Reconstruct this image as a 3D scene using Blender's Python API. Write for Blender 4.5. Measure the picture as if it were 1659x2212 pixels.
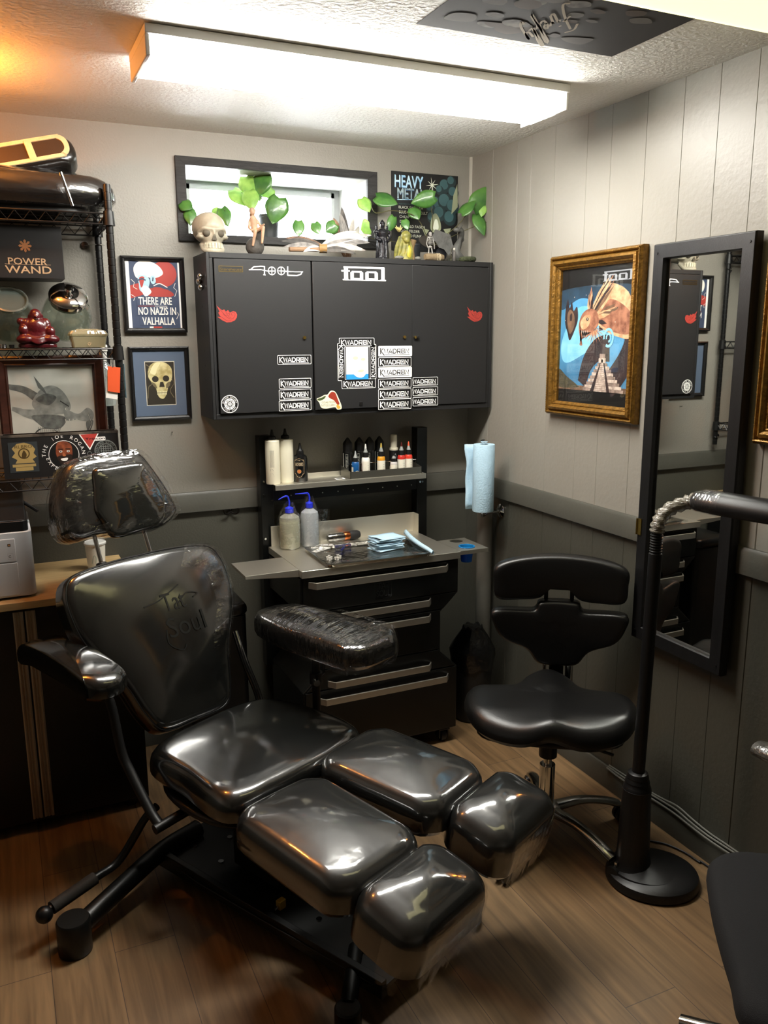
import bpy, bmesh, math, random
from mathutils import Vector, Matrix, Euler
from mathutils.geometry import normal as face_normal
R = math.radians
random.seed(7)
for o in list(bpy.data.objects):
    bpy.data.objects.remove(o, do_unlink=True)
SC = bpy.context.scene
COL = SC.collection

# ------------------------------------------------------------------ camera
IW, IH, FPX = 1659.0, 2212.0, 1794.65
EYE = Vector((-1.9695, -3.3467, 1.6759))
YAW, PIT, ROL = 0.4310, -0.2075, -0.0052
FW = Vector((math.sin(YAW)*math.cos(PIT), math.cos(YAW)*math.cos(PIT), math.sin(PIT)))
_r0 = Vector((math.cos(YAW), -math.sin(YAW), 0)); _u0 = _r0.cross(FW)
RT = _r0*math.cos(ROL) + _u0*math.sin(ROL); UP = -_r0*math.sin(ROL) + _u0*math.cos(ROL)
cd = bpy.data.cameras.new('camera'); cam = bpy.data.objects.new('camera', cd); COL.objects.link(cam)
cd.sensor_fit = 'HORIZONTAL'; cd.sensor_width = 36.0; cd.lens = FPX/IW*36.0
cd.clip_start = 0.02; cd.clip_end = 60
m = Matrix((RT, UP, -FW)).transposed().to_4x4(); m.translation = EYE
cam.matrix_world = m
SC.camera = cam

# ------------------------------------------------------------------ world, exposure
SC.view_settings.view_transform = 'Standard'
SC.view_settings.look = 'None'
SC.view_settings.gamma = 1.0
SC.view_settings.use_curve_mapping = False
SC.view_settings.exposure = 0.15
LAMP2_E = 1.4
LAMP_E = 50.0        # fluorescent diffusers
WARM_E = 260.0       # small warm bulb on the left
WIN_E = 36.0         # daylight seen through the little window
wd = bpy.data.worlds.new('world'); SC.world = wd; wd.use_nodes = True
wd.node_tree.nodes['Background'].inputs[0].default_value = (0.92, 0.97, 1.0, 1)
wd.node_tree.nodes['Background'].inputs[1].default_value = WIN_E

# ------------------------------------------------------------------ pixel -> point on a real plane
def ray(px, py):
    return FW + RT*((px-IW/2)/FPX) - UP*((py-IH/2)/FPX)
def at(px, py, ax, v):
    i = 'xyz'.index(ax); d = ray(px, py)
    return EYE + d*((v-EYE[i])/d[i])
def on_plane(px, py, p0, n):
    d = ray(px, py); return EYE + d*((p0-EYE).dot(n)/d.dot(n))

# ------------------------------------------------------------------ materials
def lin(c):
    if isinstance(c, str):
        c = c.lstrip('#'); c = [int(c[i:i+2], 16)/255 for i in (0, 2, 4)]
        c = [x/12.92 if x <= .04045 else ((x+.055)/1.055)**2.4 for x in c]
    return (c[0], c[1], c[2], 1.0)
MATS = {}
def mat(name, col='#808080', rough=.5, metal=0, var=.0, vscale=30, bump=0, bscale=60, stretch=None, emit=0,
        coat=0, coat_rough=.05, coat_ior=1.5, alpha=1, trans=0, ior=1.45, col2=None, sheen=0, spec=.5, detail=4):
    if name in MATS: return MATS[name]
    mt = bpy.data.materials.new(name); mt.use_nodes = True
    nt = mt.node_tree; b = nt.nodes['Principled BSDF']; L = nt.links
    b.inputs['Base Color'].default_value = lin(col); b.inputs['Roughness'].default_value = rough
    b.inputs['Metallic'].default_value = metal; b.inputs['IOR'].default_value = ior
    b.inputs['Coat Weight'].default_value = coat; b.inputs['Coat Roughness'].default_value = coat_rough
    b.inputs['Coat IOR'].default_value = coat_ior
    b.inputs['Alpha'].default_value = alpha; b.inputs['Transmission Weight'].default_value = trans
    b.inputs['Specular IOR Level'].default_value = spec
    b.inputs['Sheen Weight'].default_value = sheen
    if emit:
        b.inputs['Emission Color'].default_value = lin(col); b.inputs['Emission Strength'].default_value = emit
    if var or bump or col2:
        tc = nt.nodes.new('ShaderNodeTexCoord'); mp = nt.nodes.new('ShaderNodeMapping')
        L.new(tc.outputs['Object'], mp.inputs['Vector'])
        if stretch: mp.inputs['Scale'].default_value = stretch
    if var or col2:
        n = nt.nodes.new('ShaderNodeTexNoise'); n.inputs['Scale'].default_value = vscale; n.inputs['Detail'].default_value = detail
        L.new(mp.outputs[0], n.inputs['Vector'])
        mx = nt.nodes.new('ShaderNodeMix'); mx.data_type = 'RGBA'
        c = lin(col); c2 = lin(col2) if col2 else (c[0]*(1-var), c[1]*(1-var), c[2]*(1-var), 1)
        mx.inputs['A'].default_value = c; mx.inputs['B'].default_value = c2
        rp = nt.nodes.new('ShaderNodeMapRange'); rp.inputs['From Min'].default_value = .35; rp.inputs['From Max'].default_value = .65
        L.new(n.outputs['Fac'], rp.inputs['Value']); L.new(rp.outputs[0], mx.inputs['Factor'])
        L.new(mx.outputs['Result'], b.inputs['Base Color'])
    if bump:
        n2 = nt.nodes.new('ShaderNodeTexNoise'); n2.inputs['Scale'].default_value = bscale; n2.inputs['Detail'].default_value = 3
        L.new(mp.outputs[0], n2.inputs['Vector'])
        bp = nt.nodes.new('ShaderNodeBump'); bp.inputs['Strength'].default_value = bump; bp.inputs['Distance'].default_value = .01
        L.new(n2.outputs['Fac'], bp.inputs['Height']); L.new(bp.outputs[0], b.inputs['Normal'])
        if coat: L.new(bp.outputs[0], b.inputs['Coat Normal'])
    MATS[name] = mt
    return mt
def film(name, gloss=.05, tint='#ffffff', rough=.05, bump=.4, bscale=40, stretch=None, body=0.0):
    """thin clear film or pane: see-through with a mirror-like sheen"""
    if name in MATS: return MATS[name]
    mt = bpy.data.materials.new(name); mt.use_nodes = True; nt = mt.node_tree; L = nt.links
    nt.nodes.remove(nt.nodes['Principled BSDF']); out = nt.nodes['Material Output']
    tr = nt.nodes.new('ShaderNodeBsdfTransparent'); tr.inputs[0].default_value = lin(tint)
    gl = nt.nodes.new('ShaderNodeBsdfGlossy'); gl.inputs['Roughness'].default_value = rough
    gl.inputs['Color'].default_value = (1, 1, 1, 1)
    lw = nt.nodes.new('ShaderNodeLayerWeight'); lw.inputs['Blend'].default_value = .5; fr = lw
    pw = nt.nodes.new('ShaderNodeMath'); pw.operation = 'POWER'; pw.inputs[1].default_value = 5; L.new(lw.outputs['Facing'], pw.inputs[0])
    ad = nt.nodes.new('ShaderNodeMath'); ad.operation = 'MULTIPLY_ADD'; ad.inputs[1].default_value = .9; ad.inputs[2].default_value = gloss+.04; ad.use_clamp = True
    L.new(pw.outputs[0], ad.inputs[0])
    mx = nt.nodes.new('ShaderNodeMixShader')
    L.new(ad.outputs[0], mx.inputs[0]); L.new(tr.outputs[0], mx.inputs[1]); L.new(gl.outputs[0], mx.inputs[2])
    last = mx
    if body:
        df = nt.nodes.new('ShaderNodeBsdfDiffuse'); df.inputs[0].default_value = lin(tint)
        m2 = nt.nodes.new('ShaderNodeMixShader'); m2.inputs[0].default_value = body
        L.new(mx.outputs[0], m2.inputs[1]); L.new(df.outputs[0], m2.inputs[2]); last = m2
    if bump:
        tc = nt.nodes.new('ShaderNodeTexCoord'); mp = nt.nodes.new('ShaderNodeMapping')
        if stretch: mp.inputs['Scale'].default_value = stretch
        L.new(tc.outputs['Object'], mp.inputs[0])
        n2 = nt.nodes.new('ShaderNodeTexNoise'); n2.inputs['Scale'].default_value = bscale; n2.inputs['Detail'].default_value = 2
        L.new(mp.outputs[0], n2.inputs['Vector'])
        bp = nt.nodes.new('ShaderNodeBump'); bp.inputs['Strength'].default_value = bump; bp.inputs['Distance'].default_value = .01
        L.new(n2.outputs['Fac'], bp.inputs['Height']); L.new(bp.outputs[0], gl.inputs['Normal']); L.new(bp.outputs[0], fr.inputs['Normal'])
    L.new(last.outputs[0], out.inputs[0])
    MATS[name] = mt
    return mt

# ------------------------------------------------------------------ mesh builder
class M:
    def __init__(s): s.bm = bmesh.new()
    def face(s, pts, mi=0):
        vs = [s.bm.verts.new(p) for p in pts]
        f = s.bm.faces.new(vs); f.material_index = mi; return s
    def box(s, x0, x1, y0, y1, z0, z1, mi=0, mx=None):
        if x0 > x1: x0, x1 = x1, x0
        if y0 > y1: y0, y1 = y1, y0
        if z0 > z1: z0, z1 = z1, z0
        c = [Vector((x, y, z)) for z in (z0, z1) for y in (y0, y1) for x in (x0, x1)]
        if mx: c = [mx @ p for p in c]
        v = [s.bm.verts.new(p) for p in c]
        for q in ((0, 2, 3, 1), (4, 5, 7, 6), (0, 1, 5, 4), (2, 6, 7, 3), (0, 4, 6, 2), (1, 3, 7, 5)):
            s.bm.faces.new([v[i] for i in q]).material_index = mi
        return s
    def rings(s, rings, mi=0, cap0=True, cap1=True, closed=True):
        R_ = [[s.bm.verts.new(p) for p in r] for r in rings]
        n = len(R_[0])
        for a, b in zip(R_, R_[1:]):
            for i in range(n if closed else n-1):
                j = (i+1) % n
                s.bm.faces.new((a[i], a[j], b[j], b[i])).material_index = mi
        if cap0: s.bm.faces.new(list(reversed(R_[0]))).material_index = mi
        if cap1: s.bm.faces.new(R_[-1]).material_index = mi
        return s
    def tube(s, pts, r, n=10, mi=0, cap=True, flat=1.0):
        pts = [Vector(p) for p in pts]; k = len(pts)
        rr = r if isinstance(r, (list, tuple)) else [r]*k
        rings = []; up = None
        for i in range(k):
            t = (pts[min(i+1, k-1)]-pts[max(i-1, 0)]).normalized()
            if up is None:
                up = Vector((0, 0, 1)) if abs(t.z) < .9 else Vector((1, 0, 0))
            a = t.cross(up)
            if a.length < 1e-5: a = t.cross(Vector((0, 1, 0)))
            a.normalize(); b = a.cross(t).normalized(); up = b
            rings.append([pts[i] + (a*math.cos(2*math.pi*j/n) + b*flat*math.sin(2*math.pi*j/n))*rr[i] for j in range(n)])
        return s.rings(rings, mi, cap, cap)
    def cyl(s, p0, p1, r0, r1=None, n=20, mi=0):
        return s.tube([p0, p1], [r0, r0 if r1 is None else r1], n, mi)
    def lathe(s, prof, o=(0, 0, 0), n=24, mi=0, mx=None, cap=True):
        o = Vector(o); rings = []
        for r, z in prof:
            ring = [Vector((max(r, 1e-4)*math.cos(2*math.pi*j/n), max(r, 1e-4)*math.sin(2*math.pi*j/n), z)) for j in range(n)]
            rings.append([(mx @ p if mx else p)+o for p in ring])
        return s.rings(rings, mi, cap, cap)
    def prism(s, pts, d, mi=0):
        pts = [Vector(p) for p in pts]; d = Vector(d)
        return s.rings([pts, [p+d for p in pts]], mi)
    def ball(s, c, r, n=16, k=10, mi=0, mx=None):
        if not isinstance(r, (list, tuple)): r = (r, r, r)
        c = Vector(c); rings = []
        for i in range(k+1):
            th = math.pi*(i/k); th = min(max(th, .02), math.pi-.02)
            ring = [Vector((r[0]*math.sin(th)*math.cos(2*math.pi*j/n), r[1]*math.sin(th)*math.sin(2*math.pi*j/n), -r[2]*math.cos(th))) for j in range(n)]
            rings.append([(mx @ p if mx else p)+c for p in ring])
        return s.rings(rings, mi)
    def cushion(s, out, z0, z1, r, dome=.02, mx=None, mi=0, sub=64, belly=.0, fn=None):
        """padded block from a closed 2-D outline: rounded rim, domed top"""
        P = even_loop(smooth_loop(out, sub*3), sub); c = sum(P, Vector((0, 0)))/len(P)
        Rm = sum((p-c).length for p in P)/len(P)
        lay = [(r*1.2, z0), (r*.35, z0+r*.15), (0, z0+r*.6)]
        if belly: lay.append((-belly, (z0+z1)/2))
        lay.append((0, z1-r))
        for a in (22, 45, 68, 90): lay.append((r*(1-math.cos(R(a))), z1-r+r*math.sin(R(a))))
        nr = len(lay)
        for k in (.12, .25, .4, .55, .7, .85, .96): lay.append((k, z1+dome*(1-(1-k)**2.2)))
        ex = max(abs(p.x-c.x) for p in P); ey = max(abs(p.y-c.y) for p in P)
        rings = []
        for li, (inset, z) in enumerate(lay):
            if li < nr:
                f = 1-inset/Rm; ring = [Vector((c.x+(p.x-c.x)*f, c.y+(p.y-c.y)*f, z)) for p in P]
            else:
                k = inset; f = (1-r/Rm)*(1-k); ring = []; w = min(1, k*1.6)
                for p in P:
                    d_ = p-c; a = math.atan2(d_.y/ey, d_.x/ex); e_ = Vector((ex*math.cos(a), ey*math.sin(a)))*.93
                    q = d_*(1-w)+e_*w; ring.append(Vector((c.x+q.x*f, c.y+q.y*f, z)))
            if fn: ring = [fn(q) for q in ring]
            rings.append([(mx @ q if mx else q) for q in ring])
        return s.rings(rings, mi)
    def xf(s, mx):
        bmesh.ops.transform(s.bm, matrix=mx, verts=s.bm.verts); return s
def even_loop(P, n):
    k = len(P); L = [(P[(i+1) % k]-P[i]).length for i in range(k)]; tot = sum(L); out = []; acc = 0; i = 0
    for j in range(n):
        d = tot*j/n
        while i < k-1 and acc+L[i] < d: acc += L[i]; i += 1
        f = (d-acc)/max(L[i], 1e-9); out.append(P[i]*(1-f)+P[(i+1) % k]*f)
    return out
def smooth_loop(pts, n):
    pts = [Vector(p) for p in pts]; k = len(pts); out = []
    for i in range(n):
        t = i*k/n; a = int(t); f = t-a
        p0, p1, p2, p3 = (pts[(a+j-1) % k] for j in range(4))
        out.append(.5*((2*p1)+(p2-p0)*f+(2*p0-5*p1+4*p2-p3)*f*f+(3*p1-p0-3*p2+p3)*f**3))
    return out
def smooth_path(pts, n):
    pts = [Vector(p) for p in pts]; k = len(pts); out = []
    for i in range(n+1):
        t = i*(k-1)/n; a = min(int(t), k-2); f = t-a
        p1, p2 = pts[a], pts[a+1]; p0 = pts[a-1] if a else 2*p1-p2; p3 = pts[a+2] if a+2 < k else 2*p2-p1
        out.append(.5*((2*p1)+(p2-p0)*f+(2*p0-5*p1+4*p2-p3)*f*f+(3*p1-p0-3*p2+p3)*f**3))
    return out
def rrect(w, h, r, n=4, cx=0, cy=0):
    o = []
    for sx, sy, a0 in ((1, 1, 0), (-1, 1, 90), (-1, -1, 180), (1, -1, 270)):
        for i in range(n+1):
            a = R(a0+90*i/n); o.append((cx+sx*(w/2-r)+r*math.cos(a), cy+sy*(h/2-r)+r*math.sin(a)))
    return o

# ------------------------------------------------------------------ objects
def finish(name, mb, mats, world_inv=None, smooth=True, bevel=0, sub=0, angle=35, solid=0):
    if world_inv is not None: mb.xf(world_inv)
    bm = mb.bm
    bmesh.ops.recalc_face_normals(bm, faces=bm.faces)
    me = bpy.data.meshes.new(name); bm.to_mesh(me); bm.free()
    for q in (mats if isinstance(mats, (list, tuple)) else [mats]): me.materials.append(q)
    o = bpy.data.objects.new(name, me); COL.objects.link(o)
    if smooth:
        me.polygons.foreach_set('use_smooth', [True]*len(me.polygons))
        if angle: me.set_sharp_from_angle(angle=R(angle))
    if solid:
        md = o.modifiers.new('thickness', 'SOLIDIFY'); md.thickness = solid; md.offset = 0
    if bevel:
        md = o.modifiers.new('bevel', 'BEVEL'); md.width = bevel; md.segments = 2; md.limit_method = 'ANGLE'; md.angle_limit = R(40)
        md.harden_normals = False
    if sub:
        md = o.modifiers.new('subdivision', 'SUBSURF'); md.levels = sub; md.render_levels = sub
    return o
def tag(o, label, cat, group=None, kind=None):
    o['label'] = label
    if cat: o['category'] = cat
    if group: o['group'] = group
    if kind: o['kind'] = kind
    return o
def thing(name, label, cat, loc=(0, 0, 0), rz=0, group=None):
    o = bpy.data.objects.new(name, None); COL.objects.link(o)
    o.location = loc; o.rotation_euler = (0, 0, rz); o.empty_display_size = .05
    return tag(o, label, cat, group)
def root_mx(t):
    while t.parent: t = t.parent
    return Matrix.LocRotScale(t.location, t.rotation_euler, t.scale)
def part(t, name, mb, mats, local=False, label=None, **k):
    """part (or sub-part when t is itself a part); geometry given in world space unless local"""
    o = finish(name, mb, mats, None if local else root_mx(t).inverted(), **k)
    o.parent = t
    if label: o['label'] = label
    return o
def single(name, mb, mats, label, cat, group=None, kind=None, **k):
    xs = [v.co.copy() for v in mb.bm.verts]
    lo = Vector((min(v[i] for v in xs) for i in range(3))); hi = Vector((max(v[i] for v in xs) for i in range(3)))
    base = Vector(((lo.x+hi.x)/2, (lo.y+hi.y)/2, lo.z))
    o = finish(name, mb, mats, Matrix.Translation(-base), **k); o.location = base
    return tag(o, label, cat, group, kind)
def struct(name, mb, mats, label=None, parent=None, **k):
    o = finish(name, mb, mats, None, **k)
    if parent: o.parent = parent
    else:
        o['kind'] = 'structure'; o['label'] = label or name.replace('_', ' '); o['category'] = name.split('_')[0]
    return o
def dup(root, loc, rz=0, label=None, group=None, remap=None, skip=()):
    r = root.copy(); COL.objects.link(r); r.location = loc; r.rotation_euler = (0, 0, rz)
    if label: r['label'] = label
    if group: r['group'] = group
    for ch in list(root.children):
        if ch.name.split('.')[0] in skip: continue
        c = ch.copy(); COL.objects.link(c); c.parent = r
        for g in list(ch.children):
            d = g.copy(); COL.objects.link(d); d.parent = c
            if remap and g.name.split('.')[0] in remap: setmat(d, remap[g.name.split('.')[0]])
        if remap and ch.name.split('.')[0] in remap: setmat(c, remap[ch.name.split('.')[0]])
    return r
def setmat(o, ms):
    o.data = o.data.copy(); ms = ms if isinstance(ms, (list, tuple)) else [ms]
    for i, q in enumerate(ms): o.data.materials[i] = q

def organic(o, voxel, it=4):
    md = o.modifiers.new('remesh', 'REMESH'); md.mode = 'VOXEL'; md.voxel_size = voxel; md.use_smooth_shade = True
    md = o.modifiers.new('smooth', 'SMOOTH'); md.iterations = it; md.factor = .5
    return o
# ------------------------------------------------------------------ flat printed things
_TX = {}
def text_geo(s):
    if s in _TX: return _TX[s]
    cu = bpy.data.curves.new('t', 'FONT'); cu.body = s; cu.size = 1; cu.resolution_u = 3
    ob = bpy.data.objects.new('t', cu); COL.objects.link(ob)
    dg = bpy.context.evaluated_depsgraph_get(); ev = ob.evaluated_get(dg); me = ev.to_mesh()
    vs = [(v.co.x, v.co.y) for v in me.vertices]; fs = [list(p.vertices) for p in me.polygons]
    ev.to_mesh_clear(); bpy.data.objects.remove(ob, do_unlink=True); bpy.data.curves.remove(cu)
    if not vs: vs = [(0, 0)]
    x0 = min(v[0] for v in vs); x1 = max(v[0] for v in vs); y0 = min(v[1] for v in vs); y1 = max(v[1] for v in vs)
    vs = [((x-x0)/max(x1-x0, 1e-6), (y-y0)/max(y1-y0, 1e-6)) for x, y in vs]
    _TX[s] = (vs, fs, (x1-x0)/max(y1-y0, 1e-6)); return _TX[s]
class D(M):
    """decal drawn in plane coordinates (u, v); l lifts a layer off the sheet"""
    STEP = .00022
    def __init__(s, o, U, V, N=None, step=None):
        super().__init__(); s.o = Vector(o); s.U = Vector(U); s.V = Vector(V); s.N = (Vector(N) if N else s.U.cross(s.V)).normalized()
        if step: s.STEP = step
        s.map = None
    def P(s, u, v, l=0):
        if s.map: return s.map(u, v, l)
        return s.o+s.U*u+s.V*v+s.N*(l*s.STEP)
    def poly(s, pts, mi=0, l=0):
        try: s.face([s.P(u, v, l) for u, v in pts], mi)
        except ValueError: pass
        return s
    def rect(s, u0, v0, u1, v1, mi=0, l=0):
        if s.map:
            for i in range(14): s.poly([(u0+(u1-u0)*i/14, v0), (u0+(u1-u0)*(i+1)/14, v0), (u0+(u1-u0)*(i+1)/14, v1), (u0+(u1-u0)*i/14, v1)], mi, l)
            return s
        return s.poly([(u0, v0), (u1, v0), (u1, v1), (u0, v1)], mi, l)
    def rr(s, u0, v0, u1, v1, r, mi=0, l=0):
        return s.poly(rrect(u1-u0, v1-v0, r, 3, (u0+u1)/2, (v0+v1)/2), mi, l)
    def circ(s, u, v, r, mi=0, l=0, n=28, ry=None):
        ry = ry or r
        return s.poly([(u+r*math.cos(2*math.pi*i/n), v+ry*math.sin(2*math.pi*i/n)) for i in range(n)], mi, l)
    def blob(s, pts, mi=0, l=0, n=48): return s.poly([tuple(p) for p in smooth_loop(pts, n)], mi, l)
    def ring(s, u, v, r0, r1, mi=0, l=0, n=32, a0=0, a1=360):
        for i in range(n):
            a, b = R(a0+(a1-a0)*i/n), R(a0+(a1-a0)*(i+1)/n)
            s.poly([(u+r0*math.cos(a), v+r0*math.sin(a)), (u+r1*math.cos(a), v+r1*math.sin(a)), (u+r1*math.cos(b), v+r1*math.sin(b)), (u+r0*math.cos(b), v+r0*math.sin(b))], mi, l)
        return s
    def stroke(s, pts, w, mi=0, l=0, sm=0):
        if sm: pts = [tuple(p) for p in smooth_path(pts, sm)]
        ws = w if isinstance(w, (list, tuple)) else None
        P_ = [Vector(p) for p in pts]; k = len(P_); L_, R__ = [], []
        for i in range(k):
            t = (P_[min(i+1, k-1)]-P_[max(i-1, 0)])
            if t.length < 1e-9: t = Vector((1, 0))
            t.normalize(); n = Vector((-t.y, t.x))
            ww = (ws[0]+(ws[1]-ws[0])*i/(k-1)) if ws else w
            L_.append(P_[i]+n*ww/2); R__.append(P_[i]-n*ww/2)
        for i in range(k-1): s.poly([tuple(L_[i]), tuple(R__[i]), tuple(R__[i+1]), tuple(L_[i+1])], mi, l)
        return s
    def frame(s, u0, v0, u1, v1, w, mi=0, l=0):
        s.rect(u0, v0, u1, v0+w, mi, l); s.rect(u0, v1-w, u1, v1, mi, l); s.rect(u0, v0, u0+w, v1, mi, l); s.rect(u1-w, v0, u1, v1, mi, l); return s
    def text(s, t, u, v, w, h, mi=0, l=1, ang=0, center=False, bold=0):
        vs, fs, asp = text_geo(t)
        if w is None: w = h*asp
        if center: u -= w/2
        ca, sa = math.cos(R(ang)), math.sin(R(ang))
        V_ = []
        for x, y in vs:
            x, y = x*w, y*h
            V_.append(s.bm.verts.new(s.P(u+x*ca-y*sa, v+x*sa+y*ca, l)))
        for f in fs:
            try: s.bm.faces.new([V_[i] for i in f]).material_index = mi
            except ValueError: pass
        if bold:
            s.text(t, u+bold*ca, v+bold*sa, w, h, mi, l+.3, ang); s.text(t, u-bold*sa*1.0, v+bold*ca, w, h, mi, l+.6, ang)
        return s
    def arc_text(s, t, u, v, r, h, a_mid, da, mi=0, l=1, inside=False):
        """letters along a circle, clockwise from the left; inside=True reads along the bottom"""
        n = len(t)
        for i, ch in enumerate(t):
            if ch == ' ': continue
            a = a_mid+((n-1)/2-i)*da*(1 if not inside else -1)
            ar = R(a)
            vs, fs, asp = text_geo(ch); w = min(h*asp, h*1.2)
            px, py = u+r*math.cos(ar), v+r*math.sin(ar)
            rot = a-90 if not inside else a+90
            s.text(ch, px-w/2*math.cos(R(rot)), py-w/2*math.sin(R(rot)), w, h, mi, l, rot)
        return s
# ------------------------------------------------------------------ shared materials
BLK = mat('black_powder_coat', '#0c0c0c', .45, var=.2, vscale=8)
CABM = mat('charcoal_powder_coat', '#1b1b1c', .5, bump=.02, bscale=600)
STEEL = mat('brushed_steel', '#d2cec2', .42, 1.0, bump=.03, bscale=40, stretch=(1, 14, 14))
CHROME = mat('chrome', '#d8d8d8', .08, 1.0, bump=.01, bscale=20)
SATIN = mat('satin_aluminium', '#c9c5ba', .42, 1.0, bump=.02, bscale=60)
VINYL = mat('black_vinyl', '#080808', .30, bump=.03, bscale=350, coat=.3, coat_rough=.18, spec=.5)
WRAPV = mat('black_vinyl_under_film', '#0d0e0d', .22, var=.5, vscale=9, bump=.07, bscale=7, coat=1, coat_rough=.11, coat_ior=1.75)
WRINK = mat('black_vinyl_under_crinkled_film', '#101010', .25, bump=.5, bscale=6, stretch=(1.2, 6, 3), coat=1, coat_rough=.05, coat_ior=1.85)
WRINKY = mat('black_vinyl_under_stretched_film', '#101010', .25, bump=.5, bscale=6, stretch=(9, 1.0, 4), coat=1, coat_rough=.05, coat_ior=1.85)
WHITE = mat('white_print', '#f2f2ee', .55, bump=.01)
PBLK = mat('black_print', '#0a0a0a', .5, bump=.01)
GLASS = film('picture_glass', .0, bump=0, rough=.02)
WHPL = mat('white_plastic', '#d6d6d0', .4, bump=.02, bscale=300)
BKPL = mat('black_plastic', '#101010', .4, bump=.03, bscale=300)
GOLD = mat('gilt_wood', '#8a6428', .38, .55, var=.45, vscale=60, bump=.25, bscale=120)
RED = mat('red_print', '#a8372f', .5, bump=.01)

# ------------------------------------------------------------------ lights of the room
DIFF = mat('lit_diffuser', '#fffcf4', .6, emit=LAMP_E, bump=.01); DIFF2 = mat('lit_yellowed_diffuser', '#fff4b4', .6, emit=LAMP2_E, bump=.01)
LWHITE = mat('white_enamel', '#e6e4de', .5, bump=.01)
def ceiling_light(x0, x1, y0, y1, z0, label, DIFF=DIFF):
    t = thing('fluorescent_fixture', label, 'ceiling light', ((x0+x1)/2, (y0+y1)/2, 2.44))
    part(t, 'tray', M().box(x0, x1, y0, y1, 2.415, 2.438), LWHITE, bevel=.002)
    for s in (0, 1):
        xa = x0 if s == 0 else x1-.012
        part(t, 'end_cap', M().box(xa, xa+.012, y0+.004, y1-.004, z0+.002, 2.415), LWHITE, bevel=.003)
    ym, w = (y0+y1)/2, (y1-y0)/2-.006; P = []
    for i in range(13):
        a = R(180*i/12); P.append((ym-w*math.cos(a)*(1.0 if i not in (0, 12) else 1), 2.414-(2.414-z0)*min(1, 1.25*math.sin(a))))
    d = M().rings([[Vector((x, y, z)) for y, z in P] for x in (x0+.013, x1-.013)], closed=True)
    part(t, 'diffuser', d, DIFF)
    return t
ceiling_light(-1.56, -.275, -1.06, -.80, 2.362, 'lit fluorescent ceiling fixture in the middle of the ceiling above the black wall cabinet')
ceiling_light(-1.20, -.05, -2.02, -1.74, 2.362, 'second lit ceiling fixture at the top right corner, covering the edge of the ceiling poster', DIFF2)

# ------------------------------------------------------------------ room shell
H = 2.44; XL, YF = -3.15, -4.9
def paint(name, up, low, rail, bump_s, bump, scale, grooves=None):
    mt = bpy.data.materials.new(name); mt.use_nodes = True; nt = mt.node_tree; L = nt.links; b = nt.nodes['Principled BSDF']
    b.inputs['Roughness'].default_value = .42
    tc = nt.nodes.new('ShaderNodeTexCoord'); sp = nt.nodes.new('ShaderNodeSeparateXYZ'); L.new(tc.outputs['Object'], sp.inputs[0])
    cmp_ = nt.nodes.new('ShaderNodeMath'); cmp_.operation = 'GREATER_THAN'; cmp_.inputs[1].default_value = rail
    L.new(sp.outputs['Z'], cmp_.inputs[0])
    mx = nt.nodes.new('ShaderNodeMix'); mx.data_type = 'RGBA'; mx.inputs['A'].default_value = lin(low); mx.inputs['B'].default_value = lin(up)
    L.new(cmp_.outputs[0], mx.inputs['Factor'])
    n = nt.nodes.new('ShaderNodeTexNoise'); n.inputs['Scale'].default_value = 3; n.inputs['Detail'].default_value = 6; L.new(tc.outputs['Object'], n.inputs['Vector'])
    m2 = nt.nodes.new('ShaderNodeMix'); m2.data_type = 'RGBA'; m2.blend_type = 'MULTIPLY'; m2.inputs['Factor'].default_value = .12
    L.new(mx.outputs['Result'], m2.inputs['A']); L.new(n.outputs['Fac'], m2.inputs['B']); L.new(m2.outputs['Result'], b.inputs['Base Color'])
    n2 = nt.nodes.new('ShaderNodeTexNoise'); n2.inputs['Scale'].default_value = scale; n2.inputs['Detail'].default_value = 3; L.new(tc.outputs['Object'], n2.inputs['Vector'])
    bp = nt.nodes.new('ShaderNodeBump'); bp.inputs['Strength'].default_value = bump; bp.inputs['Distance'].default_value = bump_s
    L.new(n2.outputs['Fac'], bp.inputs['Height']); L.new(bp.outputs[0], b.inputs['Normal'])
    return mt
RAIL = 1.064
UPC, LOC = '#8b877e', '#48473f'
PB = paint('grey_wall_paint', UPC, LOC, RAIL-.03, .005, .22, 130)
PR = paint('grey_panel_paint', UPC, LOC, RAIL-.03, .004, .25, 60)
TRIM = mat('dark_grey_trim_paint', '#4a4942', .45, var=.12, vscale=6, bump=.06, bscale=60)
# back wall, with the opening of the little window
wx0, wx1, wz0, wz1 = -1.253, -.505, 2.068, 2.314
mb = M()
mb.box(XL-.1, wx0, 0, .1, -.05, H+.05); mb.box(wx1, .1, 0, .1, -.05, H+.05)
mb.box(wx0, wx1, 0, .1, -.05, wz0); mb.box(wx0, wx1, 0, .1, wz1, H+.05)
struct('wall_back', mb, PB, 'grey painted back wall, darker below its chair rail', smooth=False)
# right wall: vertical tongue-and-groove panelling
gy = [-.175, -.36, -.455, -.61, -.80, -.93, -1.10, -1.26, -1.40, -1.535, -1.66, -1.85, -2.05, -2.28, -2.5, -2.8, -3.1, -3.4, -3.7, -4, -4.3, -4.6]
pr = [(0, .02)]
for g in gy:
    k_ = 1.0 if g < -1.6 else .55
    pr += [(0, g+.0022*k_), (.0032*k_, g), (0, g-.0022*k_)]
pr += [(0, YF-.1), (.1, YF-.1), (.1, .02)]
mb = M().rings([[Vector((x, y, z)) for x, y in pr] for z in (-.05, H+.05)])
struct('wall_right', mb, PR, 'grey wood-panelled right wall, darker below its chair rail', smooth=False)
struct('wall_left', M().box(XL-.1, XL, YF-.1, .1, -.05, H+.05), PB, 'grey left wall outside the picture', smooth=False)
struct('wall_front', M().box(XL-.1, .1, YF-.1, YF, -.05, H+.05), PB, 'grey wall behind the camera', smooth=False)
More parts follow.
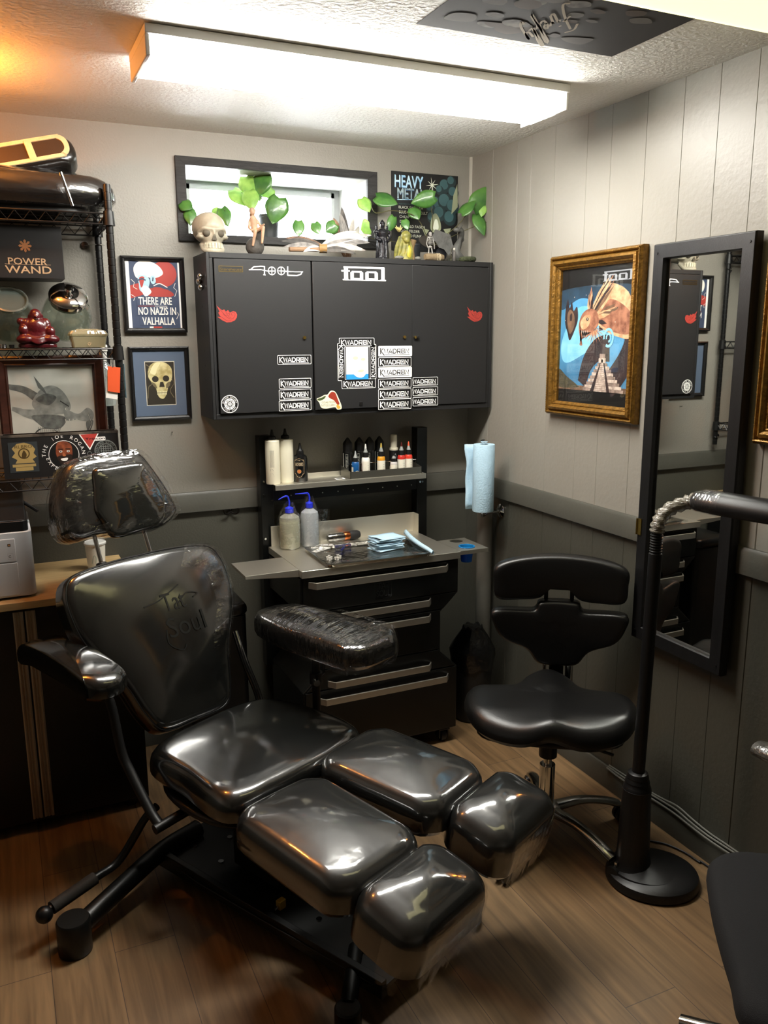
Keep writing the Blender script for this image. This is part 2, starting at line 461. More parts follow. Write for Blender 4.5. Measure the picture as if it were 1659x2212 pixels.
CE = mat('orange_peel_ceiling', '#ebe9e3', .6, var=.06, vscale=2, bump=.45, bscale=75)
struct('ceiling', M().box(XL-.1, .1, YF-.1, .1, H, H+.1), CE, 'off-white orange-peel ceiling', smooth=False)
# floor: wide vinyl planks running toward the back wall
def planks():
    mt = bpy.data.materials.new('brown_vinyl_planks'); mt.use_nodes = True; nt = mt.node_tree; L = nt.links; b = nt.nodes['Principled BSDF']
    b.inputs['Roughness'].default_value = .42
    tc = nt.nodes.new('ShaderNodeTexCoord'); mp = nt.nodes.new('ShaderNodeMapping'); mp.inputs['Rotation'].default_value = (0, 0, R(90)); L.new(tc.outputs['Object'], mp.inputs[0])
    br = nt.nodes.new('ShaderNodeTexBrick'); br.inputs['Scale'].default_value = 1; br.inputs['Brick Width'].default_value = 1.2; br.inputs['Row Height'].default_value = .165
    br.inputs['Mortar Size'].default_value = .0011; br.offset = .37
    br.inputs['Color1'].default_value = lin('#7d6446'); br.inputs['Color2'].default_value = lin('#6e563a'); br.inputs['Mortar'].default_value = lin('#40342a')
    L.new(mp.outputs[0], br.inputs['Vector'])
    mp2 = nt.nodes.new('ShaderNodeMapping'); mp2.inputs['Scale'].default_value = (26, 1.6, 1); L.new(tc.outputs['Object'], mp2.inputs[0])
    n = nt.nodes.new('ShaderNodeTexNoise'); n.inputs['Scale'].default_value = 1.6; n.inputs['Detail'].default_value = 7; n.inputs['Distortion'].default_value = .6; L.new(mp2.outputs[0], n.inputs['Vector'])
    rp = nt.nodes.new('ShaderNodeMapRange'); rp.inputs['From Min'].default_value = .3; rp.inputs['From Max'].default_value = .7; rp.inputs['To Min'].default_value = .62; rp.inputs['To Max'].default_value = 1.25; L.new(n.outputs['Fac'], rp.inputs['Value'])
    mx = nt.nodes.new('ShaderNodeMix'); mx.data_type = 'RGBA'; mx.blend_type = 'MULTIPLY'; mx.inputs['Factor'].default_value = 1
    L.new(br.outputs['Color'], mx.inputs['A']); L.new(rp.outputs[0], mx.inputs['B']); L.new(mx.outputs['Result'], b.inputs['Base Color'])
    bp = nt.nodes.new('ShaderNodeBump'); bp.inputs['Strength'].default_value = .12; bp.inputs['Distance'].default_value = .004
    L.new(n.outputs['Fac'], bp.inputs['Height']); L.new(bp.outputs[0], b.inputs['Normal'])
    return mt
struct('floor', M().box(XL-.1, .1, YF-.1, .1, -.1, 0), planks(), 'brown wood-look vinyl plank floor', smooth=False)
# chair rails and baseboards
def rail(a, b, nrm, z0, z1, th, name, label, m_=TRIM):
    a, b, nrm = Vector(a), Vector(b), Vector(nrm)
    pr = [(0, z0), (th, z0), (th, z1-.012), (th*.55, z1), (0, z1)]
    struct(name, M().rings([[p+nrm*t+Vector((0, 0, z)) for t, z in pr] for p in (a, b)]), m_, label, bevel=.001)
rail((XL, -.0005, 0), (-.02, -.0005, 0), (0, -1, 0), RAIL-.082, RAIL, .018, 'trim_1', 'dark grey chair rail along the back wall')
rail((-.0005, -.0, 0), (-.0005, YF, 0), (-1, 0, 0), RAIL-.082, RAIL, .018, 'trim_2', 'dark grey chair rail along the right wall')
rail((XL, -.0005, 0), (-.02, -.0005, 0), (0, -1, 0), 0, .09, .014, 'baseboard_back', 'grey baseboard along the back wall')
rail((-.0005, -.0, 0), (-.0005, YF, 0), (-1, 0, 0), 0, .085, .016, 'baseboard_right', 'grey baseboard along the right wall')
# corner bead where the two walls meet and cove strip under the ceiling
struct('trim_3', M().box(-.012, 0, -.006, 0, 1.985, H), mat('lighter_caulk', '#b9b5aa', .5, bump=.05), 'pale caulk line in the room corner')

# ------------------------------------------------------------------ window
WBLK = mat('weathered_black_wood', '#2d2c2c', .6, var=.5, vscale=14, stretch=(1, 1, 9), bump=.3, bscale=60)
WREC = mat('white_reveal_paint', '#d9d9d6', .6, bump=.05)
GREYF = mat('grey_sash', '#8f9190', .5, bump=.03)
mb = M(); fx0, fx1, fz0, fz1 = -1.290, -.460, 2.040, 2.345
for q0, q1 in (((fx0, fx1, fz1), (wx0+.0, wx1-.0, wz1)), ((fx0, fx1, fz0), (wx0, wx1, wz0))):
    za, zb = q0[2], q1[2]
    mb.prism([(q0[0], -.016, za), (q0[1], -.016, za), (q1[1], -.016, zb), (q1[0], -.016, zb)], (0, .0158, 0))
mb.prism([(fx0, -.016, fz0), (fx0, -.016, fz1), (wx0, -.016, wz1), (wx0, -.016, wz0)], (0, .0158, 0))
mb.prism([(fx1, -.016, fz0), (fx1, -.016, fz1), (wx1, -.016, wz1), (wx1, -.016, wz0)], (0, .0158, 0))
wf = struct('window_1', mb, WBLK, 'small high window in a weathered black wooden frame', bevel=.001, smooth=False)
mb = M(); yb = .33   # deep white reveal
mb.box(wx0-.02, wx0, .1, yb, wz0-.02, wz1+.05); mb.box(wx1, wx1+.02, .1, yb, wz0-.02, wz1+.05)
mb.box(wx0, wx1, .1, yb, wz0-.02, wz0); mb.box(wx0, wx1, .1, yb, wz1, wz1+.05)
struct('window_reveal', mb, WREC, parent=wf, smooth=False)
mb = M(); ix0, ix1, iz0, iz1 = -1.19, -.535, 2.068, 2.30
for a in ((wx0, ix0, wz0, wz1), (ix1, wx1, wz0, wz1), (ix0, ix1, iz1-.012, wz1)): mb.box(a[0], a[1], yb-.03, yb, a[2], a[3])
for x in (ix0, -.83, ix1-.014): mb.box(x, x+.014, yb-.045, yb-.03, iz0, iz1)
mb.box(ix0, ix1, yb-.045, yb-.03, iz1-.02, iz1); mb.box(ix0, ix1, yb-.045, yb-.03, iz0, iz0+.012)
struct('window_sash', mb, GREYF, parent=wf, smooth=False)
struct('window_pane', M().box(ix0, ix1, yb-.027, yb-.023, iz0, iz1), film('window_glass', .0, bump=0), parent=wf, smooth=False)

# warm bulb just outside the frame on the left
t = thing('clip_lamp', 'small bare warm bulb lamp high on the left wall side, mostly outside the picture', 'lamp', (-2.06, -.58, 2.42))
part(t, 'ceiling_plate', M().cyl((-2.06, -.58, 2.4395), (-2.06, -.58, 2.415), .05), BKPL)
part(t, 'stem', M().cyl((-2.06, -.58, 2.416), (-2.06, -.58, 2.36), .012), BKPL)
part(t, 'bulb', M().ball((-2.06, -.58, 2.325), .035), mat('warm_bulb', '#ff9a3c', .5, emit=WARM_E, bump=.01))
# ================================================================== black wall cabinet
cy0, cyf = -.001, -.215
CX0, CX1, CZ0, CZ1 = -1.238, -.014, 1.372, 1.983
t = thing('wall_cabinet', 'wide charcoal metal wall cabinet with three sticker-covered doors in the room corner', 'cabinet', ((CX0+CX1)/2, 0, CZ0))
CABT = t
mb = M()
mb.box(CX0, CX0+.012, cyf, cy0, CZ0, CZ1); mb.box(CX1-.012, CX1, cyf, cy0, CZ0, CZ1)
mb.box(CX0+.012, CX1-.012, cyf, cy0, CZ1-.02, CZ1); mb.box(CX0+.012, CX1-.012, cyf, cy0, CZ0, CZ0+.02)
mb.box(CX0+.012, CX1-.012, -.012, cy0, CZ0+.02, CZ1-.02)
mb.box(CX0+.012, CX0+.024, cyf, cyf+.02, CZ0+.02, CZ1-.02); mb.box(CX1-.024, CX1-.012, cyf, cyf+.02, CZ0+.02, CZ1-.02)
part(t, 'body', mb, CABM, bevel=.0015)
for i in range(8): part(t, 'side_hole', M().cyl((CX0-.0004, -.12, CZ0+.09+i*.055), (CX0+.002, -.12, CZ0+.09+i*.055), .004, n=10), PBLK)
YD = -.2245
def c5(X, Y): return at(400+X/2.44, 540+Y/2.44, 'y', YD)
xa = at(463, 720, 'y', YD).x; xb = at(676, 720, 'y', YD).x; xc = at(890, 720, 'y', YD).x; xd = CX1-.026
doors = []
for i, (x0, x1, yy) in enumerate(((CX0+.026, xb-.002, 0), (xb+.002, xc-.001, -.004), (xc+.001, xd, .003))):
    doors.append(part(t, 'door', M().box(x0, x1, YD+.001+yy, -.2155, CZ0+.022, CZ1-.022), CABM, bevel=.002))
DOFF = [0, -.004, .003]
def sdec(): return D((0, YD-.0005, 0), (1, 0, 0), (0, 0, 1), (0, -1, 0))
def put(di, name, d, mats, label=None):
    d.xf(Matrix.Translation((0, DOFF[di]+.0008, 0)))
    return part(doors[di], name, d, mats, smooth=False, label=label)
def kwadron(di, X0, Y0, X1, Y1, inv=False, rot=0, cut=False):
    a, b = c5(X0, Y0), c5(X1, Y1); u0, u1, v0, v1 = a.x, b.x, b.z, a.z
    u0 += .001; u1 -= .001
    d = sdec(); F, B = (1, 0) if not inv else (0, 1)      # 0 white 1 black
    d.rr(u0, v0, u1, v1, .004, 1, 0); d.rr(u0+.0012, v0+.0012, u1-.0012, v1-.0012, .0035, 0, 1); d.rr(u0+.003, v0+.003, u1-.003, v1-.003, .003, F if not inv else 0, 2)
    w, h = u1-u0, v1-v0; fg = 0 if not inv else 1
    def kw(T, w, h):
        x = w*.06; y = h*.27; hh = h*.45; n = 'KWADRON'; cw = w*.86/7
        if cut: n = 'WADRON'; cw = w*.92/6; x = w*.01
        for i, ch in enumerate(n):
            xx = x+i*cw; g = cw*.82; b_ = hh*.2
            def S(pts, cl=False):
                d.stroke([T(xx+p[0]*g, y+p[1]*hh) for p in pts]+([T(xx+pts[0][0]*g, y+pts[0][1]*hh)] if cl else []), b_, fg, 3)
            if ch == 'K': S([(.12, -.1), (.12, 1.15)]); S([(.95, 1.1), (.2, .55), (1.2, -.35)])
            if ch == 'W': S([(-.02, 1.0), (.25, .05), (.5, .9), (.75, .05), (1.02, 1.0)])
            if ch == 'A': S([(0, 0), (.5, 1), (1, 0)]); S([(.3, .32), (.7, .32)])
            if ch == 'D': S([(.05, .08), (.65, .08), (.95, .35), (.95, .7), (.65, .92), (.05, .92)], True)
            if ch == 'R': S([(.08, 0), (.08, .92), (.92, .92), (.92, .42), (.1, .42)]); S([(.5, .42), (.98, 0)])
            if ch == 'O': S([(.05, .08), (.95, .08), (.95, .92), (.05, .92)], True); d.stroke([T(xx+.5*g, y+.36*hh), T(xx+.5*g, y+.64*hh)], b_*1.3, fg, 3)
            if ch == 'N': S([(.06, 0), (.06, 1), (.94, .02), (.94, 1)])
        d.stroke([T(w*.2, h*.17), T(w*.92, h*.17)], h*.045, fg, 3)
    if rot == 0: kw(lambda a_, b_: (u0+a_, v0+b_), w, h)
    elif rot == 90: kw(lambda a_, b_: (u1-b_, v0+a_), h, w)
    else: kw(lambda a_, b_: (u0+b_, v1-a_), h, w)
    put(di, 'needle_brand_sticker', d, [WHITE, PBLK], label='white KWADRON sticker' if inv else None)
for q in ((483, 553, 671, 603), (491, 677, 680, 727), (491, 735, 680, 787), (491, 793, 680, 845)): kwadron(0, q[0], q[1], min(q[2], 668), q[3])
kwadron(1, 797, 490, 845, 690, rot=-90); kwadron(1, 968, 495, 1008, 680, rot=90)
kwadron(1, 820, 680, 1004, 728); kwadron(1, 806, 462, 998, 512)
for q, inv in (((1013, 505, 1196, 560), True), ((1013, 565, 1192, 615), False), ((1013, 618, 1195, 670), True), ((1013, 678, 1192, 726), False), ((1013, 733, 1192, 783), False), ((1013, 787, 1192, 837), False)):
    kwadron(1, *q, inv=inv)
for q in ((1199, 670, 1336, 714), (1199, 722, 1336, 766), (1199, 775, 1336, 820)): kwadron(2, *q, cut=True)
# the pale over-lit snapshot between the stickers
d = sdec(); a, b = c5(845, 512), c5(964, 680); d.rect(a.x, b.z, b.x, a.z, 0, 1); w, h = b.x-a.x, a.z-b.z
d.rect(a.x, b.z, b.x, b.z+h*.16, 1, 2); d.blob([(a.x+w*.3, b.z+h*.2), (a.x+w*.65, b.z+h*.05), (a.x+w*.9, b.z+h*.2), (a.x+w*.95, b.z+h*.6), (a.x+w*.6, b.z+h*.97), (a.x+w*.12, b.z+h*.75)], 2, 3)
d.circ(a.x+w*.42, b.z+h*.66, w*.12, 3, 4, ry=w*.07); d.circ(a.x+w*.76, b.z+h*.62, w*.1, 3, 4, ry=w*.06); d.blob([(a.x+w*.5, b.z+h*.25), (a.x+w*.7, b.z+h*.22), (a.x+w*.8, b.z+h*.28), (a.x+w*.66, b.z+h*.3)], 3, 4)
put(1, 'snapshot', d, [mat('photo_white', '#f4f6ee', .3), mat('photo_blue', '#2f8fd6', .4), mat('photo_cream', '#fbf7d8', .4), mat('photo_grey', '#b9bda2', .5)], label='pale snapshot of a face')
# small plates and logo stickers
d = sdec(); a, b = c5(176, 82), c5(305, 117); d.rect(a.x, b.z, b.x, a.z, 0, 1); d.rect(a.x+.002, b.z+.002, b.x-.002, a.z-.002, 1, 2); d.text('Storehouse', a.x+.005, b.z+.0045, b.x-a.x-.01, (a.z-b.z)*.45, 0, 3)
put(0, 'name_plate', d, [mat('brass_plate', '#a58a4c', .3, 1), PBLK], label='brass Storehouse plate')
d = sdec()
def logo_line(pts, w, sm=0): d.stroke([(c5(*p).x, c5(*p).z) for p in pts], w, 0, 1, sm)
lc = [1.0]
def logo_line(pts, w, sm=0):
    lc[0] += .15; d.stroke([(c5(*p).x, c5(*p).z) for p in pts], w*1.25, 0, lc[0], sm)
for cx_ in (457, 506):
    p = c5(cx_, 110); d.ring(p.x, p.z, .0125, .0155, 0, 1.0)
logo_line([(336, 104), (400, 104), (440, 112)], .0024); logo_line([(347, 102), (362, 88), (400, 86), (418, 87)], .0034); logo_line([(418, 85), (418, 132)], .0034); logo_line([(412, 130), (424, 132)], .0024)
logo_line([(457, 90), (457, 132)], .0022); logo_line([(440, 111), (476, 111)], .0022); logo_line([(506, 90), (506, 132)], .0022); logo_line([(488, 110), (540, 112)], .0022)
logo_line([(540, 86), (540, 134)], .0034); logo_line([(526, 113), (575, 115), (621, 115)], .0024); logo_line([(540, 134), (590, 135), (610, 128), (616, 116)], .0034)
put(0, 'band_logo_sticker', d, [WHITE], label='thin white band logo sticker')
def block_logo(d, u0, v0, u1, v1, mi=0, l=1, rev=False):
    w, h = u1-u0, v1-v0; T = lambda x: (u1-x*w) if rev else (u0+x*w); e = .075*w
    cnt = [0]
    def rc(x0, y0, x1, y1):
        cnt[0] += 1; d.rr(min(T(x0), T(x1)), v0+y0*h, max(T(x0), T(x1)), v0+y1*h, min(abs(T(x1)-T(x0)), (y1-y0)*h)*.3, mi, l+cnt[0]*.25)
    rc(.05, .87, .97, 1); rc(.06, 0, .15, .95); rc(0, .62, .19, .73); rc(.03, 0, .16, .09); rc(.16, 0, .97, .05)
    for a in (.2, .53):
        rc(a, .06, a+.075, .62); rc(a+.21, .06, a+.285, .62); rc(a+.03, .56, a+.255, .68); rc(a, .05, a+.285, .17)
    rc(.89, 0, .97, 1); rc(.86, 0, 1.0, .09)
d = sdec(); a, b = c5(820, 85), c5(1056, 165); block_logo(d, a.x, b.z, b.x, a.z)
put(1, 'band_logo_sticker', d, [WHITE], label='heavy white band logo sticker')
REDM = mat('red_sticker', '#9a342c', .5); REDD = mat('dark_red_sticker', '#5a1a16', .5)
def flame(X0, Y0, X1, Y1, di):
    d = sdec(); a, b = c5(X0, Y0), c5(X1, Y1); w, h = b.x-a.x, a.z-b.z
    T = lambda p: (a.x+p[0]*w, b.z+p[1]*h)
    o = [((x-182)/114, 1-(y-292)/93) for x, y in ((182, 292), (200, 309), (213, 319), (224, 313), (233, 325), (246, 317), (256, 331), (275, 322), (290, 327), (297, 342), (294, 358), (283, 373), (262, 383), (236, 385), (212, 374), (184, 354), (202, 354), (190, 332), (198, 326))]
    d.poly([T(p) for p in o], 0, 1)
    for k_, s in enumerate(([(.15, .78), (.35, .5), (.5, .3), (.72, .2), (.88, .35), (.9, .55), (.78, .6), (.7, .5), (.78, .42)], [(.3, .55), (.4, .4), (.52, .45), (.6, .32), (.7, .3)], [(.12, .4), (.3, .25), (.5, .1), (.7, .1)], [(.45, .62), (.5, .5), (.62, .55), (.62, .42)])): d.stroke([T(p) for p in s], .0013, 1, 2+k_*.2, 14)
    put(di, 'flame_sticker', d, [REDM, REDD])
flame(165, 292, 275, 382, 0); flame(1487, 298, 1567, 378, 2)
d = sdec(); p = c5(235, 812); r = c5(281, 812).x-p.x
d.circ(p.x, p.z, r, 0, 1); d.ring(p.x, p.z, r*.62, r*.92, 1, 2); d.circ(p.x, p.z, r*.6, 0, 2)
for i in range(8): d.ring(p.x+r*.42*math.cos(R(i*45)), p.z+r*.42*math.sin(R(i*45)), r*.07, r*.12, 1, 3, 10)
d.ring(p.x, p.z, r*.22, r*.3, 1, 3); d.text('B', p.x-r*.11, p.z-r*.15, r*.22, r*.3, 1, 3)
d.arc_text('BISHOP ROTARY', p.x, p.z, r*.68, r*.17, 90, 13, 0, 3); d.arc_text('SINCE 2009', p.x, p.z, r*.84, r*.17, 270, 13, 0, 3, True)
put(0, 'round_sticker', d, [WHITE, PBLK], label='round black and white sticker')
d = sdec(); a, b = c5(690, 742), c5(828, 842); w, h = b.x-a.x, a.z-b.z; T = lambda p: (a.x+p[0]*w, b.z+p[1]*h)
d.blob([T(p) for p in ((0, .6), (.15, .68), (.3, .78), (.42, .8), (.55, .98), (.72, .92), (.85, .6), (.97, .1), (.8, .02), (.7, .15), (.4, .1), (.18, .15), (.1, .4))], 0, 1)
d.blob([T(p) for p in ((.45, .72), (.58, .92), (.72, .86), (.8, .6), (.88, .3), (.78, .3), (.66, .5), (.52, .6))], 1, 2); d.blob([T(p) for p in ((.02, .58), (.2, .66), (.35, .74), (.3, .6), (.12, .5))], 2, 2)
d.blob([T(p) for p in ((.8, .3), (.92, .12), (.82, .06), (.76, .18))], 3, 2)
d.text('COALITION', *T((.2, .36)), w*.5, h*.1, 4, 2); d.text('TATTOO SUPPLY', *T((.16, .2)), w*.56, h*.1, 4, 2)
put(1, 'fish_sticker', d, [mat('cream_print', '#e9e2c4', .5), mat('koi_red', '#8e2f1e', .5), mat('koi_green', '#3c4a26', .5), mat('koi_gold', '#c9983a', .5), PBLK], label='koi fish sticker')
BRASS = mat('brass', '#b79d55', .28, 1)
for di, X, Y in ((0, 628, 462), (1, 1153, 459)):
    p = c5(X, Y); yy = YD+DOFF[di]
    part(doors[di], 'lock', M().cyl((p.x, yy, p.z), (p.x, yy-.006, p.z), .0062).box(p.x-.0012, p.x+.0012, yy-.007, yy-.0055, p.z-.004, p.z+.004), BRASS)
p = c5(1212, 460); part(doors[2], 'lock', M().cyl((p.x, YD+.003, p.z), (p.x, YD-.006, p.z), .0055), BRASS); part(doors[2], 'pull_knob', M().box(p.x+.004, p.x+.016, YD-.010, YD+.003, p.z-.006, p.z+.006), BKPL, bevel=.002)
p = c5(925, 810); part(doors[1], 'latch_plate', M().box(p.x-.007, p.x+.007, YD-.006, YD-.003, p.z-.008, p.z+.008), BKPL, bevel=.001)
# three magnetic balls on its left side
for i, (py, yy) in enumerate(((596.5, -.165), (608, -.135), (620.5, -.165))):
    z = at(424, py, 'y', yy).z
    single('magnet_ball', M().ball((CX0-.0117, yy, z), .0115), CHROME, ['topmost of the three shiny magnet balls on the left side of the wall cabinet', 'middle one of the three shiny magnet balls on the left side of the wall cabinet', 'lowest of the three shiny magnet balls on the left side of the wall cabinet'][i], 'magnet', 'magnet balls on the cabinet side')

# ================================================================== framed pictures on the back wall
def wall_frame(x0, x1, z0, z1, y, w, name, label, fm, dep=.018, cat='picture'):
    t = thing(name, label, cat, ((x0+x1)/2, y, z0))
    mb = M()
    pr = [(0, 0), (0, dep), (w*.35, dep+.003), (w*.5, dep-.003), (w*.85, dep-.006), (w, dep-.01), (w, .002)]
    loops = []
    for i, (ins, dp) in enumerate(pr):
        loops.append([(x0+ins, y-dp, z0+ins), (x1-ins, y-dp, z0+ins), (x1-ins, y-dp, z1-ins), (x0+ins, y-dp, z1-ins)])
    mb.rings([[Vector(p) for p in L] for L in loops], cap0=False, cap1=False)
    mb.face([(x0, y-.0005, z0), (x1, y-.0005, z0), (x1, y-.0005, z1), (x0, y-.0005, z1)])
    part(t, 'frame', mb, fm, smooth=False)
    return t
def glaze(t, x0, x1, z0, z1, y): part(t, 'glass', M().face([(x0, y, z0), (x1, y, z0), (x1, y, z1), (x0, y, z1)]), GLASS, smooth=False)
FRB = mat('black_frame_wood', '#141312', .38, bump=.15, bscale=200)
x0, x1, z0, z1 = -1.512, -1.277, 1.698, 1.978
t = wall_frame(x0, x1, z0, z1, -.0008, .017, 'framed_poster', 'black framed red and blue poster of a man, reading THERE ARE NO NAZIS IN VALHALLA', FRB)
W_, H_ = x1-x0, z1-z0
d = D((x0, -.004, z0), (W_, 0, 0), (0, 0, H_), (0, -1, 0))
d.rect(.06, .05, .94, .95, 0, 0); d.rect(.13, .06, .90, .94, 1, 1)
d.circ(.68, .78, .20, 2, 2, ry=.17)
d.poly([(.13, .62), (.3, .66), (.33, .5), (.13, .45)], 2, 2); d.blob([(.33, .52), (.5, .6), (.7, .58), (.82, .5), (.6, .46)], 2, 3)
d.blob([(.2, .84), (.28, .93), (.45, .94), (.6, .88), (.66, .78), (.52, .72), (.36, .74), (.24, .72)], 3, 4)
d.blob([(.26, .74), (.36, .76), (.44, .7), (.42, .6), (.36, .52), (.28, .56), (.27, .64)], 4, 5); d.blob([(.28, .72), (.36, .73), (.33, .62), (.3, .6)], 2, 6)
d.stroke([(.26, .69), (.33, .71), (.38, .69)], .02, 1, 7); d.blob([(.3, .58), (.38, .62), (.46, .54), (.36, .48)], 3, 6)
d.blob([(.46, .74), (.52, .75), (.54, .68), (.5, .64), (.46, .67)], 4, 6); d.stroke([(.5, .73), (.49, .68)], .02, 1, 7)
d.stroke([(.46, .6), (.56, .64), (.66, .6), (.8, .58)], .035, 1, 5, 10); d.stroke([(.5, .62), (.6, .65), (.72, .6)], .012, 3, 6, 10)
for s in ([(.15, .7), (.2, .66), (.18, .6), (.24, .57)], [(.14, .5), (.2, .47), (.17, .42)], [(.85, .66), (.82, .6), (.87, .56), (.83, .48)], [(.84, .3), (.88, .24), (.84, .18)], [(.84, .12), (.8, .1)]): d.stroke(s, .008, 3, 7)
d.rect(.22, .355, .80, .475, 1, 8); d.rect(.22, .225, .86, .345, 1, 8); d.rect(.25, .09, .84, .215, 1, 8)
d.stroke([(.24, .35), (.5, .352)], .006, 2, 9); d.stroke([(.5, .352), (.7, .35)], .006, 3, 9)
d.text('THERE ARE', .245, .37, .53, .095, 3, 10, bold=.004); d.text('NO NAZIS IN', .235, .235, .60, .1, 3, 10, bold=.004); d.text('VALHALLA', .29, .1, .52, .1, 3, 10, bold=.004)
d.rect(.4, .06, .46, .08, 3, 10); d.rect(.46, .06, .6, .08, 2, 10)
part(t, 'print', d, [WHITE, mat('print_navy', '#3a465f', .6), RED, mat('print_cream', '#efeae0', .6), mat('print_ice', '#a9c9d6', .6)], smooth=False)
glaze(t, x0+.016, x1-.016, z0+.016, z1-.016, -.011)
x0, x1, z0, z1 = -1.505, -1.277, 1.362, 1.645
t = wall_frame(x0, x1, z0, z1, -.0008, .016, 'framed_drawing', 'black framed smoky skull drawing in a slate blue mat, below the red and blue poster', FRB)
W_, H_ = x1-x0, z1-z0
d = D((x0, -.004, z0), (W_, 0, 0), (0, 0, H_), (0, -1, 0))
d.rect(.05, .04, .95, .96, 0, 0); d.rect(.255, .2, .755, .80, 5, 1); d.rect(.265, .208, .745, .792, 1, 2)
d.blob([(.3, .62), (.34, .74), (.45, .79), (.6, .78), (.7, .7), (.7, .56), (.64, .48), (.6, .36), (.54, .29), (.46, .32), (.42, .44), (.36, .5)], 2, 3)
d.blob([(.34, .66), (.42, .77), (.52, .78), (.46, .7), (.42, .62)], 3, 4)
for u, v in ((.42, .56), (.6, .565)): d.circ(u, v, .055, 1, 5, ry=.042)
d.poly([(.5, .52), (.55, .52), (.57, .45), (.48, .45)], 1, 5); d.rect(.44, .345, .6, .395, 3, 5)
for i in range(6): d.rect(.455+i*.025, .345, .459+i*.025, .395, 1, 6)
d.stroke([(.44, .37), (.6, .37)], .006, 1, 6); d.blob([(.36, .52), (.42, .49), (.44, .43), (.38, .47)], 4, 5); d.blob([(.66, .52), (.6, .49), (.6, .43), (.66, .47)], 4, 5)
for s in ([(.28, .3), (.3, .45), (.36, .5), (.3, .6), (.36, .7)], [(.72, .3), (.66, .4), (.73, .5), (.68, .58)], [(.28, .76), (.33, .72), (.3, .66)]): d.stroke(s, (.014, .004), 4, 4, 14)
part(t, 'print', d, [mat('slate_mat', '#566478', .75, bump=.05), mat('sepia_dark', '#2b251a', .6), mat('sepia_bone', '#a89a63', .6, col2='#d8cf9c', vscale=40), mat('sepia_light', '#e2dcae', .6), mat('sepia_mid', '#6f654a', .6), mat('bevel_cream', '#d9d4bf', .6)], smooth=False)
glaze(t, x0+.015, x1-.015, z0+.015, z1-.015, -.011)
# album sleeve behind the plants
x0, x1, z1 = -.390, -.072, 2.357; z0 = z1-.318
d = D((x0, -.0065, z0), (x1-x0, 0, 0), (0, 0, .318), (0, -1, 0))
d.rect(0, 0, 1, 1, 0, 0)
for i, (u, v, r) in enumerate(((.8, .86, .09), (.9, .92, .07), (.72, .8, .06), (.93, .78, .08), (.66, .62, .1), (.8, .66, .11), (.58, .56, .07), (.92, .6, .1), (.72, .5, .1), (.88, .45, .1), (.6, .44, .07))):
    d.circ(u, v, r, 1, 1+i*.3); d.circ(u-.015, v+.02, r*.72, 2, 1.15+i*.3)
d.blob([(.58, .3), (.6, .45), (.66, .5), (.72, .42), (.74, .3), (.66, .24)], 4, 6); d.blob([(.62, .3), (.65, .42), (.69, .4), (.7, .3)], 5, 7)
d.poly([(.9, .5), (.93, .75), (.99, .9), (1, .6)], 4, 6); d.poly([(.45, .3), (.5, .2), (.56, .28)], 4, 6); d.poly([(.78, .3), (.85, .2), (.9, .32)], 4, 6)
d.blob([(.4, .16), (.55, .22), (.75, .2), (.9, .14), (.7, .06), (.5, .06)], 3, 6)
for a in range(0, 180, 45):
    ca, sa = math.cos(R(a+10)), math.sin(R(a+10)); L_ = .085 if a % 90 else .1
    d.poly([(.6+ca*L_, .86+sa*L_), (.6-sa*.008, .86+ca*.008), (.6-ca*L_, .86-sa*L_), (.6+sa*.008, .86-ca*.008)], 5, 4+a/100)
d.stroke([(.6, .86), (.6, .62)], .006, 5, 4)
for s, u, v, w, h in (('HEAVY', .04, .80, .42, .15), ('METAL', .08, .66, .40, .13)):
    d.text(s, u+.008, v-.008, w, h, 7, 5); d.text(s, u, v, w, h, 6 if s == 'HEAVY' else 8, 6, bold=.006)
d.stroke([(.08, .645), (.48, .665)], .007, 6, 5)
for i, s in enumerate(('BLACK SABBATH', 'BLUE OYSTER CULT', 'CHEAP TRICK', 'DEVO', 'DONALD FAGEN', 'DON FELDER', 'GRAND FUNK')):
    d.text(s, .10+.006*i, .535-i*.06, None, .034, 5, 5)
d.text('MUSIC FROM THE MOTION PICTURE', .1, .585, .36, .018, 2, 5)
single('album_sleeve', d.box(x0, x1, -.006, -.0008, z0, z1, 9), [mat('sleeve_black', '#0f1011', .45), mat('cloud_dark', '#1d2f31', .5), mat('cloud_light', '#38575a', .5), mat('sleeve_brown', '#3b3630', .5), mat('sleeve_sand', '#8a9074', .5), mat('sleeve_pale', '#cdd2c0', .5), mat('letters_blue', '#7db6da', .4, col2='#c9e2ee', vscale=30), mat('letters_dark_blue', '#1f4a78', .4), mat('letters_silver', '#a7b9bf', .4, col2='#5d757d', vscale=40), PBLK],
       'black HEAVY METAL album sleeve pinned to the back wall between the window and the corner', 'album cover', smooth=False)
# bent nail below the skull drawing
p = at(371, 934, 'y', 0)
single('nail', M().tube([(p.x, -.0002, p.z), (p.x, -.012, p.z+.001), (p.x-.002, -.016, p.z+.004)], .0016, 8), BKPL, 'small bent nail left in the back wall below the skull drawing', 'nail')
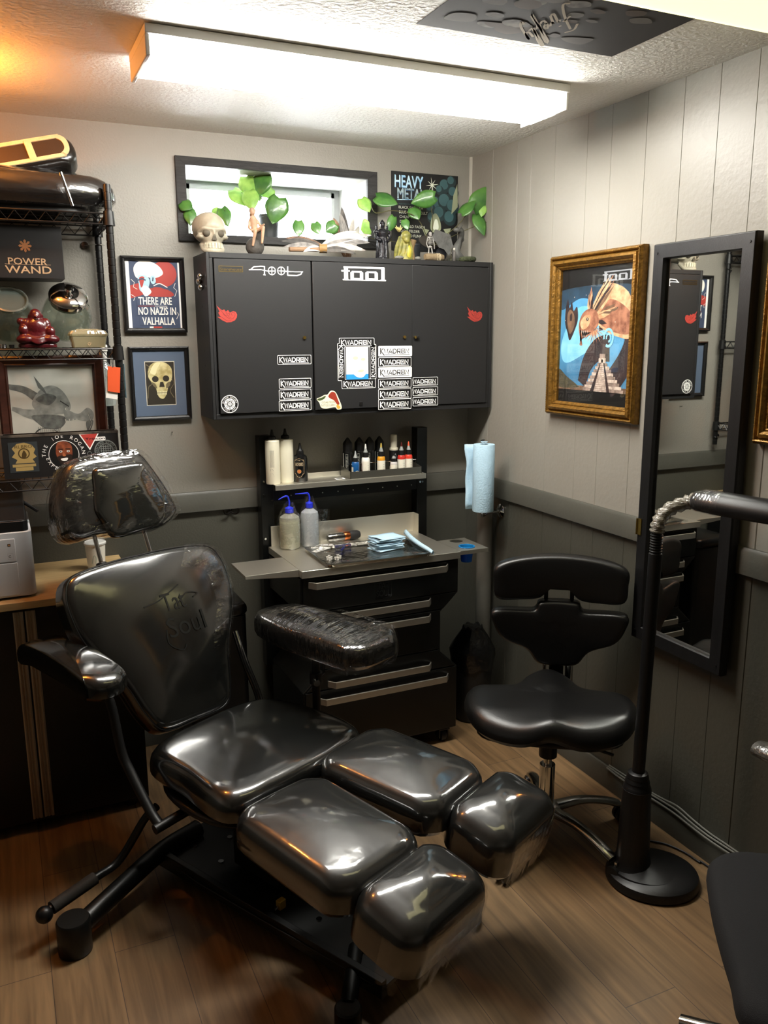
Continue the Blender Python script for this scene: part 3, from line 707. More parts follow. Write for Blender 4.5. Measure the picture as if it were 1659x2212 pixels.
# double coat hook
p = at(497, 1104, 'y', 0); DKM = mat('dark_bronze', '#17130f', .4, .6)
t = thing('coat_hook', 'dark double coat hook screwed to the back wall under the chair rail', 'hook', (p.x, 0, p.z-.04))
part(t, 'back_plate', M().xf(Matrix()).cushion([(0, .024), (.009, .018), (.007, -.006), (0, -.014), (-.007, -.006), (-.009, .018)], 0, .005, .002, .0, Matrix.Translation((p.x, -.0002, p.z+.012)) @ Matrix.Rotation(R(90), 4, 'X'), sub=24), DKM)
for s in (-1, 1): part(t, 'prong', M().tube(smooth_path([(p.x, -.006, p.z), (p.x+s*.014, -.014, p.z-.009), (p.x+s*.027, -.022, p.z-.004), (p.x+s*.031, -.024, p.z+.013)], 10), [.0042]*9+[.004, .0032], 8), DKM)
part(t, 'screw', M().cyl((p.x, -.005, p.z+.008), (p.x, -.0066, p.z+.008), .003, n=10), CHROME); part(t, 'screw', M().cyl((p.x, -.005, p.z+.024), (p.x, -.0066, p.z+.024), .003, n=10), CHROME)
# ================================================================== right wall: mirror, pictures, towel holder
def rframe(y0, y1, z0, z1, w, prof, name, label, fm, cat='picture', off=0):
    """frame on the right wall; y0 > y1 (y0 nearer the corner); prof = [(inset fraction, depth)]"""
    t = thing(name, label, cat, (-.0005, (y0+y1)/2, z0))
    loops = []
    for f, dp in prof:
        i = w*f; loops.append([Vector(p) for p in ((-.0006-off-dp, y0-i, z0+i), (-.0006-off-dp, y1+i, z0+i), (-.0006-off-dp, y1+i, z1-i), (-.0006-off-dp, y0-i, z1-i))])
    mb = M().rings(loops, cap0=False, cap1=False)
    mb.face([(-.0008-off, y0, z0), (-.0008-off, y1, z0), (-.0008-off, y1, z1), (-.0008-off, y0, z1)])
    return t, mb
MFR = mat('black_stained_wood', '#111112', .42, var=.35, vscale=10, bump=.1, bscale=120, stretch=(6, 6, 1))
MIR = mat('mirror_silver', '#dfe2de', .012, 1.0)
my0, my1, mz0, mz1, mw = -1.218, -1.614, .655, 1.957, .047
t, mb = rframe(my0, my1, mz0, mz1, mw, [(0, 0), (0, .024), (.06, .03), (.94, .03), (1, .024), (1, .012)], 'wall_mirror', 'tall mirror in a flat black wooden frame on the right wall', MFR, 'mirror', .019)
part(t, 'frame', mb, MFR, smooth=False, bevel=.001)
part(t, 'mirror_glass', M().box(-.033, -.030, my0-mw+.002, my1+mw-.002, mz0+mw-.002, mz1-mw+.002), MIR, smooth=False)
for y, z in ((my0-.018, mz1-.028), (my1+.018, mz1-.028), (my0-.018, mz0+.03), (my1+.018, mz0+.03)):
    part(t, 'screw', M().cyl((-.0495, y, z), (-.0515, y, z), .004, n=10), BKPL)
part(t, 'hinge', M().box(-.053, -.0496, my0-.022, my0-.004, 1.02, 1.075).cyl((-.054, my0-.003, 1.02), (-.054, my0-.003, 1.075), .003, n=8), BRASS)
GPROF = [(0, 0), (0, .022), (.1, .03), (.22, .03), (.3, .022), (.42, .034), (.58, .038), (.72, .03), (.8, .02), (.88, .022), (1, .016), (1, .006)]
def gilt(y0, y1, z0, z1, label):
    t, mb = rframe(y0, y1, z0, z1, .052, GPROF, 'gilt_framed_picture', label, GOLD)
    part(t, 'frame', mb, GOLD, smooth=False)
    for k, ins in enumerate((.009, .043)):                      # beaded mouldings
        b = M()
        for (ya, yb, za, zb) in ((y0-ins, y1+ins, z1-ins, z1-ins), (y0-ins, y1+ins, z0+ins, z0+ins), (y0-ins, y0-ins, z0+ins, z1-ins), (y1+ins, y1+ins, z0+ins, z1-ins)):
            L_ = abs(yb-ya)+abs(zb-za); n = int(L_/.009); P = []
            for i in range(n*2+1):
                f = i/(n*2); P.append((-.031 if k == 0 else -.023, ya+(yb-ya)*f, za+(zb-za)*f))
            b.tube(P, [.0026 if i % 2 else .0042 for i in range(n*2+1)], 6)
        part(t, 'beading', b, GOLD)
    return t
gy0, gy1, gz0, gz1 = -.643, -1.143, 1.381, 1.968
t = gilt(gy0, gy1, gz0, gz1, 'gilt framed poster of a feathered serpent over a stone pyramid, left of the mirror')
iy0, iy1, iz0, iz1 = gy0-.05, gy1+.05, gz0+.05, gz1-.05
d = D((-.007, iy0, iz0), (0, iy1-iy0, 0), (0, 0, iz1-iz0), (-1, 0, 0))
SKY1 = mat('art_sky', '#4f93bd', .55, col2='#26506f', vscale=5); ART = [PBLK, SKY1, mat('art_sky_light', '#86c3df', .55, col2='#5ea6cf', vscale=9), mat('art_feather', '#a9745a', .6, col2='#6f4433', vscale=40), mat('art_feather_light', '#d3ab84', .6, col2='#b08460', vscale=50),
       mat('art_dark', '#3a2a28', .6, col2='#1f1a1f', vscale=20), mat('art_stone', '#a08c80', .6, col2='#6f6058', vscale=60), mat('art_stone_light', '#cdbcae', .6, col2='#97867b', vscale=80), mat('art_earth', '#7d5f48', .6, col2='#4c3d30', vscale=20), mat('art_logo_grey', '#8c9095', .5), mat('art_sky_dark', '#2a4a63', .55, col2='#15242f', vscale=7), mat('art_tree', '#4f4a36', .6, col2='#37352b', vscale=60)]
d.rect(0, 0, 1, 1, 0, 0); d.rect(0, .1, 1, .845, 1, 1)
d.blob([(0, .845), (1, .845), (1, .62), (.6, .72), (.3, .78), (0, .7)], 10, 1.3)
d.blob([(.12, .6), (.3, .72), (.6, .66), (.66, .45), (.4, .38), (.1, .3), (.02, .42)], 2, 1.6)
d.rect(0, .1, 1, .135, 8, 2); d.blob([(0, .12), (0, .25), (.12, .2), (.28, .14), (.3, .12)], 11, 2.2)
# ghost hand shape
d.blob([(.07, .70), (.10, .78), (.13, .71), (.16, .76), (.19, .69), (.24, .72), (.26, .63), (.22, .55), (.15, .47), (.11, .53), (.07, .60)], 5, 2.4); d.blob([(.1, .66), (.14, .70), (.2, .66), (.21, .58), (.15, .52), (.11, .58)], 8, 2.5); d.blob([(.14, .66), (.17, .67), (.17, .62), (.14, .62)], 5, 2.6)
# serpent's body
d.stroke([(.55, .62), (.75, .66), (.92, .6), (1.0, .48), (.94, .34), (.8, .2), (.72, .15)], (.17, .2), 5, 2.5, 20)
d.stroke([(.35, .15), (.42, .3), (.55, .4), (.72, .42)], (.12, .2), 5, 2.5, 16)
rr = random.Random(3)
d.blob([(.45, .66), (.6, .86), (.85, .84), (.99, .72), (.99, .5), (.8, .5), (.6, .56)], 4, 2.8); d.blob([(.5, .64), (.7, .76), (.97, .66), (.97, .52), (.72, .54)], 3, 2.9)
for i in range(46):                                             # mane of long feathers, swept up and back
    a = -12+(i*37 % 112); a0 = R(a); L_ = (.16+.20*math.exp(-((a-48)/26)**2))*rr.uniform(.8, 1.15)
    bx, by = .44+.13*rr.random()*math.cos(a0), .62+.08*rr.random()*math.sin(a0); ex, ey = bx+L_*math.cos(a0)*1.15, by+L_*math.sin(a0)*.8
    nx, ny = -math.sin(a0)*.017, math.cos(a0)*.017
    if ex > .99: ex = .99
    d.poly([(bx-nx*.5, by-ny*.5), (bx+(ex-bx)*.6-nx, by+(ey-by)*.6-ny), (ex, ey), (bx+(ex-bx)*.6+nx, by+(ey-by)*.6+ny), (bx+nx*.5, by+ny*.5)], (5, 4, 3, 4, 8)[i % 5], 3+i*.04)
for i in range(12):
    a0 = R(200+i*14); bx, by = .5+.03*math.cos(a0), .57+.03*math.sin(a0); ex, ey = bx+.17*math.cos(a0), by+.1*math.sin(a0)
    d.poly([(bx-.012, by), (ex, ey), (bx+.012, by)], (3, 4)[i % 2], 5+i*.03)
d.blob([(.28, .6), (.33, .67), (.42, .7), (.52, .68), (.56, .6), (.48, .53), (.4, .5), (.33, .48), (.3, .44), (.34, .44), (.29, .52)], 3, 6)
d.blob([(.3, .6), (.36, .65), (.44, .65), (.42, .58), (.34, .55)], 4, 6.5); d.circ(.4, .625, .018, 0, 7, 12, ry=.012); d.circ(.4, .626, .007, 7, 7.3, 8)
d.blob([(.3, .545), (.4, .53), (.46, .53), (.38, .505), (.34, .49), (.33, .52)], 0, 7)
for u in (.32, .345, .37, .4): d.poly([(u, .543), (u+.016, .541), (u+.006, .52)], 7, 7.4)
for u in (.34, .36, .385): d.poly([(u, .492), (u+.014, .498), (u+.01, .515)], 7, 7.4)
d.ring(.70, .49, .05, .07, 2, 6, 20, -120, 190); d.ring(.7, .49, .02, .035, 2, 6, 14, -90, 200)
# stepped pyramid
for i in range(9):
    f = i/9; w = .30*(1-f)+.045*f; z_ = .1+.21*f
    d.rect(.63-w*.85, z_, .63+w, z_+.022, 7 if i % 2 else 6, 8+i*.02)
d.poly([(.52, .1), (.70, .1), (.645, .31), (.61, .31)], 7, 8.4)
for i in range(14): d.rect(.528+i*.006, .108+i*.014, .695-i*.0035, .112+i*.014, 6, 8.6)
d.poly([(.48, .1), (.53, .1), (.615, .31), (.605, .31)], 5, 8.7); d.poly([(.71, .1), (.75, .1), (.665, .31), (.65, .31)], 5, 8.7)
d.rect(.585, .31, .68, .345, 7, 8.8); d.rect(.595, .345, .67, .375, 6, 8.8); d.rect(.62, .312, .645, .335, 0, 9)
for u, v in ((.2, .79), (.37, .8), (.08, .62), (.78, .6), (.6, .7), (.93, .8)): d.circ(u, v, .006, 7, 9, 8, ry=.004)
block_logo(d, .58, .885, .98, .955, 9, 2)
part(t, 'print', d, ART, smooth=False)
part(t, 'glass', M().face([(-.0135, iy0+.003, iz0-.003), (-.0135, iy1-.003, iz0-.003), (-.0135, iy1-.003, iz1+.003), (-.0135, iy0+.003, iz1+.003)]), GLASS, smooth=False)
t = gilt(-1.640, -2.14, 1.374, 1.954, 'second gilt frame, cut off by the right edge of the picture, right of the mirror')
part(t, 'print', M().box(-.007, -.003, -1.69, -2.09, 1.424, 1.904), mat('dark_print', '#23262b', .5, var=.5, vscale=6), smooth=False)
# standing paper towel holder arm on the right wall
p = at(1043, 1104, 'x', -.135); q = at(1036, 958, 'x', -.135)
TW = mat('blue_paper', '#a9c8da', .85, var=.06, vscale=40, bump=.25, bscale=160)
f = at(1082, 1103, 'x', -.002)
t = thing('towel_holder', 'chrome paper towel holder arm screwed to the right wall under the chair rail', 'towel holder', (-.0, f.y, f.z))
part(t, 'wall_flange', M().lathe([(.001, 0), (.03, 0), (.03, .004), (.02, .009), (.011, .012), (.011, .02)], mx=Matrix.Translation((-.0005, f.y, f.z)) @ Matrix.Rotation(R(-90), 4, 'Y')), CHROME)
part(t, 'arm', M().tube(smooth_path([(-.018, f.y, f.z), (-.07, f.y+.0, f.z-.002), (-.115, (f.y+p.y)/2, f.z-.006), (p.x, p.y, p.z-.007)], 12), .008, 12), CHROME)
part(t, 'rod', M().cyl((p.x, p.y, p.z-.012), (p.x, p.y, q.z+.012), .006), CHROME)
part(t, 'finial', M().lathe([(.004, 0), (.014, .004), (.016, .010), (.010, .014), (.002, .015)], (p.x, p.y, q.z+.006)), CHROME)
t = thing('paper_towel_roll', 'blue paper towel roll standing on the chrome wall holder in the corner', 'paper towel', (p.x, p.y, p.z))
mb = M().lathe([(.0075, 0), (.044, 0), (.0455, .003), (.0455, q.z-p.z-.003), (.044, q.z-p.z), (.017, q.z-p.z), (.016, q.z-p.z-.004), (.0075, q.z-p.z-.004)], (p.x, p.y, p.z+.001), 36)
part(t, 'roll', mb, TW)
# the loose sheet, hanging off on the corner side
hh = q.z-p.z; cols = []
for j in range(9):
    a = R(62+j*9) if j < 5 else None
    for_ = []
    for i in range(13):
        z = p.z+.003+(hh-.006)*i/12
        if j < 5: x, y = p.x+.047*math.cos(a), p.y+.047*math.sin(a)
        else:
            k = j-4; g = .0135*k+(.006*(i/12-.75 if i > 9 else -.0)*k)+.002*math.sin(i*1.3)*k/4
            x = p.x+.047*math.cos(R(98))-.86*g; y = p.y+.047*math.sin(R(98))+.22*g+.003*math.sin(i*.9+k)
        for_.append(Vector((x, y, z)))
    cols.append(for_)
part(t, 'loose_sheet', M().rings(cols, cap0=False, cap1=False, closed=False), TW, solid=.0012)
# corner pipe, rubbish bag, papers
PIPE = mat('painted_pipe', '#6a6860', .45, var=.15, vscale=9, bump=.1, bscale=40)
mb = M().lathe([(.034, .001), (.034, .40), (.0345, .405), (.0345, .93)], (-.048, -.245, 0), 24)
single('drain_pipe', mb, PIPE, 'grey painted drain pipe rising in the room corner under the paper towels', 'pipe')
BAGM = mat('black_bin_liner', '#0b0b0c', .3, bump=.6, bscale=22, coat=.6, coat_rough=.15)
bx, by = -.16, -.17
t = thing('waste_bin', 'dark waste bin with a black liner in the corner behind the cart', 'waste bin', (-.165, -.35, 0))
part(t, 'bin', M().lathe([(.07, .002), (.078, .02), (.094, .33), (.09, .335), (.085, .30), (.07, .03)], (-.165, -.35, 0), 28), mat('dark_grey_plastic', '#1d1e1f', .45, bump=.03))
rings = []
for k, (r, z) in enumerate(((.095, .25), (.099, .30), (.098, .335), (.07, .38), (.048, .415), (.04, .43))):
    rings.append([Vector((-.165+(r+.004*math.sin(5*j+k*2))*math.cos(2*math.pi*j/28), -.35+(r+.004*math.cos(4*j+k))*math.sin(2*math.pi*j/28), z+.008*math.sin(j*1.3+k))) for j in range(28)])
part(t, 'liner', M().rings(rings, cap0=False), BAGM)
PAP = mat('white_paper', '#cfc9b4', .8, var=.08, vscale=30)
mb = M()
for i in range(9):
    c = Matrix.Translation((-.262, -.20, .001+i*.0125)) @ Matrix.Rotation(R(rr.uniform(-9, 9)), 4, 'Z'); mb.box(-.05, .05, -.06, .06, 0, .0122, 0, c)
for i in range(0): pass
single('paper_stack', mb, PAP, 'small stack of white papers on the floor in the corner behind the cart', 'papers', smooth=False)
# cables lying along the right baseboard
CABL = mat('grey_cable', '#6b6a62', .5, bump=.05)
for i, (dx, dz, s) in enumerate(((-.021, .088, 0), (-.013, .0925, 1), (-.006, .0955, 2))):
    P = [(dx-.004*math.sin(k*1.1+s), -1.1-.07*k, dz+(.012*math.exp(-((k-5)/1.2)**2)*(s+.3)*.8)) for k in range(15)]
    single('cable', M().tube(smooth_path(P, 60), .0034, 8), CABL, ['front one of the three grey cables lying on top of the right baseboard', 'middle one of the three grey cables lying on top of the right baseboard', 'grey cable nearest the wall on top of the right baseboard'][i], 'cable', 'cables on the baseboard')
# ================================================================== left: worktop, base cabinet, printer, cup
OAK = mat('light_oak_top', '#b79a6c', .45, var=.18, vscale=7, stretch=(1.2, 14, 14), bump=.05, bscale=30)
WT = .836
single('worktop', M().box(-3.0, -1.592, -.497, -.002, WT-.026, WT), OAK, 'light oak worktop with the white printer on it, at the left', 'worktop', bevel=.002)
CBLK = mat('black_cabinet_board', '#0b0c0c', .35, bump=.02, bscale=300)
t = thing('base_cabinet', 'black two-door base cabinet with ribbed metal edge strips under the oak worktop', 'cabinet', (-2.0, -.25, 0))
part(t, 'body', M().box(-2.62, -1.60, -.462, -.018, .03, WT-.0265), CBLK, smooth=False)
STRIP = mat('ribbed_aluminium', '#b3a590', .42, .75, bump=.05, bscale=20, stretch=(14, 14, .6))
sx = at(75, 1560, 'y', -.487).x
for i, (x0, x1) in enumerate(((-2.60, sx-.002), (sx+.002, -1.602))):
    dr = part(t, 'door', M().box(x0, x1, -.482, -.463, .045, WT-.03), CBLK, bevel=.001)
    a, b = (x1-.032, x1-.001) if i == 0 else (x0+.001, x0+.032)
    pr = [(a, -.4822), (a, -.490), (a+.004, -.492), (a+.010, -.4865), (a+.014, -.4925), (a+.019, -.487), (a+.026, -.493), (b, -.491), (b, -.4822)]
    part(dr, 'edge_strip', M().rings([[Vector((x, y, z)) for x, y in pr] for z in (.055, WT-.035)]), STRIP, smooth=False, label='ribbed aluminium grip strip')
for x in (-2.55, -1.66): 
    for y in (-.43, -.06): part(t, 'foot', M().cyl((x, y, 0), (x, y, .031), .02), BKPL)
# printer
PW = mat('printer_grey_white', '#bfc3c6', .45, bump=.02, bscale=400); PWD = mat('printer_plinth_grey', '#3c3e40', .5)  # PWD: dark grey of the set-back plinth under the body
t = thing('printer', 'white laser printer with a black top on the oak worktop', 'printer', (-2.12, -.27, WT))
def rb(x0, x1, y0, y1, z0, z1, r, mb=None):
    mb = mb or M(); P = rrect(x1-x0, y1-y0, r, 5, (x0+x1)/2, (y0+y1)/2)
    return mb.rings([[Vector((x, y, z)) for x, y in P] for z in (z0, z1)])
px1 = -1.912
part(t, 'body', rb(-2.32, px1, -.455, -.09, WT+.008, WT+.225, .022), PW, bevel=.003)
part(t, 'plinth', rb(-2.31, px1-.012, -.44, -.10, WT+.0005, WT+.008, .02), PWD)
part(t, 'front_panel', M().box(-2.28, px1-.052, -.4585, -.4552, WT+.128, WT+.205), PW, bevel=.002)
part(t, 'paper_drawer', M().box(-2.28, px1-.05, -.4585, -.4552, WT+.014, WT+.124), PW, bevel=.002)
d = D((px1-.075, -.4588, WT+.135), (.001, 0, 0), (0, 0, .001), (0, -1, 0)); d.rect(0, 45, 9, 54, 0, 0); d.rect(1.5, 47, 7.5, 52, 1, 1); d.ring(5, 12, 3, 4.2, 0, 1, 16, 40, 320); d.frame(-2, 2, 14, 22, .4, 2, 0)
part(t, 'print', d, [PBLK, mat('amber_print', '#a87f52', .5), mat('grey_print', '#8d9093', .5)], smooth=False)
part(t, 'top_tray', rb(-2.315, px1-.008, -.45, -.10, WT+.225, WT+.26, .02), BKPL, bevel=.002)
part(t, 'scanner_lid', M().prism([(px1-.012, -.44, WT+.26), (px1-.012, -.10, WT+.26), (px1-.012, -.10, WT+.345), (px1-.012, -.20, WT+.345)], (-.39, 0, 0)), BKPL, bevel=.004)
part(t, 'paper_support', M().tube([(px1-.02, -.30, WT+.30), (px1+.03, -.32, WT+.262)], .006, 8), BKPL)
# paper cup behind the headrest
p = Vector((-1.695, -.19, WT))
t = thing('paper_cup', 'white paper cup with a pale print on the worktop behind the headrest', 'cup', p)
part(t, 'cup', M().lathe([(.001, .002), (.028, .002), (.0285, 0), (.030, 0), (.036, .095), (.038, .096), (.038, .099), (.0365, .099), (.0355, .096), (.029, .006), (.001, .006)], p, 32), mat('cup_paper', '#d9d6c9', .6))
part(t, 'lid', M().lathe([(.0385, .0965), (.0395, .098), (.0395, .104), (.036, .108), (.034, .106), (.001, .106)], p, 32), WHPL)
d = D((0, 0, 0), (1, 0, 0), (0, 0, 1)); d.map = lambda u, v, l: Vector((p.x+(.0304+.006*v/.095)*math.cos(u/.033), p.y+(.0304+.006*v/.095)*math.sin(u/.033), p.z+v))
for s in ([(.137, .03), (.146, .06), (.153, .05), (.15, .03)], [(.158, .065), (.164, .075), (.172, .06)], [(.164, .02), (.17, .045), (.176, .035)]): d.stroke(s, .003, 0, 0, 12)
part(t, 'print', d, [mat('cup_print', '#a7b5a0', .6)], smooth=False)

# ================================================================== black wire rack on the wall
RX0, RX1, RYF, RYB = -2.52, -1.588, -.37, -.035
WIRE = mat('black_wire_coating', '#0e0e0e', .35, bump=.02)
t = thing('wire_rack', 'black wire shelving rack hung on the back wall at the left', 'shelf rack', ((RX0+RX1)/2, -.2, 1.10))
def post(x, y):
    mb = M(); P = []; rr_ = []
    z = 1.10
    while z < 2.15:
        for dz, r in ((0, .0125), (.022, .0125), (.0225, .0112), (.0250, .0112)): P.append((x, y, z+dz)); rr_.append(r)
        z += .0254
    mb.tube(P, rr_, 14); return mb
for x in (RX0, RX1):
    for y in (RYF, RYB): part(t, 'post', post(x, y), WIRE)
SHZ = (2.078, 1.645, 1.217)
for z in SHZ:
    mb = M(); e = .011
    for zz in (z-.003, z-.036):
        mb.tube([(RX0, RYF, zz), (RX1, RYF, zz)], .003, 6); mb.tube([(RX0, RYB, zz), (RX1, RYB, zz)], .003, 6)
        mb.tube([(RX0, RYF, zz), (RX0, RYB, zz)], .003, 6); mb.tube([(RX1, RYF, zz), (RX1, RYB, zz)], .003, 6)
    n = 22
    for (ya, yb, xa, xb, n) in ((RYF, RYF, RX0+.01, RX1-.01, 40), (RYB, RYB, RX0+.01, RX1-.01, 40), (RYF+.01, RYB-.01, RX1, RX1, 14)):
        mb.tube([(xa+(xb-xa)*i/n, ya+(yb-ya)*i/n, z-.005-.029*(i % 2)) for i in range(n+1)], .0022, 5)
    for i in range(1, 37): mb.tube([(RX0+(RX1-RX0)*i/37, RYF, z-.0005), (RX0+(RX1-RX0)*i/37, RYB, z-.0005)], .0018, 5)
    for k in (.33, .66): mb.tube([(RX0, RYF+(RYB-RYF)*k, z-.003), (RX1, RYF+(RYB-RYF)*k, z-.003)], .0022, 5)
    s = part(t, 'shelf', mb, WIRE)
    for x in (RX0, RX1):
        for y in (RYF, RYB): part(s, 'collar', M().lathe([(.0128, z-.04), (.019, z-.04), (.0165, z+.005), (.0128, z+.005)], (x, y, 0), 18), BKPL)
for z in (2.01, 1.14):
    part(t, 'wall_clamp', M().tube(smooth_path([(RX1-.045, -.003, z), (RX1-.03, -.006, z), (RX1-.02, RYB+.0, z), (RX1, RYB-.015, z), (RX1+.018, RYB, z)], 14), .007, 8, flat=.3).cyl((RX1-.045, -.002, z), (RX1-.045, -.007, z), .013), CHROME, label='chrome wall clamp')
# ---- on the top shelf: two spare chair pads under plastic
zt = SHZ[0]+.002
mx = Matrix.Translation((-1.90, -.205, zt+.012))
t = thing('spare_seat_pad', 'black padded chair cushion wrapped in plastic lying on the rack top shelf', 'cushion', (-1.9, -.2, zt))
part(t, 'cushion', M().cushion([(.33, -.13), (.355, 0), (.33, .12), (.2, .15), (-.3, .15), (-.3, -.17), (.0, -.175), (.22, -.165)], 0, .105, .055, .04, mx), WRINK)
part(t, 'base_board', M().prism([Vector((-1.90+x*.86, -.205+y*.86, zt)) for x, y in rrect(.6, .3, .08, 5)], (0, 0, .013)), BKPL)
# upper pad, tilted on edge: seen from its stapled underside
c = at(58, 328, 'y', -.30)
fm = Matrix.Translation(c) @ Matrix.Rotation(R(-14), 4, 'Y') @ Matrix.Rotation(R(62), 4, 'X')
t = thing('spare_headrest_pad', 'spare headrest pad tipped on its side above the rack, showing its pale stapled underside', 'cushion', (c.x, c.y, c.z-.06))
SADL = mat('black_vinyl_worn', '#15120f', .3, bump=.15, bscale=30, coat=.6, coat_rough=.1)
part(t, 'cushion', M().cushion(rrect(.30, .105, .045, 4), -.10, .0, .03, .0, fm, sub=56), SADL)
CREAM = mat('cream_webbing', '#d8c7a0', .8, var=.1, vscale=60, bump=.2, bscale=200)
u = M(); o_ = [Vector(p) for p in smooth_loop(rrect(.262, .084, .036, 4), 48)]; i_ = [Vector(p) for p in smooth_loop(rrect(.232, .058, .026, 4), 48)]
u.rings([[fm @ Vector((p.x, p.y, .001)) for p in o_], [fm @ Vector((p.x, p.y, .006)) for p in o_], [fm @ Vector((p.x, p.y, .006)) for p in i_], [fm @ Vector((p.x, p.y, .001)) for p in i_]], cap0=False, cap1=False)
part(t, 'edge_webbing', u, CREAM); part(t, 'cross_strap', M().box(.0, .022, -.036, .036, .002, .0075, 0, fm), CREAM, bevel=.001)
part(t, 'underside_panel', M().prism([fm @ Vector((p.x, p.y, .0005)) for p in i_], (fm.to_3x3() @ Vector((0, 0, .002)))), mat('brown_board', '#3b2d1e', .6, var=.3, vscale=10))
p0, p1 = at(131, 372, 'y', -.425), at(157, 446, 'y', -.425); p1.z = max(p1.z, zt+.006)
part(t, 'post', M().cyl(p0, p1, .0055), CHROME, label='thin chrome headrest post')
# ---- middle shelf
z1 = SHZ[1]+.0018
# two tipped glass candy jars
JG = film('jar_glass', .03, '#eef2ee', .03, bump=0)
def jar(x, y, label):
    """penny-candy jar: round body lying back, wide mouth facing the room and up"""
    t = thing('glass_jar', label, 'jar', (x, y, z1))
    ax = Vector((0.05, -.72, .69)).normalized()
    q = ax.to_track_quat('Z', 'Y').to_matrix().to_4x4(); mx = Matrix.Translation((x, y+.02, z1+.108)) @ q
    part(t, 'body', M().lathe([(.02, -.075), (.055, -.072), (.08, -.045), (.084, 0), (.074, .04), (.056, .062), (.056, .07), (.0535, .07), (.0535, .06), (.071, .038), (.081, 0), (.077, -.043), (.052, -.069), (.001, -.071)], mx=mx, n=40), JG)
    part(t, 'rim', M().lathe([(.056, .066), (.0605, .068), (.0605, .076), (.055, .078), (.053, .074), (.0535, .067)], mx=mx, n=40), film('thick_glass', .12, '#b9c4bc', .03, bump=0, body=.12))
    return t, mx
jar_a, mxa = jar(at(20, 690, 'y', -.16).x, -.185, 'clear glass jar without its lid, at the left end of the middle rack shelf')
jar_b, mxb = jar(at(145, 690, 'y', -.16).x, -.185, 'clear glass jar with a chrome lid, behind the red figurine')
part(jar_b, 'lid', M().lathe([(.061, .0785), (.064, .08), (.064, .092), (.058, .100), (.035, .108), (.030, .109), (.0, .110)], mx=mxb, n=40).lathe([(.008, .108), (.007, .118), (.016, .124), (.014, .132), (.001, .134)], mx=mxb, n=24), CHROME)
# black boxed machine resting on the jars
bz0 = at(60, 603, 'y', -.20).z; bx1 = at(137, 560, 'y', -.235).x; bz1 = at(60, 487, 'y', -.235).z
t = thing('machine_box', 'black POWER WAND box with a copper flower mark, on top of the glass jars', 'box', (bx1-.13, -.15, bz0))
BOXM = mat('matt_black_card', '#131212', .55, bump=.02)
part(t, 'box', M().box(bx1-.24, bx1, -.235, -.06, bz0, bz1), BOXM, bevel=.0015)
COP = mat('copper_foil', '#c98a5e', .35, .7); TAN = mat('tan_print', '#b59a78', .5)
d = D((0, -.2358, 0), (1, 0, 0), (0, 0, 1), (0, -1, 0))
def P2(px, py): q_ = at(px, py, 'y', -.236); return q_.x, q_.z
u, v = P2(54, 531)
for i in range(8):
    a = R(45*i); d.poly([(u+.004*math.cos(a-.5), v+.004*math.sin(a-.5)), (u+.017*math.cos(a-.25), v+.017*math.sin(a-.25)), (u+.021*math.cos(a), v+.021*math.sin(a)), (u+.017*math.cos(a+.25), v+.017*math.sin(a+.25)), (u+.004*math.cos(a+.5), v+.004*math.sin(a+.5))], 0, 1+i*.1)
d.circ(u, v, .009, 0, 2)
a, b = P2(18, 571), P2(101, 559); d.text('POWER', a[0], a[1], b[0]-a[0], b[1]-a[1], 1, 1, bold=.0006)
a, b = P2(12, 588), P2(110, 575); d.stroke([(a[0], b[1]+.0035), (b[0], b[1]+.0035)], .001, 1, 1)
d.text('WAND', a[0], a[1]-.002, b[0]-a[0], b[1]-a[1], 1, 1, bold=.0008)
part(t, 'print', d, [COP, TAN], smooth=False)
# red laughing figurine
DRED = mat('dark_red_resin', '#4d1218', .3, var=.3, vscale=30, coat=.3, bump=.1, bscale=120)
p = Vector((at(82, 745, 'y', -.30).x, -.30, z1))
t = thing('laughing_figurine', 'dark red seated laughing figurine on the middle rack shelf', 'figurine', p)
FS = 1.38
def B(c, r, mb): return mb.ball(p+Vector(c)*FS, [q*FS for q in r], 20, 12)
part(t, 'base', M().cushion(rrect(.120, .062, .028, 4), 0, .014, .005, 0, Matrix.Translation(p)), DRED)
mb = M(); B((0, 0, .03), (.038, .024, .026), mb); B((0, -.005, .047), (.027, .02, .026), mb); B((-.026, -.012, .02), (.022, .018, .012), mb); B((.028, -.012, .02), (.022, .018, .012), mb)
B((0, -.004, .075), (.0145, .0145, .017), mb); B((-.0145, -.002, .072), (.003, .004, .008), mb); B((.0145, -.002, .072), (.003, .004, .008), mb); B((0, -.019, .073), (.003, .003, .003), mb)
B((-.022, -.006, .053), (.011, .011, .017), mb); B((.022, -.006, .053), (.011, .011, .017), mb); B((.03, -.016, .038), (.011, .011, .013), mb); B((-.03, -.012, .042), (.011, .011, .013), mb); B((-.034, -.004, .062), (.009, .009, .009), mb)
for k in range(4): mb.tube(smooth_path([p+FS*Vector((-.032+.004*k, -.012-.004*k, .034-.005*k)), p+FS*Vector((0, -.027-.001*k, .022-.004*k)), p+FS*Vector((.034-.003*k, -.012-.004*k, .034-.005*k))], 10), .0034, 6)
organic(part(t, 'figure', mb, DRED, smooth=True, angle=0), .0028, 3)
part(t, 'mouth', M().ball(p+FS*Vector((0, -.0178, .0665)), (.0075, .0035, .0035), 10, 6), mat('deep_red', '#1b0507', .4))
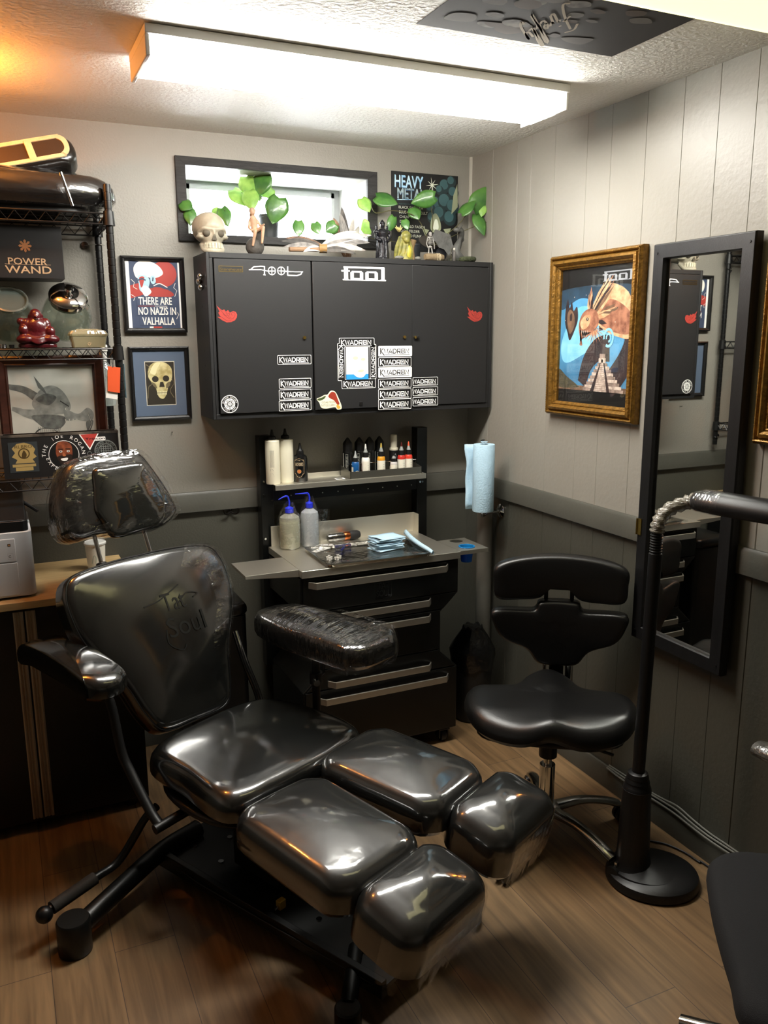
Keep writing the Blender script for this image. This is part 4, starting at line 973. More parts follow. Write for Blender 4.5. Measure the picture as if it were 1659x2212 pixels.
# small glass casket
p = Vector((at(191, 745, 'y', -.30).x, -.30, z1)); SG = film('smoked_glass', .06, '#cfc9a8', .06, bump=.2, body=.28)
t = thing('glass_casket', 'small rectangular smoked glass casket with a lid, beside the red figurine', 'box', p)
part(t, 'tray', M().rings([[p+Vector((x*f, y*f, z)) for x, y in rrect(.118, .07, .007, 2)] for f, z in ((.88, 0), (1, .038), (.95, .038), (.84, .004))], cap1=True), SG, smooth=False)
part(t, 'lining', M().box(p.x-.044, p.x+.044, p.y-.027, p.y+.027, z1+.005, z1+.028), mat('cream_lining', '#b9b08a', .8))
part(t, 'lid', M().rings([[p+Vector((x*f, y*f, z)) for x, y in rrect(.122, .074, .008, 2)] for f, z in ((1, .039), (1.02, .045), (.9, .055), (.5, .061), (.1, .062))]), SG, smooth=False)
d = D((p.x, p.y-.036, z1+.012), (1, 0, 0), (0, 0, 1), (0, -1, 0)); d.ring(0, 0, .004, .005, 0, 0, 16, 20, 340); d.stroke([(-.006, .002), (0, -.004), (.008, .004)], .0008, 0, 1)
part(t, 'scroll_print', d, [TAN], smooth=False)
p = Vector((at(6, 745, 'y', -.31).x, -.31, z1)); single('tea_light', M().lathe([(.001, 0), (.011, 0), (.0115, .013), (.0105, .013), (.0102, .010), (.001, .010)], p, 20), CHROME, 'small chrome tealight cup at the left edge of the middle rack shelf', 'candle')
p = Vector((at(25, 745, 'y', -.31).x, -.31, z1)); single('pen_cap', M().lathe([(.001, 0), (.007, 0), (.0085, .011), (.001, .011)], p, 16), BKPL, 'tiny dark cap beside the red figurine on the middle rack shelf', 'cap')
# ---- lower shelf: dragon drawing and sticker case
z2 = SHZ[2]+.0018
BRN = mat('brown_frame_wood', '#38180c', .35, var=.35, vscale=8, stretch=(1, 10, 10), coat=.2)
ya = -.258; A_, B_ = at(-18, 775, 'y', ya), at(229, 915, 'y', ya)
fx0, fx1, fz1 = at(-5, 850, 'y', ya).x, at(226, 850, 'y', ya).x, at(110, 768, 'y', ya).z
t = thing('framed_dragon_drawing', 'brown framed pencil drawing of a dragon head leaning on the lower rack shelf', 'picture', ((fx0+fx1)/2, ya, z2))
def lf(dy, f): return ya-dy
w = .036; loops = []
lean = lambda z, dp: ya-dp+(z-z2)*.0
for ins, dp in ((0, 0), (0, .018), (.006, .022), (.026, .014), (.03, .016), (w, .008), (w, .003)):
    loops.append([Vector((x, ya-dp, z)) for x, z in ((fx0+ins, z2+ins), (fx1-ins, z2+ins), (fx1-ins, fz1-ins), (fx0+ins, fz1-ins))])
mb = M().rings(loops, cap0=False, cap1=False); mb.box(fx0, fx1, ya-.001, ya+.004, z2, fz1)
part(t, 'frame', mb, BRN, smooth=False)
W_, H_ = fx1-fx0-2*w+.004, fz1-z2-2*w+.004
d = D((fx0+w-.002, ya-.0035, z2+w-.002), (W_, 0, 0), (0, 0, H_), (0, -1, 0)); d.rect(0, 0, 1, 1, 0, 0)
d.stroke([(.0, .8), (.18, .76), (.34, .66)], (.05, .1), 2, 1, 12); d.stroke([(.02, .58), (.2, .52), (.4, .5)], (.04, .14), 1, 1.2, 12); d.poly([(.3, .9), (.34, .78), (.44, .7), (.4, .78)], 2, 2)
d.blob([(.25, .62), (.36, .76), (.5, .8), (.62, .74), (.7, .6), (.66, .52), (.5, .5), (.34, .52)], 1, 1.5); d.blob([(.3, .66), (.42, .72), (.54, .68), (.44, .6)], 2, 2)
d.blob([(.62, .56), (.78, .5), (.9, .56), (.97, .5), (.94, .42), (.86, .42), (.76, .44), (.64, .44)], 1, 2); d.blob([(.88, .42), (.96, .42), (.9, .3), (.87, .36)], 2, 2.2)
d.blob([(.24, .5), (.5, .5), (.64, .46), (.56, .36), (.4, .36), (.3, .42)], 2, 1.8)
d.circ(.645, .555, .014, 0, 3, 10); d.circ(.648, .555, .006, 3, 3.2, 8); d.stroke([(.58, .64), (.68, .58)], .012, 3, 3)
d.stroke([(.9, .5), (.93, .38), (.82, .26), (.66, .26), (.5, .34), (.32, .36), (.2, .26), (.12, .22)], .014, 3, 3, 24); d.stroke([(.9, .5), (.93, .38), (.82, .262), (.66, .262), (.5, .342), (.32, .362)], .006, 0, 3.3, 20)
for i in range(12): d.stroke([(.3+i*.024, .38), (.28+i*.022, .22+.02*(i % 3))], .006, 2, 2.5)
for i in range(4): d.poly([(.62+i*.045, .45), (.635+i*.045, .45), (.628+i*.045, .41)], 0, 3)
d.stroke([(.78, .15), (.95, .165)], .004, 2, 1)
part(t, 'print', d, [mat('drawing_paper', '#b9bab0', .7, var=.05), mat('pencil_grey', '#6f736f', .7, col2='#8f938d', vscale=40), mat('pencil_dark', '#4a4d4b', .7, col2='#6a6e6a', vscale=50), mat('pencil_black', '#2a2c2b', .7)], smooth=False)
glaze(t, fx0+w-.004, fx1-w+.004, z2+w-.004, fz1-w+.004, ya-.0075)
yc = -.345; X0, X1, ZT = at(7, 1000, 'y', yc).x, at(258, 980, 'y', yc).x, at(130, 938, 'y', yc).z
t = thing('sticker_case', 'black crate covered with stickers on the lower rack shelf, in front of the dragon drawing', 'crate', ((X0+X1)/2, -.31, z2))
part(t, 'case', M().rings([[Vector((x, y, z)) for x, y in ((X0+i, yc+i), (X1-i, yc+i), (X1-i, -.285-i), (X0+i, -.285-i))] for i, z in ((0, z2), (0, ZT), (.006, ZT), (.006, z2+.006))], cap1=True), BOXM, smooth=False)
part(t, 'worn_rim', M().rings([[Vector((x, y, z)) for x, y in ((X0-.001, yc-.001), (X1+.001, yc-.001), (X1+.001, -.296), (X0-.001, -.296))] for z in (ZT-.004, ZT+.004)], cap0=False, cap1=False).rings([[Vector((x, y, ZT+.004)) for x, y in ((X0-.001+i, yc-.001+i), (X1+.001-i, yc-.001+i), (X1+.001-i, -.296-i), (X0-.001+i, -.296-i))] for i in (0, .008)], cap0=False, cap1=False), mat('worn_rim_tape', '#6a6257', .5, col2='#2a2622', vscale=25), smooth=False)
d = D((0, yc-.0006, 0), (1, 0, 0), (0, 0, 1), (0, -1, 0))
def P3(px, py): q_ = at(px, py, 'y', yc); return q_.x, q_.z
def z5(X, Y): return P3(X/5.53, 740+Y/5.53)
a, b = z5(125, 1560), z5(440, 1180); d.rect(a[0], a[1], b[0], b[1], 0, 0); w, h = b[0]-a[0], b[1]-a[1]; T = lambda p_: (a[0]+p_[0]*w, a[1]+p_[1]*h)
d.poly([T(q_) for q_ in ((.12, .8), (.3, .95), (.55, .98), (.8, .9), (.92, .75), (.85, .62), (.95, .5), (.8, .42), (.88, .3), (.2, .3), (.28, .42), (.1, .52), (.22, .65))], 1, 1)
d.rect(*T((.1, .18)), *T((.9, .27)), 1, 1); d.rect(*T((.2, .05)), *T((.8, .17)), 1, 1)
u, v = T((.52, .62)); d.ring(u, v, w*.16, w*.2, 2, 2); d.circ(u, v, w*.15, 1, 2); d.blob([(u-w*.08, v-w*.1), (u, v+w*.12), (u+w*.09, v-w*.05), (u+.0, v-w*.2)], 2, 3)
d.text('RLBRO', *T((.22, .80)), w*.6, h*.1, 2, 2)
u, v = z5(765, 1340); r = z5(765+220, 1340)[0]-u
d.ring(u, v, r*.80, r*.83, 3, 1); d.circ(u, v, r*.80, 4, .6)
d.arc_text('THE JOE ROGAN', u, v, r*.98, r*.2, 92, 14.5, 3, 1); d.arc_text('EXPERIENCE', u, v, r*.98, r*.2, 262, 15.5, 3, 1, True)
d.blob([(u-r*.42, v+r*.3), (u-r*.3, v+r*.7), (u+r*.1, v+r*.76), (u+r*.42, v+r*.55), (u+r*.46, v+r*.05), (u+r*.3, v-r*.45), (u+r*.05, v-r*.62), (u-r*.22, v-r*.45), (u-r*.4, v-r*.05)], 5, 1.5)
d.blob([(u-r*.36, v-r*.1), (u+r*.02, v-r*.02), (u+r*.42, v-r*.02), (u+r*.34, v-r*.42), (u+r*.05, v-r*.62), (u-r*.26, v-r*.42)], 6, 2)
d.blob([(u-r*.18, v-r*.22), (u+r*.18, v-r*.18), (u+r*.12, v-r*.34), (u-r*.1, v-r*.34)], 3, 3)
for s in (-.2, .2): d.circ(u+r*(s+.04), v+r*.2, r*.085, 3, 3, 12, ry=r*.06); d.circ(u+r*(s+.04), v+r*.2, r*.04, 4, 3.5, 10); d.stroke([(u+r*(s-.1), v+r*.34), (u+r*(s+.18), v+r*.33)], r*.05, 4, 3)
d.blob([(u-r*.02, v+r*.12), (u+r*.1, v-r*.04), (u-.0, v-r*.08), (u-r*.08, v-r*.03)], 8, 3)
q1, q2, q3 = z5(935, 1090), z5(1185, 1072), z5(1075, 1285); d.poly([q1, q2, q3], 3, 1)
cx_ = sum(q_[0] for q_ in (q1, q2, q3))/3; cy_ = sum(q_[1] for q_ in (q1, q2, q3))/3; d.poly([(cx_+(q_[0]-cx_)*.82, cy_+(q_[1]-cy_)*.82) for q_ in (q1, q2, q3)], 7, 2)
a, b = z5(1020, 1175), z5(1250, 1125); d.rr(a[0]+(b[0]-a[0])*.5, a[1]-.001, b[0]+.002, b[1]+.001, .002, 3, 1.5); d.text('Trijicon', a[0], a[1]+.001, b[0]-a[0], b[1]-a[1]-.002, 4, 3, bold=.0003)
u, v = z5(1265, 1290); r = z5(1265+135, 1290)[0]-u
d.ring(u, v, r*.92, r, 9, 1); d.ring(u, v, r*.6, r*.66, 9, 1); d.arc_text('NORTH FORGE SOCIETY CLUB', u, v, r*.7, r*.18, 90, 9, 9, 1)
for i in range(-2, 3): d.stroke([(u-r*.5, v+r*.2*i), (u+r*.5, v+r*.2*i)], r*.05, 9, 1); d.stroke([(u+r*.2*i, v-r*.5), (u+r*.2*i, v+r*.5)], r*.05, 9, 1.2)
u, v = z5(1070, 1325); d.ring(u, v, .006, .0075, 9, 1, 20)
part(t, 'stickers', d, [mat('slate_card', '#2f3538', .5), mat('pale_gold_print', '#a68f58', .5), mat('umber_print', '#4b3a1c', .5), WHITE, PBLK, mat('skin_print', '#8d4a2c', .5, col2='#5f2c1a', vscale=60), mat('beard_print', '#21130c', .6), RED, mat('skin_print_light', '#a9623c', .5), mat('grey_print_2', '#7d8482', .5)], smooth=False)
# orange tag hung from the rack with a white tag behind it
TAGO = mat('orange_card', '#c94f26', .5); TX = RX1-.012
for i, (a, b, c_, d_, yy, mm, lb) in enumerate(((233, 250, 289, 826, -.392, TAGO, 'orange card tag hanging from the front corner of the wire rack'), (230, 255, 300, 862, -.388, WHPL, 'white card tag hanging behind the orange tag on the wire rack'))):
    pts = [((232.5, 791), (260, 794), (259, 849), (233, 845)), ((232, 800), (256, 803), (254, 863), (228.5, 859))][i]
    t = thing('hang_tag', lb, 'tag', (at(246, 800, 'y', yy).x, yy, at(246, 855, 'y', yy).z))
    part(t, 'card', M().prism([at(x, y, 'y', yy) for x, y in pts], (0, .0012, 0)), mm, smooth=False)
    a_ = at(243+i*2, 794, 'y', yy); part(t, 'loop', M().tube([a_, a_+Vector((-.003, 0, .022)), Vector((a_.x-.001, RYF-.004, SHZ[1]-.034)), a_+Vector((.003, 0, .022)), a_+Vector((.001, 0, 0))], .0008, 6), CHROME)
# clear spray bottle hanging on the rack's end rail (seen in the mirror)
sx_ = RX1-.05
t = thing('spray_bottle', 'clear spray bottle with a white trigger hooked on the end of the wire rack', 'bottle', (sx_, -.20, 1.40))
part(t, 'bottle', M().lathe([(.001, 0), (.03, 0), (.033, .006), (.033, .10), (.025, .135), (.012, .155), (.012, .165), (.001, .165)], (sx_+.02, -.20, 1.44), 24), film('bottle_film', .05, '#e6ece8', .08, body=.25))
part(t, 'trigger_head', M().cyl((sx_+.02, -.2, 1.603), (sx_+.02, -.2, 1.635), .013).box(sx_+.008, sx_+.032, -.235, -.18, 1.63, 1.655).box(sx_+.014, sx_+.026, -.232, -.226, 1.595, 1.64), WHPL, bevel=.003)

# blue badge on a lanyard at the end of the rack (its printed side faces the mirror)
by_ = -.315; bxx = RX1+.019
t = thing('event_badge', 'blue event badge on a lanyard hanging edge-on at the end of the wire rack', 'badge', (bxx, by_, 1.475))
part(t, 'card', M().box(bxx, bxx+.0012, by_-.032, by_+.032, 1.475, 1.590), mat('badge_blue', '#1f6d8c', .45, col2='#123f52', vscale=60), smooth=False)
d = D((bxx+.0014, by_-.032, 1.475), (0, .064, 0), (0, 0, .115), (1, 0, 0)); d.rect(0, .0, 1, .42, 0, 0)
for i, s_ in enumerate(('SEATTLE', 'TATTOO', 'EXPO')): d.text(s_, .1, .29-i*.12, .8, .1, 1, 1)
d.blob([(.2, .6), (.4, .85), (.75, .8), (.8, .6), (.5, .5)], 2, 1); d.circ(.4, .68, .07, 0, 2, 14); d.circ(.64, .67, .07, 0, 2, 14)
part(t, 'print', d, [PBLK, mat('badge_teal', '#9fc6cf', .5), mat('badge_cyan', '#3f93ad', .5)], smooth=False)
part(t, 'lanyard', M().tube([(bxx+.0006, by_, 1.589), (bxx+.001, by_-.005, 1.612), (RX1, RYF+.016, 1.612), (bxx+.001, by_+.004, 1.612), (bxx+.0006, by_, 1.589)], .0016, 6), mat('grey_cord', '#77787a', .6, bump=.05))
# ================================================================== steel-topped tattoo work cart
KT = .83; KXA, KXB, KYF, KYB = -1.012, -.338, -.535, -.118
t = thing('work_cart', 'black rolling tool cart with brushed steel top and five steel-handled drawers', 'cart', (-.675, -.33, 0))
CART = t
KC = -.675; hw = .338
prof = [(hw, .062), (hw, .337), (.258, .412), (.258, .583), (hw, .658), (hw, .795)]
poly = [(KC+x, z) for x, z in prof]+[(KC-x, z) for x, z in reversed(prof)]
CARTM = mat('black_cart_enamel', '#0a0b0a', .35, bump=.015, bscale=300)
part(t, 'body', M().prism([(x, -.515, z) for x, z in poly], (0, .395, 0)), CARTM, smooth=False, bevel=.003)
# worktop: folded steel sheet with lip and splash-back
mb = M().box(KXA, KXB, KYF, KYB, KT-.028, KT); part(t, 'steel_top', mb, STEEL, bevel=.0015)
mb = M().box(KXA+.012, KXB-.002, KYB-.004, KYB, KT, KT+.085).box(KXB-.004, KXB-.002, KYB-.05, KYB-.004, KT, KT+.085); part(t, 'splash_back', mb, STEEL, smooth=False, bevel=.0008)
part(t, 'side_leaf', M().prism([(KXA-.001, KYF+.03, KT), (KXA-.001, KYF+.03, KT-.028), (KXA-.205, KYF+.03, KT-.012), (KXA-.205, KYF+.03, KT)], (0, .20, 0)), STEEL, smooth=False, bevel=.001, label='steel fold-out leaf')
# right leaf with two cup holes
lx0, lx1, ly0, ly1 = KXB+.001, KXB+.133, KYF+.005, KYF+.200
CH = [((at(985.5, 1168.5, 'z', KT)), .0285), ((at(1008, 1181, 'z', KT)), .030)]
mb = M(); holes = CH
def plate_with_holes(mb, x0, x1, y0, y1, z0, z1, hs, n=28):
    bm = mb.bm
    for z in (z0, z1):
        vo = [bm.verts.new((x, y, z)) for x, y in ((x0, y0), (x1, y0), (x1, y1), (x0, y1))]; es = [bm.edges.new((vo[i], vo[(i+1) % 4])) for i in range(4)]
        for c, r in hs:
            v = [bm.verts.new((c.x+r*math.cos(2*math.pi*i/n), c.y+r*math.sin(2*math.pi*i/n), z)) for i in range(n)]; es += [bm.edges.new((v[i], v[(i+1) % n])) for i in range(n)]
        bmesh.ops.triangle_fill(bm, use_beauty=True, use_dissolve=False, edges=es)
    for c, r in hs: mb.rings([[Vector((c.x+r*math.cos(2*math.pi*i/n), c.y+r*math.sin(2*math.pi*i/n), z)) for i in range(n)] for z in (z0, z1)], cap0=False, cap1=False)
    mb.rings([[Vector((x, y, z)) for x, y in ((x0, y0), (x1, y0), (x1, y1), (x0, y1))] for z in (z0, z1)], cap0=False, cap1=False)
plate_with_holes(mb, lx0, lx1, ly0, ly1, KT-.003, KT, holes); mb.box(lx0, lx1, ly0, ly0+.002, KT-.016, KT-.003)
part(t, 'cup_leaf', mb, STEEL, smooth=False, label='steel leaf with two round cup holes')
# drawers
def dshape(z0, z1, m_=.008):
    L_ = []
    def xw(z):
        for (xa, za), (xb_, zb) in zip(prof, prof[1:]):
            if za <= z <= zb: return xa+(xb_-xa)*((z-za)/(zb-za) if zb > za else 0)
        return hw
    zs = sorted({z0, z1}|{z for _, z in prof if z0 < z < z1}); 
    R_ = [(KC+xw(z)-m_, z) for z in zs]; return R_+[(KC-xw(z)+m_, z) for z in reversed(zs)]
yh = -.55
for z0, z1, hz, xa, xb_ in ((.664, .792, .772, -.985, -.392), (.598, .659, .640, -.93, -.468), (.428, .593, .573, -.93, -.468), (.344, .423, .366, -.915, -.465), (.070, .338, .303, -.955, -.385)):
    dr = part(t, 'drawer', M().prism([(x, -.5235, z) for x, z in dshape(z0, z1)], (0, .0083, 0)), CARTM, smooth=False, bevel=.002)
    mb = M(); e = .022
    mb.rings([[Vector((x, y, z)) for x, y, z in ((xx+s*0, yy, hz-.013), (xx, yy2, hz-.013), (xx, yy2, hz+.013), (xx, yy, hz+.013))] for xx, yy, yy2, s in ((xa, -.524, -.530, 0), (xa+e, -.550, -.558, 0), (xb_-e, -.550, -.558, 0), (xb_, -.524, -.530, 0))])
    part(dr, 'handle', mb, SATIN, smooth=False, bevel=.001, label='brushed steel bar handle')
p = at(828, 1273, 'y', -.524)
d = D((p.x, -.524, p.z), (1, 0, 0), (0, 0, 1), (0, -1, 0), step=.0006); d.rr(-.037, -.036, .037, .036, .008, 1, .3); d.rr(-.034, -.033, .034, .033, .007, 0, 1)
d.text('TAT', -.028, .002, .056, .026, 1, 2.5, bold=.001); d.text('SOUL', -.030, -.028, .060, .025, 1, 2.5, bold=.001)
part(t, 'emblem', d, [CARTM, mat('gloss_black_letters', '#141514', .15, coat=1)], smooth=False, label='glossy black TAT SOUL emblem')
# rear posts, cross rail and steel shelf
for xa, xb_ in ((-1.030, -.975), (-.313, -.263)):
    part(t, 'rear_post', M().box(xa, xb_, -.098, -.042, .30, 1.286), CARTM, bevel=.002)
part(t, 'cross_rail', M().box(-.975, -.313, -.095, -.085, 1.012, 1.058), CARTM, bevel=.001)
part(t, 'rear_bracket', M().box(-.975, -.313, -.112, -.06, .34, .40), CARTM)
SZ = 1.094
part(t, 'upper_shelf', M().box(-.990, -.306, -.172, -.052, SZ-.002, SZ).box(-.990, -.306, -.172, -.170, SZ-.022, SZ-.002).box(-.975, -.313, -.054, -.052, SZ, SZ+.02), STEEL, smooth=False, bevel=.0006)
for x, z in ((-1.018, 1.10), (-1.018, 1.045), (-1.018, .86), (-.30, 1.045), (-.288, 1.045), (-.985, 1.02)): part(t, 'bolt', M().cyl((x, -.0985, z), (x, -.103, z), .0045, n=10), CHROME)
for i in range(9): part(t, 'rail_rivet', M().cyl((-.90+i*.07, -.0953, 1.033), (-.90+i*.07, -.0966, 1.033), .0025, n=8), SATIN)
for x in (-.955, -.392):
    for y in (-.49, -.17):
        cst = part(t, 'caster', M().box(x-.025, x+.025, y-.025, y+.025, .056, .062).box(x-.022, x-.017, y-.02, y+.02, .02, .057).box(x+.017, x+.022, y-.02, y+.02, .02, .057), BKPL, bevel=.001)
        part(cst, 'wheel', M().lathe([(.006, -.012), (.024, -.012), (.027, -.008), (.027, .008), (.024, .012), (.006, .012)], mx=Matrix.Translation((x, y, .0273)) @ Matrix.Rotation(R(90), 4, 'Y')), BKPL)
        part(cst, 'axle_cap', M().cyl((x-.0225, y, .0273), (x-.0235, y, .0273), .010), CHROME); part(cst, 'axle_cap', M().cyl((x+.0225, y, .0273), (x+.0235, y, .0273), .010), CHROME)

# ---- bottles on the upper shelf
def cylmap(d, x, y, r, z0, a0=-118):
    """u runs round the bottle, 0 facing the room"""
    d.map = lambda u, v, l: Vector((x+(r+l*d.STEP)*math.cos(R(a0)+u/r), y+(r+l*d.STEP)*math.sin(R(a0)+u/r), z0+v))
def bottle(name, label, cx, base, top, w, yy, z, body, capc, nozc, style='dropper', group=None, cat='bottle', label_fn=None, body2=None):
    """sizes come from the picture at the bottle's own distance"""
    c = at(cx, base, 'y', yy); zz = at(cx, top, 'y', yy).z-z; r = abs(at(cx+w/2, base, 'y', yy).x-at(cx-w/2, base, 'y', yy).x)/2
    t = thing(name, label, cat, (c.x, yy, z), 0, group); o = (c.x, yy, z); h = zz
    if style == 'tall':
        part(t, 'body', M().lathe([(.001, 0), (r*.95, 0), (r, .004), (r, h*.79), (r*.92, h*.805), (r*.42, h*.815), (r*.42, h*.82)], o, 28), body)
        part(t, 'cap', M().lathe([(r*.5, h*.815), (r*.55, h*.82), (r*.52, h*.87), (r*.3, h*.89), (r*.22, h*.92), (r*.12, h), (.0005, h)], o, 20), capc)
    elif style == 'black':
        part(t, 'body', M().lathe([(.001, 0), (r*.95, 0), (r, .003), (r, h*.58), (r*.9, h*.66), (r*.5, h*.71), (r*.45, h*.72)], o, 28), body)
        part(t, 'cap', M().lathe([(r*.48, h*.70), (r*.5, h*.71), (r*.46, h*.80), (r*.32, h*.83), (r*.24, h*.86), (r*.12, h*.99), (.0005, h)], o, 20), capc)
    elif style == 'hexcap':
        part(t, 'body', M().lathe([(.001, 0), (r*.95, 0), (r*1, .003), (r*1, h*.60), (r*.9, h*.64), (r*.85, h*.64)], o, 28), body)
        part(t, 'cap', M().lathe([(r*.95, h*.63), (r*.95, h*.84), (r*.9, h*.86), (r*.25, h*.98), (.0005, h)], o, 8), capc, angle=20)
    elif style == 'spray':
        part(t, 'body', M().lathe([(.001, 0), (r*.95, 0), (r, .003), (r, h*.62), (r*1.02, h*.63), (r*1.02, h*.655), (r*.9, h*.66)], o, 28), body)
        part(t, 'cap', M().lathe([(r*.78, h*.66), (r*.76, h*.98), (r*.7, h), (.0005, h)], o, 24), capc)
    else:
        part(t, 'body', M().lathe([(.001, 0), (r*.9, 0), (r, .003), (r, h*.48), (r*.97, h*.55), (r*.8, h*.59), (r*.6, h*.60)], o, 28), body)
        part(t, 'cap', M().lathe([(r*.72, h*.59), (r*.72, h*.74), (r*.5, h*.75)], o, 20), capc)
        part(t, 'nozzle', M().lathe([(r*.55, h*.745), (r*.46, h*.78), (r*.25, h*.87), (.001, h*.872)], o, 16), mat('clear_nozzle', '#8a8d8a', .3))
        part(t, 'nozzle_tip', M().lathe([(r*.26, h*.865), (r*.2, h*.94), (r*.12, h), (.0005, h)], o, 14), nozc)
    if label_fn:
        d = D((0, 0, 0), (1, 0, 0), (0, 0, 1)); d.STEP = .00025; cylmap(d, c.x, yy, r+.0004, z); ms = label_fn(d, r, h); part(t, 'print', d, ms, smooth=False)
    return t
CRM = mat('cream_plastic', '#d9d3bd', .45); INKB = mat('ink_black', '#0d0e0e', .25, coat=.5)
def txt(d, r, h):
    for i in range(5): d.stroke([(-.004+.0035*i, h*.32), (-.004+.0035*i, h*.63)], .0012, 0, 0)
    for j in range(7): d.stroke([(-.006, h*(.16+.025*j)), (.010-.002*(j % 3), h*(.16+.025*j))], .0014 if j > 3 else .0008, 0, 0)
    return [mat('faint_print', '#6d6a60', .6)]
bottle('squeeze_bottle', 'tall white squeeze bottle with a black nozzle, leftmost on the cart shelf', 590.5, 1040, 927.6, 30, -.125, SZ, CRM, PBLK, None, 'tall', 'white squeeze bottles', label_fn=txt)
bottle('squeeze_bottle', 'second tall white squeeze bottle, beside the black bottle with a badge label', 618.5, 1037, 925.6, 32, -.105, SZ, CRM, PBLK, None, 'tall', 'white squeeze bottles')
def badge(d, r, h):
    o = [(-.7, .22), (-.5, .2), (-.3, .14), (0, .12), (.3, .14), (.5, .2), (.7, .22), (.72, .5), (.68, .58), (.4, .59), (0, .63), (-.4, .59), (-.68, .58), (-.72, .5)]
    d.poly([(u*r, v*h) for u, v in o], 0, 0); d.poly([(u*r*.92, .36*h+(v-.36)*h*.92) for u, v in o], 1, 1)
    d.text('ANCHORED', -.55*r, .42*h, 1.1*r, .09*h, 2, 2); d.circ(0, .28*h, .28*r, 0, 2, 20); d.circ(0, .28*h, .24*r, 3, 3, 20); d.stroke([(-.02, .3*h), (0, .28*h)], .0, 2, 3); d.text('STAY', -.2*r, .55*h, .4*r, .025*h, 2, 2)
    return [mat('badge_line', '#a58d6a', .5), PBLK, mat('badge_cream', '#cdb998', .5), mat('badge_orange', '#b5672d', .5)]
bottle('lotion_bottle', 'black bottle with a gold-edged badge label on the cart shelf', 649.5, 1037, 956.7, 30, -.115, SZ, INKB, PBLK, None, 'black', label_fn=badge)
p = at(734, 1028, 'y', -.14); single('card', M().box(p.x-.02, p.x+.02, -.153, -.127, SZ+.0004, SZ+.0016, 0).box(p.x-.014, p.x+.012, -.149, -.131, SZ+.0017, SZ+.0019, 1), [WHITE, mat('card_dark', '#57574f', .5)], 'small white printed card lying on the cart shelf', 'card', smooth=False)
# ink tray
ix0_, ix1_ = at(757, 1030, 'y', -.168).x, at(911, 1020, 'y', -.168).x; TZ = SZ+.0012
GST = mat('grey_steel_tray', '#87857c', .35, .9, bump=.02)
t = thing('ink_tray', 'low grey metal tray holding the ink bottles on the right of the cart shelf', 'tray', ((ix0_+ix1_)/2, -.115, SZ+.0003))
mb = M().box(ix0_, ix1_, -.168, -.062, SZ+.0004, TZ).box(ix0_, ix1_, -.168, -.1665, TZ, SZ+.030).box(ix0_, ix1_, -.0635, -.062, TZ, SZ+.045)
for x in (ix0_, ix1_-.0015): mb.prism([(x, -.168, TZ), (x, -.062, TZ), (x, -.062, SZ+.045), (x, -.168, SZ+.030)], (.0015, 0, 0))
part(t, 'tray', mb, GST, smooth=False)
part(t, 'wire_rail', M().tube([(ix0_+.002, -.115, SZ+.03), (ix0_+.002, -.115, SZ+.055), (ix1_-.002, -.115, SZ+.055), (ix1_-.002, -.115, SZ+.03)], .0013, 6), CHROME)
EMPL = mat('silver_print', '#8d8c84', .5)
def empire(d, r, h):
    d.rect(-.34*r, .06*h, .18*r, .58*h, 0, 0); d.rect(-.3*r, .07*h, .14*r, .57*h, 1, 1); d.text('EMPIRE', .08*r, .10*h, .42*h, .3*r, 0, 2, 90)
    d.rect(-1.0*r, .1*h, -.72*r, .6*h, 0, 0)
    return [EMPL, PBLK]
for i, (cx, w, tp, yy, lb) in enumerate(((751.5, 21, 944.7, -.084, 'black ink bottle with a pointed cap, leftmost in the ink tray back row'), (776.5, 21, 944, -.080, 'black pointed-cap ink bottle between the blue and the white ink bottles, back row'), (798.5, 21, 943, -.080, 'black pointed-cap ink bottle behind the white ink bottle, back row'), (819.7, 20, 941.5, -.080, 'black pointed-cap ink bottle behind the yellow ink bottle, rightmost of the four'))):
    bottle('black_ink_bottle', lb, cx, 1014-i*1.5, tp, w, yy, TZ+.0003, INKB, PBLK, None, 'hexcap', 'black ink bottles', label_fn=empire)
WLAB = mat('white_label', '#d8d4c4', .5); LTX = mat('label_text', '#7c7a70', .5)
def ink(stripe=None, art=None):
    def f(d, r, h):
        d.rect(-1.55*r, .0+.004, 1.55*r, .47*h, 0, 0)
        for j in range(6): d.stroke([(-.8*r, h*(.12+.055*j)), ((.3-.2*(j % 2))*r, h*(.12+.055*j))], .0009, 1, 1)
        for j in range(4): d.stroke([(.55*r, h*(.14+.07*j)), (.9*r, h*(.14+.07*j))], .0012, 1, 1)
        for j in range(3): d.ring(-.5*r+.45*r*j, .05*h, .0012, .0018, 1, 1, 8)
        if art is not None: d.blob([(-1.2*r, .1*h), (-1.3*r, .4*h), (-.9*r, .38*h), (-.8*r, .12*h)], 2, 1)
        return [WLAB, LTX, mat('label_art_'+str(art), art or '#6d3a30', .5)]
    return f
def bluelab(d, r, h):
    d.ring(.55*r, .18*h, .5*r, .62*r, 0, 0, 20, 0, 180); d.rect(.1*r, .004, .95*r, .2*h, 0, .2); d.rect(.25*r, .004, .85*r, .22*h, 1, .6); d.rect(-1.4*r, .004, -.5*r, .4*h, 0, .2)
    return [WLAB, mat('rust_print', '#7a4433', .5)]
def mk(n, c): return mat(n, c, .35, coat=.3)
bottle('ink_bottle', 'small blue ink bottle at the left end of the ink tray front row', 768, 1014.5, 974, 15.5, -.142, TZ+.0003, mk('ink_blue', '#174f86'), PBLK, mat('nozzle_grey', '#9a9c9c', .4), group='small ink bottles', label_fn=bluelab)
bottle('ink_bottle', 'white ink bottle with a black cap in the ink tray front row', 790, 1013, 959, 16.5, -.142, TZ+.0003, mk('ink_white', '#e2e0d8'), PBLK, WHPL, group='small ink bottles', label_fn=ink(art='#6d3a30'))
